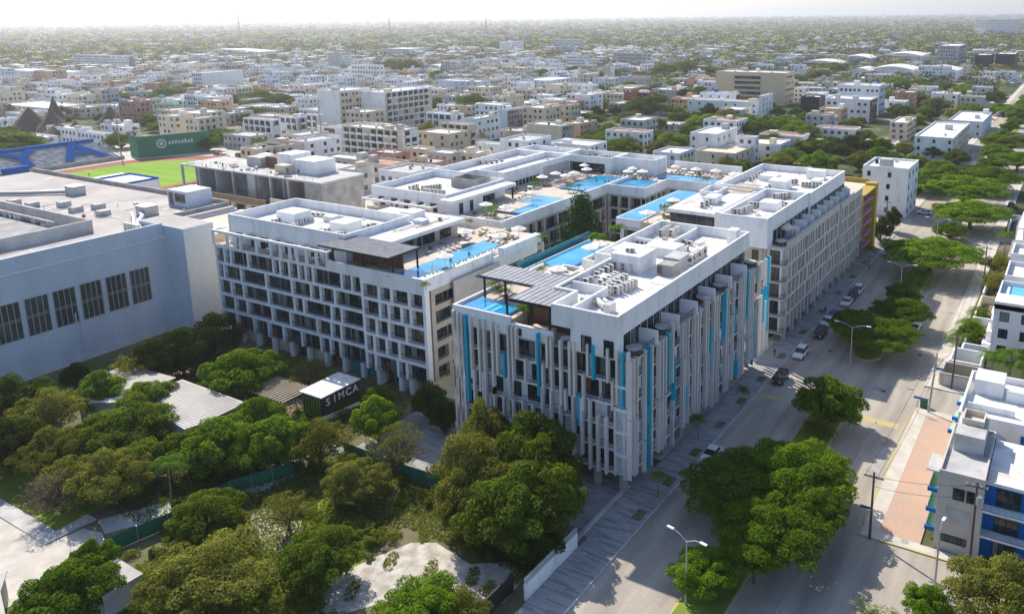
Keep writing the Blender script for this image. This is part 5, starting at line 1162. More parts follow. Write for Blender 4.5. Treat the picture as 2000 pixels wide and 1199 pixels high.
def plant(kind, px, py, rpx, zc=4.0, hs=1.0, label=None, group=None, cx=None):
    """crown centre seen at the given photo spot; rpx is the crown's radius there; zc its height"""
    if py < 660 and kind in ('rain','bright') and px > 1650: rpx *= 1.26
    X, Y = at(px, py, zc); D = math.sqrt(X*X+Y*Y+(HC-zc)**2); r = rpx*D/1587.0
    p = rt.choice(T[kind]); hh = {'rain':.72,'mid':.85,'bright':.85,'dark':.8,'olive':.85,'sparse':1.0,'bare':.9,'bush':.35,'palm':1.0,'fanpalm':.4,'pine':1.4,'potpalm':.5}[kind]
    sz = zc/hh if kind not in ('bush',) else r
    if kind in ('palm',): sx = sz*.9; sz2 = sz
    elif kind == 'fanpalm': sx = r*1.2; sz2 = r*1.4
    elif kind == 'bush': sx = r; sz2 = r*.9
    else: sx = r*1.06; sz2 = max(zc/hh, r*.75)
    o = dup(p, (X, Y, 0), rt.uniform(0, 6.28), label, (sx, sx, sz2*hs), group); o['category'] = 'palm tree' if 'palm' in kind else 'bush' if kind == 'bush' else 'tree'
    TREES.append((o, px, py, kind)); return o
# avenue median trees
G = 'trees along the avenue median'
for a in (('rain',1445,925,108,5.5,'huge spreading tree on the median below the finned block corner, left half'),('rain',1560,905,112,6.0,'huge bright green spreading tree on the median, sunlit right half'),('rain',1500,1020,110,5.2,'broad tree at the lower end of the dense median clump'),('rain',1475,1065,52,4.6,'lowest crown of the dense median clump, above the nearest lamp'),('rain',1590,985,62,5.0,'smaller bright crown on the lower right of the median clump'),
          ('bright',1372,1090,66,4.0,'light green tree beside the nearest double lamp on the median'),('bright',1618,765,76,5.5,'round bright tree on the median next to the road crossing'),('bush',1600,835,38,1.5,'dark bush under the round bright median tree'),
          ('rain',1712,640,66,4.6,'dark spreading tree on the median beside the crossing lamp'),('rain',1762,600,44,4.6,'brighter tree behind the dark spreading median tree'),('rain',1672,618,40,4.6,'left part of the spreading median crown beside the crossing lamp'),('rain',1820,492,72,5.5,'wide flat topped tree half way up the avenue median'),('fanpalm',1798,524,38,4.0,'palm in front of the wide flat topped median tree'),
          ('mid',1765,565,36,3.5,'small dark tree below the median palm'),('bright',1858,440,26,4.0,'thin bright tree at the median gap'),('rain',1898,412,56,5.5,'wide dark crown past the median gap'),('rain',1885,372,62,5.5,'widest far median crown, second past the gap'),('rain',1940,345,48,5.5,'third wide far median crown past the gap'),
          ('bright',1850,345,42,5.0,'yellow green crown left of the far median crowns'),('fanpalm',1952,312,24,4.5,'pale palm on the far median'),('rain',1975,275,40,6,'far median crown cut by the right edge'),('rain',1988,310,36,5,'lower far median crown at the right edge'),('rain',1992,215,30,6,'farthest median crown at the right edge')):
    plant(a[0], a[1], a[2], a[3], a[4], label=a[5], group=G)
G = 'trees in the park'
for a in (('dark',300,690,58,5,'dark tree against the windowed hall, left one'),('dark',352,672,56,5.5,'dark tree against the windowed hall, middle one'),('dark',415,642,58,6,'darkest tree tucked under the hall tower'),('bright',470,712,84,5.5,'big bright tree in front of the wide window hotel'),('bright',530,705,42,4.5,'lower bright tree right of the big bright one'),
          ('bright',196,748,46,5,'small vivid green tree beside the pale shed'),('sparse',250,715,36,4.5,'thin tree behind the vivid green one'),('olive',92,790,62,5,'olive round tree left of the pale shed'),('dark',20,765,72,5.5,'very dark tree in the hall shadow at the left edge'),('dark',146,725,26,3,'small dark shrub like tree at the hall wall'),('dark',8,850,66,5,'dark tree below the left edge dark one'),
          ('mid',258,802,82,5.5,'broad tree between the shed and the ribbed pavilion'),('mid',290,760,48,5,'tree above the broad one beside the ribbed pavilion'),('mid',205,850,62,4.5,'mid green tree below the broad one'),('olive',100,868,66,4.5,'olive tree over the lawn corner, upper'),('olive',140,915,52,4,'olive tree over the lawn corner, lower'),('bare',112,945,62,3.8,'grey bare branched tree beside the lawn'),
          ('olive',215,915,72,5,'tall olive tree beside the path'),('mid',270,880,55,4.5,'green tree behind the coconut palm'),('palm',325,905,50,6,'coconut palm with drooping fronds amid the park trees'),('bright',430,850,92,5.5,'largest bright crown in the middle of the park'),('bright',540,845,72,5.2,'bright crown right of the largest park crown'),('mid',365,860,60,4.6,'green crown between the palm and the largest park crown'),('bright',505,800,56,4.6,'low crown behind the largest park crown, near the timber pergola'),
          ('olive',622,850,62,4.8,'olive tree in front of the sign kiosk'),('bright',735,800,52,5.2,'pale bright tree right of the sign kiosk'),('sparse',775,860,62,5.2,'open branched tree beside the paved forecourt'),('olive',692,925,66,4,'olive tree in front of the mesh fence'),
          ('mid',400,985,70,4,'green tree by the green mesh fence'),
          ('olive',420,1100,112,4.8,'very broad olive tree at the bottom of the park'),('olive',330,1140,66,4,'pale thin leaved tree by the white hut'),('mid',622,1068,84,4.4,'dense round tree left of the gravel clearing'),('bright',135,1135,82,4.4,'bright feathery tree over the car park'),('bright',178,1080,42,4,'small bright crown at the car park exit'),('bright',80,1170,48,3.6,'bright crown at the bottom left corner'),
          ('olive',930,900,104,7.8,'huge park tree beside the finned block, left crown'),('mid',1040,860,104,9,'huge park tree beside the finned block, top right crown'),('mid',1000,955,118,7.5,'huge park tree beside the finned block, lower middle crown'),('mid',1075,935,74,7.5,'huge park tree beside the finned block, right flank'),('olive',905,965,62,6,'pale flank of the huge park tree'),('olive',945,835,60,8.5,'upper left crown of the huge park tree'),('dark',1040,1025,68,4.2,'dark underside crown of the huge park tree'),
          ('bright',828,1165,92,4,'bright tree at the bottom middle by the gravel'),('olive',905,1180,50,3.2,'olive crown beside the bottom middle tree'),('dark',838,770,40,4.5,'dark tree in the shade between the two hotel blocks'),('dark',868,800,34,4,'smaller dark tree in the shade between the two hotel blocks'),('sparse',600,720,46,3.6,'sparse bush tree by the hotel entrance'),('sparse',640,735,30,3,'small sparse tree by the hotel entrance'),('sparse',560,985,50,3.5,'leafless looking tree on the dirt patch'),
          ('bright',740,765,34,5,'pale palm like crown above the forecourt tree'),('olive',1955,1135,92,6,'pale olive tree at the bottom right corner'),('bright',1812,1165,46,3,'bright shrub like tree beside the slim corner lamp'),('bush',1700,1185,30,1,'low weeds by the side street kerb'),('bush',1740,1190,26,1,'low weeds further along the side street kerb')):
    plant(a[0], a[1], a[2], a[3], a[4], label=a[5], group=G)
o = plant('pine', 1135, 430, 42, 14, label='dark conifer standing in the hotel courtyard')
cx_, cy_ = at(1136, 394, 22.6); o.location = (cx_, cy_, 0); o.scale = (7.6, 7.6, 9.3); o['category'] = 'tree'
for i in range(26):
    y = 300+i*23
    if 428 < y < 440 or 640 < y < 652: continue
    r = rt.uniform(5.5, 8); o = dup(rt.choice(T['rain']+T['bright']), (-28.3+rt.uniform(-1,1), y, 0), rt.uniform(0,6), 'far median tree, %s past the second gap in the median' % nth(i), (r, r, r*.9), 'far trees along the avenue median'); o['category'] = 'tree'
# undergrowth in the vacant lot
def undergrowth(name, spots, fol, label):
    rng = np.random.default_rng(len(spots)); Vs = []
    for (x, y, r, h) in spots:
        lobes = [((rng.uniform(-.6,.6), rng.uniform(-.6,.6), rng.uniform(.1,.5)), rng.uniform(.3,.5)) for i in range(6)]
        P, Nn = crown_points(rng, lobes, 900, .8); P[:,2] = np.maximum(P[:,2], .02); V, _ = leaf_quads(P*np.array([r,r,h])+np.array([x,y,0]), Nn, .16, rng); Vs.append(V)
    V = np.concatenate(Vs); tag(link(np_mesh(name, V, np.arange(len(V)).reshape(-1,4), [fol]), name), label, 'undergrowth', kind='stuff')
S1, S2, S3 = [], [], []
for i in range(330):
    x = rt.uniform(-88, -47); y = rt.uniform(37, 71)
    if -64 < x < -47 and 49 < y < 63 and rt.random() < .97: continue
    if -84 < x < -74 and 51 < y < 58 and rt.random() < .85: continue
    rt.choice((S1, S1, S2)).append((x, y, rt.uniform(.7,1.9), rt.uniform(.6,1.9)))
for i in range(260):
    x = rt.uniform(-124, -89); y = rt.uniform(45, 82)
    if (y < 50 and x > -102) or (-119 < x < -102 and 60 < y < 70) or (-110 < x < -99 and y > 72): continue
    S3.append((x, y, rt.uniform(.8,1.9), rt.uniform(.7,2.2)))
undergrowth('undergrowth', S1, F['weed'], 'sunlit weedy scrub covering the vacant lot'); undergrowth('undergrowth', S2, F['mid'], 'darker scrub clumps in the vacant lot'); undergrowth('undergrowth', S3, F['mid'], 'leafy scrub below the park trees')
def grass_patch(name, x0, x1, y0, y1, n, fol, h, label, hole=None):
    rng = np.random.default_rng(n); P = np.stack([rng.uniform(x0,x1,n), rng.uniform(y0,y1,n), np.full(n, h*.4)], 1)
    if hole is not None: P = P[[not hole(p[0], p[1]) for p in P]]
    V, Fq = leaf_quads(P, rng.normal(size=P.shape)+np.array([0,0,.3]), h, rng, .4); V[:,2] = np.maximum(V[:,2], .03)
    tag(link(np_mesh(name, V, Fq, [fol]), name), label, 'grass', kind='stuff')
nh = lambda x, y: (-65 < x < -47 and 48 < y < 63) and math.sin(x*1.3)+math.sin(y*1.1+x) < 1.2
grass_patch('ground_cover', -86, -47, 36, 71, 60000, F['weed'], .34, 'rough weeds and grass covering the vacant lot', nh)
grass_patch('ground_cover', -125, -86, 47, 90, 40000, F['mid'], .3, 'low green ground cover under the park trees')
# right side palms and hedges
for a in (('palm',1938,690,22,6,'slim palm against the white villa wall, left of three'),('palm',1975,690,22,6.5,'slim palm against the white villa wall, middle one'),('palm',1998,705,22,6,'slim palm against the white villa wall, cut by the right edge'),('fanpalm',1880,640,40,3.5,'thick fan palm at the front of the avenue palm row'),('fanpalm',1895,612,34,3.5,'second fan palm of the avenue palm row'),
          ('fanpalm',1915,590,30,3.5,'third fan palm of the avenue palm row'),('bright',1900,640,22,3,'shrub tree between the avenue fan palms'),('olive',1945,545,26,4,'thin tree on the pavement below the villas'),('olive',1950,510,26,4,'thin tree on the pavement above the first one'),('palm',1965,455,20,6,'palm at the kerb near the dark roofed house'),('bush',1870,680,14,1.2,'bush in the white walled planter'),
          ('bush',1900,692,14,1.2,'second bush in the white walled planter'),('bush',1850,705,12,1.2,'bush at the yard wall by the gate'),('palm',1700,485,18,5,'palm on the pavement by the yellow building'),('palm',1735,470,18,5,'palm on the pavement past the yellow building'),('dark',1722,440,24,5,'dark tree in front of the yellow building'),('dark',1745,420,20,5,'dark tree past the yellow building')):
    plant(a[0], a[1], a[2], a[3], a[4], label=a[5], group='planting along the avenue frontages')
for i, (px, py) in enumerate(((1285,925),(1365,815),(1450,760))):
    plant('palm', px, py, 20, 3.4, label='small shaded palm on the banded pavement, %s from the front corner' % ORD[i], group='palms on the banded pavement')
# city trees placed from the photograph
for i, (k, px, py, r) in enumerate((('mid',925,205,36),('mid',1190,260,34),('bright',1110,205,24),('bright',1150,230,30),('mid',1265,218,48),('mid',1230,235,34),('bright',1180,265,26),('mid',1215,285,40),('bright',1230,300,26),('mid',1320,275,38),('mid',1290,265,30),('bright',1380,235,34),('mid',1430,245,40),('mid',1480,250,36),('bright',1530,240,30),('mid',1560,260,40),('mid',1590,285,36),('mid',1500,275,34),('dark',1660,290,44),('dark',1585,285,34),('mid',1540,300,34),('bright',1600,315,40),('olive',1520,310,30),
        ('mid',1690,260,22),('bright',1720,300,26),('mid',1700,290,20),('olive',1770,285,24),('mid',1790,310,24),('mid',1830,290,26),('bright',1800,350,30),('mid',1835,320,26),('mid',1870,300,22),('bright',1830,262,20),('mid',1900,215,24),('mid',1760,215,26),('bright',1735,190,24),('mid',1790,190,24),('olive',1830,205,26),('mid',1940,190,24),('mid',1960,210,22),('bright',1880,180,20),
        ('bright',430,262,30),('mid',405,275,22),('mid',235,270,26),('mid',250,250,20),('mid',300,228,22),('bright',312,240,20),('mid',30,282,40),('mid',5,290,28),('mid',330,185,26),('mid',370,180,26),('mid',510,190,26),('mid',545,195,24),('bright',490,205,24),('mid',590,200,24),('mid',615,215,22),('mid',470,195,20),('mid',210,190,24),('mid',255,190,22),('mid',840,265,22),('bright',860,150,24),('mid',800,135,26),('mid',770,130,22),('olive',980,225,28),('mid',1010,215,24),('mid',1300,140,26),('mid',1340,135,26),('bright',1380,140,22),('mid',1250,180,18),('mid',1100,190,20),('mid',635,290,14),('bright',505,275,14),
        ('mid',1600,150,22),('mid',1560,155,20),('bright',1630,135,20),('mid',1700,150,20),('bright',1750,165,22),('mid',1800,160,18),('mid',1850,170,20),('mid',1450,320,22),('olive',1420,315,18),('bright',1175,150,18),('mid',1120,140,20),('mid',1060,145,20),('mid',940,185,18),('mid',1560,215,18),('mid',1520,215,16),('mid',1330,225,24),('bright',1345,250,20),('mid',1140,270,26))):
    o = plant(k, px, py, r*1.2, 5.0); TREES[-1] = (o, px, py, k)
    EXCL.append((o.location.x-4, o.location.x+4, o.location.y-4, o.location.y+4))
# ================================================================ street lamps, poles, wires
def street_lamp(x, y, h, label, double=True, az=0.0, arm=2.4):
    B = thing('street_lamp', label, 'street lamp', (x, y, 0), 'street lamps'); MB().disc(x, y, 0.1, .13, h-.2, .07, 8).build('pole', M['steel'], B)
    for s in ((1, -1) if double else (1,)):
        dx, dy = math.cos(az)*s, math.sin(az)*s
        a = MB().tube([(x,y,h-.3),(x+dx*arm*.5,y+dy*arm*.5,h+.25),(x+dx*arm,y+dy*arm,h+.45)], .05, 6).build('arm', M['steel'], B)
        MB().rbox(x+dx*(arm+.3), y+dy*(arm+.3), h+.38, .8, .3, .12, az).build('lamp_head', M['head'], B)
def hp_(px, py, pt):   # base pixel and top pixel row -> position and height
    X, Y = at(px, py); lo, hi = 0, HC
    for _ in range(40):
        m_ = (lo+hi)/2
        if project(X, Y, m_)[1] > pt: lo = m_
        else: hi = m_
    return X, Y, lo
X, Y = at(1341, 1056, 7.6); a_, b_ = at(1315, 1034, 8.1), at(1370, 1062, 8.1)
street_lamp(X, Y, 7.8, 'double armed lamp nearest the camera at the lower end of the median', az=math.atan2(b_[1]-a_[1], b_[0]-a_[0]), arm=min(2.4, math.dist(a_, b_)/2))
street_lamp(-29.7, 136.1, 7.4, 'double armed lamp at the tip of the median by the crossing')
X, Y, h = hp_(1825, 1150, 1030); street_lamp(X, Y, h, 'slim single armed lamp at the side street corner', False, az=1.4, arm=.8)
street_lamp(-29.0, 176.5, 7.4, 'double armed lamp half way up the avenue median'); street_lamp(-28.5, 222, 7.4, 'double armed lamp above the palm at the median gap'); street_lamp(-28.5, 285, 7.4, 'double armed lamp past the median gap')
POLES = {}
def utility_pole(key, x, y, h, label, lean=(0,0), cross=True, tr=False, mt='wood'):
    B = thing('utility_pole', label, 'utility pole', (x, y, 0), 'utility poles'); tx, ty = x+lean[0], y+lean[1]
    MB().tube([(x,y,0),(tx,ty,h)], [.17,.11], 8).build('pole', M['trunk'] if mt == 'wood' else M['grey'], B)
    if cross: MB().box(tx-1.1, tx+1.1, ty-.06, ty+.06, h-.7, h-.55).build('cross_arm', M['trunk'], B)
    if cross:
        for a in (-1, -.4, .4, 1): MB().disc(tx+a, ty, h-.55, .05, h-.35, .05, 6).build('insulator', M['head'], B)
    if tr: MB().disc(tx+.3, ty-.1, h-2.6, .28, h-1.7, .28, 10).build('transformer', M['steel'], B)
    POLES[key] = (tx, ty, h)
utility_pole('a', -15.9, 88.7, 8.6, 'dark utility pole with a cross arm at the near end of the pink brick path')
utility_pole('b', -5.2, 88.1, 11.0, 'tall dark utility pole in front of the grey apartment wall', tr=True)
utility_pole('c', -15.1, 124.7, 9.7, 'leaning utility pole at the far end of the pink brick path', (.5, .6), False, mt='g')
utility_pole('d', -13.2, 135.0, 9.4, 'utility pole beside the walled yard', (.2,.3)); utility_pole('e', -14.2, 192, 10, 'utility pole by the thin pavement trees'); utility_pole('f', -14.0, 262, 10, 'utility pole far up the right pavement')
utility_pole('g', -42.5, 228, 10, 'utility pole in front of the white house past the yellow building')
def wire(a, b, sag=.6, off=(0,0,0), label='overhead wire'):
    p, q = Vector(POLES[a])+Vector(off), Vector(POLES[b])+Vector(off); pts = [p.lerp(q, t)-Vector((0,0,sag*4*t*(1-t))) for t in np.linspace(0, 1, 10)]
    tag(MB().tube(pts, .022, 4, cap=False).build('overhead_wire', M['dark']), label, 'wire', 'overhead wires')
for k, (a, b) in enumerate((('a','c'),('c','d'),('d','e'),('e','f'))):
    for j, off in enumerate(((-.9,0,-.45),(.9,0,-.45),(0,0,-1.6))): wire(a, b, .7, off, '%s wire between the utility poles on the right pavement, %s span' % (('outer','inner','low')[j], ORD[k]))
wire('a', 'b', .4, (0,0,-.5), 'upper wire crossing from the brick path pole to the apartment pole'); wire('a', 'b', .5, (0,0,-1.8), 'lower wire crossing from the brick path pole to the apartment pole')
POLES['h'] = (14, 88, 10.5)
for j, off in enumerate(((0,0,-.5),(0,0,-1.2),(0,0,-3))): wire('b', 'h', .4, off, '%s wire running right from the tall apartment pole' % ('top','middle','low')[j])
# street corner bits
B = thing('rubbish_bin', 'green wheeled rubbish bin beside the leaning pole', 'bin', (-16.0, 126.3, 0))
MB().box(-16.5, -15.5, 125.8, 126.8, .1, 1.2).build('body', M['greenp'], B); MB().box(-16.55, -15.45, 125.75, 126.85, 1.2, 1.3).build('lid', M['dark'], B)
for px, py, l in ((1793,776,'blue street name sign beside the green bin'),(1690,989,'blue street name sign on the near dark pole'),(1835,720,'blue street name sign by the walled yard')):
    X, Y = at(px, py, 2.6); B = thing('street_sign', l, 'sign', (X, Y, 0)); MB().disc(X, Y, 0, .05, 2.5, .05, 6).build('post', M['steel'], B); MB().box(X-.6, X+.6, Y-.03, Y+.03, 2.4, 2.75).build('sign_plate', M['blue'], B)
tag(MB().disc(-12.2, 90.0, .16, .45, .175, .45, 14).build('manhole_cover', M['grey']), 'round manhole cover at the near end of the brick path', 'manhole cover')
# ================================================================ cars
def make_car(seed, paint, kind, suv=False):
    root = thing('parked_car', kind, 'car'); L, Wd, H = (4.5, 1.8, 1.65) if suv else (4.3, 1.74, 1.45); h0 = .32
    prof = [(-L/2,h0+.1),(-L/2,.75),(-L/2+.15,.95),(-L*.27 if not suv else -L*.36,1.0),(L*.16,1.0),(L*.44,.9),(L/2,.72),(L/2,h0+.05)]
    mb = MB(); n = len(prof)
    ys = [(-Wd/2,.93),(-Wd/2*.97,1.0),(Wd/2*.97,1.0),(Wd/2,.93)]
    ring = [[(x, y, h0+(z-h0)*k) for x, z in prof] for y, k in ys]
    for a, b in zip(ring, ring[1:]):
        for i in range(n): mb.face([a[i],a[(i+1)%n],b[(i+1)%n],b[i]][::-1])
    mb.face(ring[0]); mb.face(ring[-1][::-1]); mb.build('body', paint, root)
    g = MB(); b0 = [(-L*.44 if suv else -L*.36,.98),(-L*.38 if suv else -L*.24,H-.04),(L*.06,H-.04),(L*.24,.98)]
    wi = [Wd/2*.92, Wd/2*.76, Wd/2*.76, Wd/2*.92]
    for i in range(3): g.face([(b0[i][0],-wi[i],b0[i][1]),(b0[i+1][0],-wi[i+1],b0[i+1][1]),(b0[i+1][0],wi[i+1],b0[i+1][1]),(b0[i][0],wi[i],b0[i][1])])
    for s in (-1, 1): g.face([(b0[i][0],s*wi[i],b0[i][1]) for i in range(4)][::s])
    g.build('windows', M['glass'], root)
    MB().box(b0[1][0]-.02, b0[2][0]+.02, -wi[1]-.01, wi[1]+.01, H-.05, H).build('roof', paint, root)
    for x in (-L*.3, L*.31):
        for y in (-Wd/2+.08, Wd/2-.08):
            w = MB().tube([(x,y-.1,.33),(x,y+.1,.33)], .33, 12).build('wheel', M['tyre'], root)
    for y in (-.62, .62): MB().box(L/2-.06, L/2+.02, y-.17, y+.17, .62, .76).build('headlight', M['head'], root); MB().box(-L/2-.02, -L/2+.05, y-.17, y+.17, .72, .86).build('tail_light', M['tail'], root)
    return proto_done(root)
CARS = {'w': make_car(1, M['carwhite'], 'car'), 'ws': make_car(2, M['carwhite'], 'car', True), 'k': make_car(3, M['cardark'], 'car', True), 'b': make_car(4, M['carblue'], 'car'), 'r': make_car(5, M['carred'], 'car'), 'g': make_car(6, M['cargrey'], 'car')}
for k, px, py, rz, l in (('ws',1564,687,-90,'white hatchback parked below the far end of the finned block'),('k',1524,735,-90,'black car parked in shade, nearest along the left kerb'),('w',1616,626,-90,'white car nose to tail with the blue car'),('b',1628,612,-90,'blue car parked behind a white one'),
        ('w',1654,588,-90,'white car alone mid way along the hotel kerb'),('ws',1676,565,-90,'white car farthest of the bright ones by the hotel kerb'),('g',1733,493,-90,'grey car parked by the yellow building'),('k',1665,576,-90,'black car between two white ones at the hotel kerb'),('k',1602,648,-90,'black car in the shade beneath the white car'),
        ('w',1788,636,90,'white sedan parked at the right side of the median'),('r',1921,508,90,'small red vehicle by the right kerb'),('w',1806,414,180,'pale car waiting at the end of the hotel street'),('w',1390,884,-90,'white car nose showing from under the median tree'),
        ('w',1900,320,-90,'white car on the far left carriageway'),('g',1938,283,-90,'grey car farther up the left carriageway'),('w',1990,238,-90,'white car near the top of the avenue'),('w',1975,262,90,'pale car high on the right of the avenue'),('k',1975,400,90,'dark car near the right house terraces'),
        ('w',440,303,0,'white car in the street behind the green hoarding'),('k',468,303,0,'black car in the street behind the green hoarding'),('r',425,300,10,'dark red car in the street behind the green hoarding')):
    X, Y = at(px, py, .8); dup(CARS[k], (X, Y, .03), R_(rz), l, None, 'cars parked along the streets')
# ================================================================ roof and terrace objects
def make_ac(kind, w=.95, d=.4, h=1.25, fans=2):
    root = thing('air_conditioner', kind, 'air conditioner'); MB().box(-w/2, w/2, -d/2, d/2, .12, h).build('casing', M['acmetal'], root)
    for i in range(fans):
        z = .12+(h-.12)*(i+.5)/fans; MB().tube([(0,-d/2-.03,z),(0,-d/2+.02,z)], min(.34, (h-.12)/fans*.42), 10).build('fan_grille', M['acdark'], root)
    MB().box(-w/2, -w/2+.08, -d/2, d/2, 0, .12).box(w/2-.08, w/2, -d/2, d/2, 0, .12).build('feet', M['steel'], root); return proto_done(root)
AC = [make_ac('a'), make_ac('b', .9, .38, .8, 1), make_ac('c', 1.0, .75, 1.7, 1)]
ra = random.Random(8)
def ac_rows(x0, y0, x1, y1, n, z, label, kind=0, rz=0, jit=.1):
    for i in range(n):
        t = i/max(1, n-1); dup(AC[kind], (x0+(x1-x0)*t+ra.uniform(-jit,jit), y0+(y1-y0)*t+ra.uniform(-jit,jit), z), R_(rz+ra.choice((0,0,0,90))*0), label, None, 'rooftop air conditioners')
def pix(px, py, z): return at(px, py, z)
o = (1040, 420); f_ = .22
ROWN = {}
def rowp(a, b, n, z, label, kind=0, rz=0, o=(1040,420), f_=.22):
    ROWN[label] = ROWN.get(label, 0)+1; label = '%s, %s row' % (label, ORD[ROWN[label]-1])
    p = at(o[0]+f_*a[0], o[1]+f_*a[1], z+.6); q = at(o[0]+f_*b[0], o[1]+f_*b[1], z+.6); ac_rows(p[0], p[1], q[0], q[1], n, z, label, kind, rz)
L1 = 'double fan air conditioner, near end of the finned block roof'
for a, b, n in (((575,540),(775,430),6),((610,610),(745,540),5),((650,640),(820,560),6),((680,665),(760,620),3),((745,670),(910,605),6),((800,465),(870,440),3),((880,475),(975,440),4),((565,575),(470,600),3)): rowp(a, b, n, 22.62, L1, 0, 0 if n != 4 else 90)
rowp((1140,165),(1215,115), 5, 22.62, 'double fan air conditioner, far end of the finned block roof'); rowp((1230,165),(1290,130), 4, 22.62, 'double fan air conditioner, far end of the finned block roof')
rowp((935,235),(1055,250), 4, 22.62, 'low air conditioner beside the middle roof housing of the finned block', 1); rowp((1290,270),(1365,285), 3, 22.62, 'air conditioner behind the grey plant box of the finned block', 1, 90); rowp((1400,410),(1520,330), 6, 22.62, 'large square air conditioner in front of the grey plant box', 2, 20); rowp((1290,220),(1400,240), 3, 22.62, 'air conditioner behind the grey plant box of the finned block', 1)
rowp((855,330),(880,330), 2, 24.6, 'air conditioner on top of the middle roof housing of the finned block')
B = thing('duct_unit', 'twisted silver duct unit on the near corner of the finned block roof', 'roof duct', (-51, 87, 22.6))
MB().box(-54.0,-53.2,86.4,88.0,22.62,23.8).build('fan_box', M['steel'], B); MB().box(-49.9,-48.9,85.4,87.0,22.62,23.9).build('fan_box', M['steel'], B); MB().tube([(-53.2,87.4,23.2),(-52,87.8,23.3),(-51,86.8,23.3),(-49.9,86.2,23.3)], .42, 8).build('duct', M['acmetal'], B); MB().tube([(-53.4,88,23.0),(-52,89,23.0),(-51,88.4,23.0)], .35, 8).build('duct', M['steel'], B)
B = thing('plant_box', 'grey mechanical plant box with dark louvres on the finned block roof', 'plant box', (-50, 104.5, 22.6)); MB().box(-51.0,-48.6,103.2,105.8,22.62,24.3).build('casing', M['grey'], B); MB().box(-51.02,-50.2,103.1,103.2,22.9,24.0).build('louvre', M['acdark'], B)
L2 = 'air conditioner beside the white roof rooms of the wide window block'; o3 = (420, 400); g = .2002
for a, b, n in (((565,150),(640,140),3),((760,190),(850,160),4),((870,140),(940,120),3),((880,75),(1060,90),5),((1080,240),(1150,225),3),((1180,270),(1310,280),5),((1370,225),(1530,185),6),((1140,110),(1380,140),7),((1540,185),(1640,200),4)): rowp(a, b, n, 22.5, L2, 1, 0, o3, g)
L3 = 'air conditioner on the roof of the rear pool block'; o4 = (700, 300); g4 = .18
for a, b, n in (((560,380),(640,360),3),((700,380),(880,360),7),((720,410),(930,430),6),((1160,110),(1560,90),8)): rowp(a, b, n, 22.2, L3, 0, 0, o4, g4)
rowp((55,155),(175,120), 6, 22.6, 'air conditioner in the row by the rear block corner', 0, 90, (1020,280), .2)
for a, b, n in (((640,110),(740,130),3),((800,120),(920,130),5)): rowp(a, b, n, 22.4, 'small air conditioner on the rearmost white roof', 1, 0, (1020,280), .2)
o5 = (1200,300); g5 = .24
for a, b, n, l in (((990,480),(1110,440),7,'air conditioner in the front row on the avenue block roof'),((1120,420),(1230,430),5,'air conditioner in the front row on the avenue block roof'),((1300,350),(1420,340),7,'air conditioner in the middle cluster on the avenue block roof'),((1330,400),(1400,420),3,'air conditioner in the middle cluster on the avenue block roof'),((1340,240),(1480,230),6,'air conditioner on the far roof of the avenue block'),((1540,255),(1680,260),6,'air conditioner on the far roof of the avenue block'),((1000,290),(1150,280),6,'air conditioner beside the roof lattice of the avenue block'),((1110,210),(1200,160),5,'air conditioner beside the roof lattice of the avenue block'),((1240,290),(1290,260),3,'air conditioner beside the roof lattice of the avenue block'),((720,420),(820,380),4,'air conditioner on the low flat roof of the avenue block'),((1530,140),(1590,130),3,'air conditioner at the far end of the avenue block')):
    rowp(a, b, n, 22.5 if b[0] > 850 else 23.02, l, 0, 0, o5, g5)
# umbrellas
def make_umb(closed=False):
    root = thing('parasol', 'p', 'parasol'); MB().disc(0, 0, 0, .04, 2.3, .04, 6).build('pole', M['steel'], root)
    n = 8; mb = MB()
    if closed: mb.tube([(0,0,.9),(0,0,1.6),(0,0,2.5)], [.22,.2,.04], 8)
    else:
        R = 1.5
        for k in range(n):
            a, b = 2*math.pi*k/n, 2*math.pi*(k+1)/n; mb.face([(R*math.cos(a),R*math.sin(a),1.95),(R*math.cos(b),R*math.sin(b),1.95),(0,0,2.55)]); mb.face([(R*math.cos(a),R*math.sin(a),1.82),(R*math.cos(b),R*math.sin(b),1.82),(R*math.cos(b),R*math.sin(b),1.95),(R*math.cos(a),R*math.sin(a),1.95)])
    mb.build('canopy', M['cloth'], root); MB().disc(0, 0, 0, .3, .08, .3, 10).build('base', M['grey'], root); return proto_done(root)
UM, UMC = make_umb(), make_umb(True)
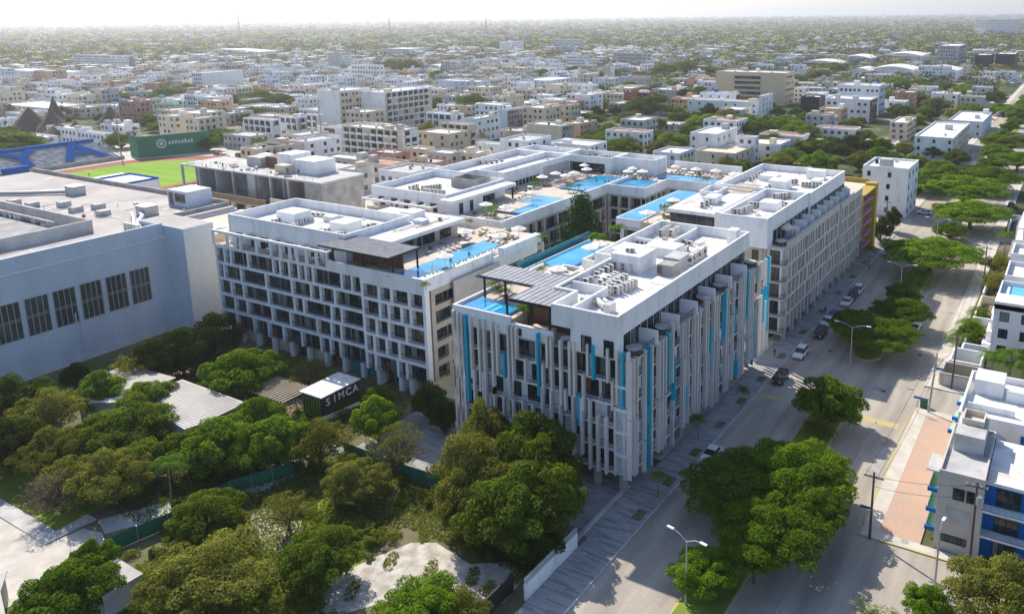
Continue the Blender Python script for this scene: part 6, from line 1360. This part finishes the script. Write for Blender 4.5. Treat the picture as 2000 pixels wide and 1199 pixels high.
UML = [(868,497,20.1,'white parasol standing in the middle of the front block pool'),(865,525,20.1,None),(908,450,19.7,'white parasol at the glazed pavilion of the front terrace'),(975,458,19.7,'white parasol over loungers at the far end of the front pool'),(1013,444,19.7,'white parasol at the outer corner of the front terrace'),
 (949,397,19.5,'white parasol by the glass doors of the second terrace'),(987,402,19.5,'white parasol at the head of the second pool'),(1040,374,19.6,'white parasol by the low palms between the two rear pools'),(1059,344,19.7,'white parasol, leftmost of the line beside the big rear pool'),(1085,337,19.7,'white parasol, second of the line beside the big rear pool'),
 (1105,341,19.7,'white parasol, third of the line beside the big rear pool'),(1121,336,19.7,'white parasol, fourth of the line beside the big rear pool'),(1142,321,19.7,'white parasol under the dark palm by the rear block'),(1146,329,19.7,'white parasol in front of the one under the dark palm'),(1237,327,19.7,'white parasol, back one of three by the rear white box'),(1227,333,19.7,'white parasol, left one of three by the rear white box'),
 (1255,333,19.7,'white parasol, right one of three by the rear white box'),(1317,324,19.7,'white parasol against the far terrace wall, leftmost'),(1360,329,19.7,'white parasol against the far terrace wall, second'),(1398,332,19.7,'white parasol against the far terrace wall, third'),(1434,338,19.7,'white parasol against the far terrace wall, rightmost'),
 (1315,389,20.05,'parasol in the long pool of the avenue block, far one'),(1265,413,20.05,'wide parasol in the long pool of the avenue block, near one'),(1152,480,19.2,'parasol at the far end of the fenced pool on the finned block'),(1090,522,19.2,'parasol at the near end of the fenced pool on the finned block'),(1170,474,18.95,'second parasol at the far end of the fenced pool')]
for px, py, z, l in UML:
    X, Y = at(px, py, z+2.2)
    if l is None: X, Y = at(845, 530, z+1); dup(UMC, (X, Y, z), 0, 'closed parasol standing at the planter edge of the front pool', None, 'poolside parasols')
    else: dup(UM, (X, Y, z), .3, l, (1.2,1.2,1) if 'wide' in l else None, 'poolside parasols')
# loungers, tables, people, pots
def make_lounger():
    root = thing('sun_lounger', 'l', 'sun lounger'); MB().box(-.33,.33,-.95,.35,.22,.34).build('seat', M['lounge'], root)
    MB().face([(-.33,.35,.34),(.33,.35,.34),(.33,.9,.75),(-.33,.9,.75)]).face([(-.33,.35,.26),(-.33,.9,.67),(.33,.9,.67),(.33,.35,.26)]).build('backrest', M['lounge'], root)
    for x in (-.3,.3):
        for y in (-.85,.3): MB().box(x-.03,x+.03,y-.03,y+.03,0,.22).build('leg', M['wood'], root)
    return proto_done(root)
LO = make_lounger(); rl = random.Random(3)
def lounge_area(x0, x1, y0, y1, z, rz, label, sp=1.15):
    n = int(max(x1-x0, y1-y0)/sp)
    for i in range(n):
        t = (i+.5)/n; dup(LO, (x0+(x1-x0)*t, y0+(y1-y0)*t, z), R_(rz+rl.uniform(-6,6)), label, None, 'poolside sun loungers')
lounge_area(-93.2,-93.2,103,111,19.7,90,'sun lounger in the row beside the front pool'); lounge_area(-92,-87,114.4,114.4,19.7,0,'sun lounger in the row across the far end of the front pool'); lounge_area(-96,-87,117.6,117.6,19.7,180,'sun lounger in the second row past the front pool')
lounge_area(-105.8,-105.8,136,148,19.6,90,'sun lounger beside the second pool'); lounge_area(-106.6,-106.6,160,176,19.7,90,'sun lounger in the row left of the big rear pool'); lounge_area(-109.4,-109.4,160,176,19.7,-90,'sun lounger in the outer row left of the big rear pool')
lounge_area(-104,-88.5,178.6,178.6,19.7,0,'sun lounger in the row behind the big rear pool',1.0); lounge_area(-102,-92,181,181,19.7,0,'sun lounger against the rear white box'); lounge_area(-90,-75,188.6,188.6,19.7,0,'sun lounger in the row behind the narrow rear pool'); lounge_area(-89,-76,191.6,191.6,19.7,180,'sun lounger against the far terrace wall'); lounge_area(-69.0,-69.0,115,124,18.9,90,'sun lounger beside the fenced pool of the finned block'); lounge_area(-71.8,-71.8,145,160,19.7,90,'sun lounger beside the long pool of the avenue block')
def make_table():
    root = thing('round_table', 't', 'table'); MB().disc(0,0,.7,.75,.76,.75,16).build('tabletop', M['white'], root); MB().disc(0,0,0,.06,.7,.06,8).build('pedestal', M['wood'], root); MB().disc(0,0,0,.32,.05,.32,12).build('foot', M['wood'], root); return proto_done(root)
def make_tub():
    root = thing('hot_tub', 't', 'hot tub'); MB().disc(0,0,0,1.0,.8,1.05,18).build('tub', M['wood'], root); MB().disc(0,0,.8,1.1,.9,1.1,18).build('cover', M['ltgrey'], root); return proto_done(root)
TB, TU = make_table(), make_tub()
for i, y in enumerate((84.5, 92.6, 106.2, 112.6, 128.6)): dup(TU, (-44.9, y if i < 4 else 126.2, 18.55), 0, 'round pale topped tub on the finned block side terrace, %s from the corner' % ORD[i], None, 'round tubs on the side terraces')
for i, (x, y) in enumerate(((-131,91.4),(-123.5,91.6),(-116,91.5),(-111.5,91.6),(-108.3,91.4))): dup(TB, (x, y, 18.7), 0, 'round white table under the rooftop pergola, %s from the left' % ORD[i], None, 'pergola tables')
for i, (x, y) in enumerate(((-60.6,83.2),(-58,82.8),(-54,82.8),(-100,91.2),(-96,91.2),(-102.6,91.3))): dup(TB, (x, y, 18.7), 0, 'round white table under the striped canopy' if x < -90 else 'round white table in the rooftop bar of the finned block', None, 'rooftop bar tables')
dup(TU, (-44.8, 142.2, 18.35), 0, 'round tub on the near corner terrace of the avenue block', None, 'round tubs on the side terraces')
B = thing('straw_gazebo', 'straw topped gazebo on the corner terrace of the avenue block', 'gazebo', (-45, 146.5, 18.4)); mb = MB()
for k in range(10):
    a, b = 2*math.pi*k/10, 2*math.pi*(k+1)/10; mb.face([(-45+1.5*math.cos(a),146.5+1.5*math.sin(a),20.5),(-45+1.5*math.cos(b),146.5+1.5*math.sin(b),20.5),(-45,146.5,21.6)])
mb.build('straw_roof', M['cream'], B)
for dx in (-1,1):
    for dy in (-1,1): MB().box(-45+dx-.05,-45+dx+.05,146.5+dy-.05,146.5+dy+.05,18.35,20.6).build('post', M['wood2'], B)
# potted plants
def pot(px, py, z, s, label, kind='potpalm'):
    X, Y = at(px, py, z+.8); d = dup(rt.choice(T[kind]), (X, Y, z), rt.uniform(0,6), label, (s, s, s), 'terrace plants'); d['category'] = 'plant'
for a in ((958,418,19.5,4.2,'bright leafy palm at the corner between two terraces'),(916,432,19.7,2.2,'low palm beside the pavilion of the front terrace'),(1054,356,19.7,3.6,'palm in the planter left of the big rear pool'),(1040,362,19.6,3.2,'palm beside the low wall between the rear pools'),(1110,368,19.9,3,'bushy palm at the inner corner of the big rear pool'),(1130,366,19.9,2.6,'second bushy palm at the inner corner of the big rear pool'),
          (1156,320,19.7,6,'tall dark palm by the rear block'),(1225,318,19.7,4.5,'pale green shrub palm before the rear white box'),(1382,354,19.7,3.2,'palm at the end of the narrow rear pool'),(1297,412,19.7,3.4,'palm beside the long avenue pool, left one'),(1313,405,19.7,3.6,'palm beside the long avenue pool, right one'),(1310,418,19.7,2.6,'short palm beside the long avenue pool'),
          (1171,470,18.9,4,'palm at the far end of the fenced pool'),(1063,524,18.9,3,'palm by the canopy at the near end of the fenced pool'),(1213,448,20.2,3,'planter palm at the rear corner of the finned block, right'),(1197,450,20.2,3,'planter palm at the rear corner of the finned block, left'),(1022,606,20.0,3,'leafy plant in the rooftop bar under the canopy'),(975,552,20.6,2.6,'plant by the planter behind the front plunge pool'),(960,556,20.6,2.4,'red leaved plant behind the front plunge pool'),
          (768,540,18.7,2.4,'plant by the post of the striped canopy'),(832,556,20.0,2,'small plant at the near tip of the front pool'),(1060,466,19.7,2.6,'plant at the outer edge of the front terrace'),(1348,318,19.7,4,'palm behind the far terrace wall')): pot(*a)
for i in range(26):
    y = 91+i*.84; d = dup(T['bush'][i%3], (-85.4, y, 20.3), i, 'dry flowering plant in the long planter beside the front pool', (.36,.42,.5), 'plants in the pool planter'); d['category'] = 'plant'
rp = random.Random(12)
PA = [((-98,-92.5,98,121),19.7,'front terrace'),((-92,-85.5,114,121),19.7,'front terrace'),((-108,-101,127,141),19.5,'second terrace'),((-114.5,-106,150.5,181),19.7,'rear pool terrace'),((-103,-92,178,182),19.7,'rear pool terrace'),((-90,-74,188,194),19.7,'far terrace'),((-72.5,-68,141,160),19.7,'long pool terrace'),((-69.5,-65.5,114,126),18.92,'fenced pool terrace'),((-71.4,-62.6,87.6,101),20.6,'plunge pool terrace')]
PC = {}
for i in range(95):
    (x0,x1,y0,y1), z, nm = PA[i % len(PA)]; x, y = rp.uniform(x0,x1), rp.uniform(y0,y1); k = rp.random(); PC[nm] = PC.get(nm, 0)+1
    if k < .42: d = dup(T['bush'][i%3], (x, y, z), i, 'low green planter bush on the %s, %s piece of clutter there' % (nm, nth(PC[nm]-1)), (rp.uniform(.4,.9),)*2+(rp.uniform(.5,1.3),), 'terrace plants'); d['category'] = 'plant'
    elif k < .55: d = dup(T['potpalm'][0], (x, y, z), i, 'small potted palm on the %s, %s piece of clutter there' % (nm, nth(PC[nm]-1)), (rp.uniform(1.4,2.4),)*3, 'terrace plants'); d['category'] = 'plant'
    elif k < .8: dup(LO, (x, y, z), rp.uniform(0,6), 'lone sun lounger on the %s, %s piece of clutter there' % (nm, nth(PC[nm]-1)), None, 'scattered sun loungers')
    else: dup(TB, (x, y, z), 0, 'small round table standing on the %s, %s piece of clutter there' % (nm, nth(PC[nm]-1)), None, 'poolside tables')
# people in the pools and on the street
def person(x, y, z, rz, label, shirt, legs, sunk=0.0, h=1.68):
    B = thing('person', label, 'person', (x, y, z)); c, s = math.cos(rz), math.sin(rz)
    bm = bpy.data.meshes.new('body'); V = [(0,0,.95),(0,0,1.2),(0,0,1.42),(0,0,1.52),(0,0,1.66),(.18,0,1.4),(.25,.03,1.15),(.24,.14,.95),(-.18,0,1.4),(-.25,.03,1.15),(-.22,.1,.92),(.09,0,.9),(.1,.05,.5),(.1,0,.06),(.1,.14,.03),(-.09,0,.9),(-.1,-.03,.5),(-.1,-.12,.06),(-.1,.02,.03)]
    E = [(0,1),(1,2),(2,3),(3,4),(2,5),(5,6),(6,7),(2,8),(8,9),(9,10),(0,11),(11,12),(12,13),(13,14),(0,15),(15,16),(16,17),(17,18)]
    Rr = [.14,.14,.13,.055,.1,.06,.042,.032,.06,.042,.032,.085,.06,.04,.035,.085,.06,.04,.035]
    if sunk: V = [(a, b, max(c_-sunk, -.02+.01*c_)) for a, b, c_ in V]
    bm.from_pydata([(x_*c-y_*s, x_*s+y_*c, z_) for x_, y_, z_ in V], E, []); o = bpy.data.objects.new('body', bm); COL.objects.link(o); o.parent = B
    o.modifiers.new('skin', 'SKIN'); sk = bm.skin_vertices[0].data
    for i, q in enumerate(Rr): sk[i].radius = (q, q*.85)
    sk[0].use_root = True; sb = o.modifiers.new('sub', 'SUBSURF'); sb.levels = sb.render_levels = 1; bm.materials.append(shirt)
    MB().disc(0, 0, 1.70-sunk, .1, 1.78-sunk, .06, 8).build('hair', M['cardark'], None).parent = B
    return B
for px, py, l in ((1165,350,'swimmer standing in the big rear pool, leftmost'),(1182,352,'swimmer in the big rear pool, middle'),(1189,353,'swimmer in the big rear pool, right'),(916,494,'swimmer at the far end of the front pool'),(880,506,'swimmer by the parasol in the front pool'),(1290,400,'swimmer in the long avenue pool, left'),(1298,400,'swimmer in the long avenue pool, right')):
    X, Y = at(px, py, 20.4); person(X, Y, 20.0, 1.0, l, M['skin'], None, 1.0)
for px, py, z, m_, l in ((1612,606,.2,'cardark','person in dark clothes standing beside the blue car'),(435,324,20.0,'cardark','worker in dark clothes on the concrete roof slab, leftmost'),(562,334,20,'blue','worker in blue at the edge of the concrete roof slab'),(583,336,20,'cardark','worker in dark clothes near the end of the concrete roof slab'),(1513,688,.2,'red','person in a red top on the banded pavement'),(128,352,0,'cardark','player on the pitch, left of a pair'),(124,352,0,'cardark','player on the pitch, right of a pair'),(174,342,0,'cardark','player on the pitch nearer the middle')):
    X, Y = at(px, py, z+.9); person(X, Y, z, .6, l, M[m_], None)
# ================================================================ the rest of the city
rc = random.Random(4242)
def free(x, y, r=7):
    for a, b, c, d in EXCL:
        if a-r < x < b+r and c-r < y < d+r: return False
    return True
def inview(x, y, m=30):
    p = project(x, y, 3); return -m < p[0] < 2000+m and 0 < p[1] < 1240, p
near, far = [], []
gx = 17.0
for j in range(0, 200):
    y = 190+j*16.5+(j//3)*8
    if y > 3200: break
    for i in range(-200, 30):
        x = i*gx+(i//4)*7+rc.uniform(-1.5, 1.5)
        ok, p = inview(x, y)
        if not ok or not free(x, y): continue
        D = math.hypot(x, y); q = rc.random()
        dens = .46 if D < 700 else .40 if D < 1500 else .3
        if x > -500 and 500 < D: dens *= .7
        if x > -300 and D > 900: dens *= .5
        if D > 1500: dens *= .6
        if p[0] < 1150 and D < 1100: dens = .66
        if q < dens: near.append((D, x, y, p))
        elif q < .97: far.append((D, x, y, p))
for j in range(0, 400):   # low ground in front of y=190 on the left
    x = rc.uniform(-620, -262); y = rc.uniform(100, 215); ok, p = inview(x, y)
    if ok and free(x, y, 8):
        EXCL.append((x-6, x+6, y-6, y+6)); (near if rc.random() < .62 else far).append((math.hypot(x, y), x, y, p))
near.sort(); far.sort()
M['peach'] = mat('peach_plaster', (0.62,0.42,0.28), 0.9, 0.15, 0.5); M['teal'] = mat('teal_plaster', (0.12,0.38,0.42), 0.9, 0.15, 0.5)
NAMES = {'peach':'peach','teal':'teal','white':'white','cream':'cream','ltgrey':'pale grey','mall':'pale blue','warmgrey':'greige','redroof':'rust red','yellow':'ochre'}
pal = ['white']*11+['cream']*6+['peach']*2+['cream']*3+['ltgrey']*3+['mall']+['warmgrey']*2+['redroof']
def house_mesh(mb, x, y, w, d, h, r, lod, m0=0):
    """m0 wall, +1 roof, +2 glass, +3 second wall"""
    x0, x1, y0, y1 = x-w/2, x+w/2, y-d/2, y+d/2; st = max(1, round(h/3.1))
    mb.box(x0, x1, y0, y1, 0, h-.5, m0, 'bt')
    mb.face([(x0,y0,h-.5),(x1,y0,h-.5),(x1,y1,h-.5),(x0,y1,h-.5)], m0+1)
    if lod < 2: mb.ring(x0, x1, y0, y1, h-.5, h+.2, .35, m0)
    if lod < 3:
        for i in range(st):
            z = i*3.05+.9
            a = x0+.8
            while a < x1-1.4:
                if r.random() < .7: mb.box(a, a+r.choice((1.1,1.6)), y0-.06, y0, z, z+1.5, m0+2)
                a += 3.0
            a = y0+.8
            while a < y1-1.4:
                if r.random() < .7: mb.box(x1, x1+.06, a, a+r.choice((1.1,1.6)), z, z+1.5, m0+2)
                a += 3.0
    if lod < 3 and r.random() < .6:
        e = r.uniform(3, 6); s_ = r.choice((-1, 1)); hh = max(2.8, h-3.1) if h > 4 else 2.6; xa, xb = (x1, x1+e) if s_ > 0 else (x0-e, x0); yb = y0+d*r.uniform(.4,.9); mb.box(xa, xb, y0+.4, yb, 0, hh, m0+3 if r.random() < .3 else m0, 'bt'); mb.face([(xa,y0+.4,hh),(xb,y0+.4,hh),(xb,yb,hh),(xa,yb,hh)], m0+1)
    if r.random() < .7:
        a, b = r.uniform(x0+.5, x1-3.4), r.uniform(y0+.5, y1-3.4); mb.box(a, a+2.8, b, b+2.6, h-.5, h+r.uniform(1.2,2.4), m0+3 if r.random() < .6 else m0, 'b')
    if lod < 2:
        for k in range(r.choice((1,2,3))):
            a, b = r.uniform(x0+.7, x1-.9), r.uniform(y0+.7, y1-.9)
            if r.random() < .5: mb.disc(a, b, h-.5, .5, h+.8, .45, 8, m0+2 if r.random() < .4 else m0+3)
            else: mb.box(a-.5, a+.5, b-.2, b+.2, h-.45, h+.5, m0+3)
HN = 265
rows = {}
for (D, x, y, p) in near[:HN]: rows.setdefault(int(math.log(D/180)/math.log(1.16)), []).append((p[0], D, x, y))
bandname = ['nearest','second','third','fourth','fifth','sixth','seventh','eighth','ninth','tenth','eleventh','twelfth','thirteenth','fourteenth']
bi = 0
for bkey in sorted(rows):
    lst = sorted(rows[bkey])
    for k, (px, D, x, y) in enumerate(lst):
        c = rc.choice(pal); w, d = rc.uniform(9, 21), rc.uniform(9, 17); st = rc.choice((1,2,2,3,3,4)) if px < 1150 else rc.choice((1,2,2,3)); h = st*3.1+.4
        lab = '%s %s storey house, %s from the left in the %s house belt' % (NAMES[c], ['one','two','three','four'][st-1], nth(k), bandname[bi])
        B = thing('house', lab, 'house', (x, y, 0), 'city houses beyond the hotel')
        if D < 520:
            x0, x1, y0, y1 = x-w/2, x+w/2, y-d/2, y+d/2
            MB().box(x0, x1, y0, y1, 0, h-.6).build('wall', M[c], B); MB().ring(x0, x1, y0, y1, h-.6, h+.1, .3).build('parapet', M[c], B)
            MB().box(x0+.3, x1-.3, y0+.3, y1-.3, h-.6, h-.57).build('roof', M[rc.choice(('roofwhite','roofwhite','ltgrey','redroof'))], B)
            for i in range(st):
                for a in np.arange(x0+1, x1-1.8, 3.3):
                    if rc.random() < .75: win('y', y0, a, a+1.4, i*3.1+.9, i*3.1+2.4, 1.4, fr=.09).build('window', WIN(), B)
                for a in np.arange(y0+1, y1-1.8, 3.3):
                    if rc.random() < .75: win('x', x1, a, a+1.4, i*3.1+.9, i*3.1+2.4, 1.4, fr=.09).build('window', WIN(), B)
            rooftop(B, x0, x1, y0, y1, h-.57, None, int(x*3+y))
        else:
            mb = MB(); house_mesh(mb, x, y, w, d, h, rc, 1)
            mb.build('wall', [M[c], M[rc.choice(('roofwhite','roofwhite','ltgrey'))], M['glass'], M[rc.choice(('white','cream','redroof','blue','ltgrey','peach','teal'))]], B)
    bi = min(bi+1, 13)
mbs = {}
for (D, x, y, p) in near[HN:]:
    c = rc.choice(['white']*7+['cream']*4+['ltgrey']*3+['mall','redroof','peach','peach']); w, d = (rc.uniform(9, 17), rc.uniform(9, 16)); h = rc.choice((1,1,2,2,3))*3.1+.4
    if rc.random() < .012: w, d, h = 26, 16, rc.uniform(12, 17)
    house_mesh(mbs.setdefault(c, MB()), x, y, w, d, h, rc, 1 if D < 1100 else 2 if D < 1900 else 3)
for j in range(1500):   # towards the horizon
    u = rc.random(); Dd = 2600*(9000/2600)**u; pxx = rc.uniform(-20, 2020); X = (pxx-CX)/FPX; dv = Vector((FW.x, FW.y, 0))+RT*X; dv.z = 0; dv.normalize(); x, y = dv.x*Dd, dv.y*Dd
    if pxx > 1300 and rc.random() < .6: continue
    if rc.random() < (Dd-2600)/12000: continue
    w = rc.uniform(10, 34); house_mesh(mbs.setdefault(rc.choice(('white','cream','ltgrey')), MB()), x, y, w, rc.uniform(10, 20), rc.uniform(4, 9), rc, 3)
allm = MB(); mats_ = []
for c, mb in mbs.items():
    n = len(allm.v); k = len(mats_); allm.v += mb.v; allm.f += [tuple(i+n for i in f) for f in mb.f]; allm.m += [q+k for q in mb.m]; mats_ += [M[c], M['roofwhite' if c != 'ltgrey' else 'ltgrey'], M['glass'], M['ltgrey']]
tag(allm.build('distant_houses', mats_), 'mass of small pale flat roofed houses stretching to the hazy horizon', 'houses', kind='stuff')
# trees between the houses
for (D, x, y, p) in far[:150]:
    k = rc.choice(('mid','mid','bright','olive','dark','mid')); r = rc.uniform(4.5, 8.0); o = dup(rc.choice(T[k]), (x+rc.uniform(-3,3), y+rc.uniform(-3,3), 0), rc.uniform(0,6.28), None, (r, r, r*rc.uniform(.9,1.1)))
    TREES.append((o, p[0], p[1], k))
def lod_tree(rng, n):
    lob = [((rng.uniform(-.6,.6), rng.uniform(-.6,.6), rng.uniform(.5,1.1)), rng.uniform(.3,.5)) for i in range(7)]
    P, Nn = crown_points(rng, lob, n/2.0, .7); return P, Nn
rng = np.random.default_rng(7); LT = [lod_tree(rng, n) for n in (420, 420, 420)]; LT2 = [lod_tree(rng, 110) for _ in range(3)]; LT3 = [lod_tree(rng, 34) for _ in range(3)]
def forest(name, pts, fol, label):
    Vs = []; 
    for (x, y, r, D) in pts:
        P, Nn = (LT if D < 650 else LT2 if D < 1300 else LT3)[rng.integers(3)]; a = rng.uniform(0, 6.28); c, s = math.cos(a), math.sin(a)
        Q = np.stack([x+r*(P[:,0]*c-P[:,1]*s), y+r*(P[:,0]*s+P[:,1]*c), P[:,2]*r*rng.uniform(.7,1.0)], 1)
        V, _ = leaf_quads(Q, Nn, (.12 if D < 650 else .24 if D < 1300 else .42)*r, rng, .7); Vs.append(V)
    if not Vs: return
    V = np.concatenate(Vs); tag(link(np_mesh(name, V, np.arange(len(V)).reshape(-1,4), [fol]), name), label, 'trees', kind='stuff')
P1, P2, P3 = [], [], []
rest = far[150:]
for (D, x, y, p) in rest:
    for k in range((2 if rc.random() < .6 else 1) if p[0] > 1100 or D > 1200 else rc.choice((0,1,1))): rc.choice((P1, P1, P2, P3)).append((x+rc.uniform(-6,6), y+rc.uniform(-6,6), rc.uniform(4.5, 8.5), D))
for (D, x, y, p) in near:   # garden trees beside houses
    if rc.random() < .75:
        xx, yy = x+rc.choice((-9, 9))*rc.uniform(.8,1.1), y+rc.choice((-8.5, 8.5))
        if free(xx, yy, 2): rc.choice((P1, P2, P3)).append((xx, yy, rc.uniform(3.0, 5.5), D))
for j in range(15000):
    u = rc.random(); Dd = 1500*(14000/1500)**u; pxx = rc.uniform(-20, 2020); X = (pxx-CX)/FPX; dv = Vector((FW.x, FW.y, 0))+RT*X; dv.z = 0; dv.normalize()
    rr = rc.uniform(4, 8)*(1+Dd/2500); rc.choice((P1, P2, P3)).append((dv.x*Dd, dv.y*Dd, rr*.8, 2000))
forest('distant_trees', P1, F['hazed'], 'mid green garden trees filling the gaps of the far town')
forest('distant_trees', P2, F['olive'], 'dry olive trees scattered through the far town')
forest('distant_trees', P3, F['hazeddark'], 'dark green trees scattered through the far town')
# tree labels that single each one out
KN = {'mid':'mid green round','bright':'bright green','dark':'dark green','olive':'dull olive','rain':'spreading','bush':'low','sparse':'thin','bare':'bare'}
un = [t for t in TREES if not t[0].get('label') or t[0]['label'] == 'tree']
un.sort(key=lambda t: -t[2]); step = 22
for b in range(0, len(un), step):
    grp = sorted(un[b:b+step], key=lambda t: t[1])
    for k, (o, px, py, kd) in enumerate(grp):
        o['label'] = '%s town tree, %s from the left in the %s tree belt' % (KN.get(kd, 'green'), nth(k), nth(b//step) if b else 'nearest'); o['group'] = 'town trees beyond the hotel'; o['category'] = 'tree'
# haze
hz = MB().box(-43000, 43000, -4000, 46000, -1.0, 170.0)
hm = bpy.data.materials.new('haze_air'); hm.use_nodes = True; nt = hm.node_tree; nt.nodes.clear(); ho = nt.nodes.new('ShaderNodeOutputMaterial'); hv = nt.nodes.new('ShaderNodeVolumePrincipled')
hv.inputs['Color'].default_value = (0.90,0.91,0.92,1); hv.inputs['Density'].default_value = 0.00013; hv.inputs['Anisotropy'].default_value = 0.5
nt.links.new(hv.outputs[0], ho.inputs['Volume']); tag(hz.build('haze', hm), 'thin pale haze over the whole town', 'haze', kind='stuff')
# remove the prototypes themselves
for r_ in PROTOS:
    for c in list(r_.children):
        for g in list(c.children): bpy.data.objects.remove(g)
        bpy.data.objects.remove(c)
    bpy.data.objects.remove(r_)
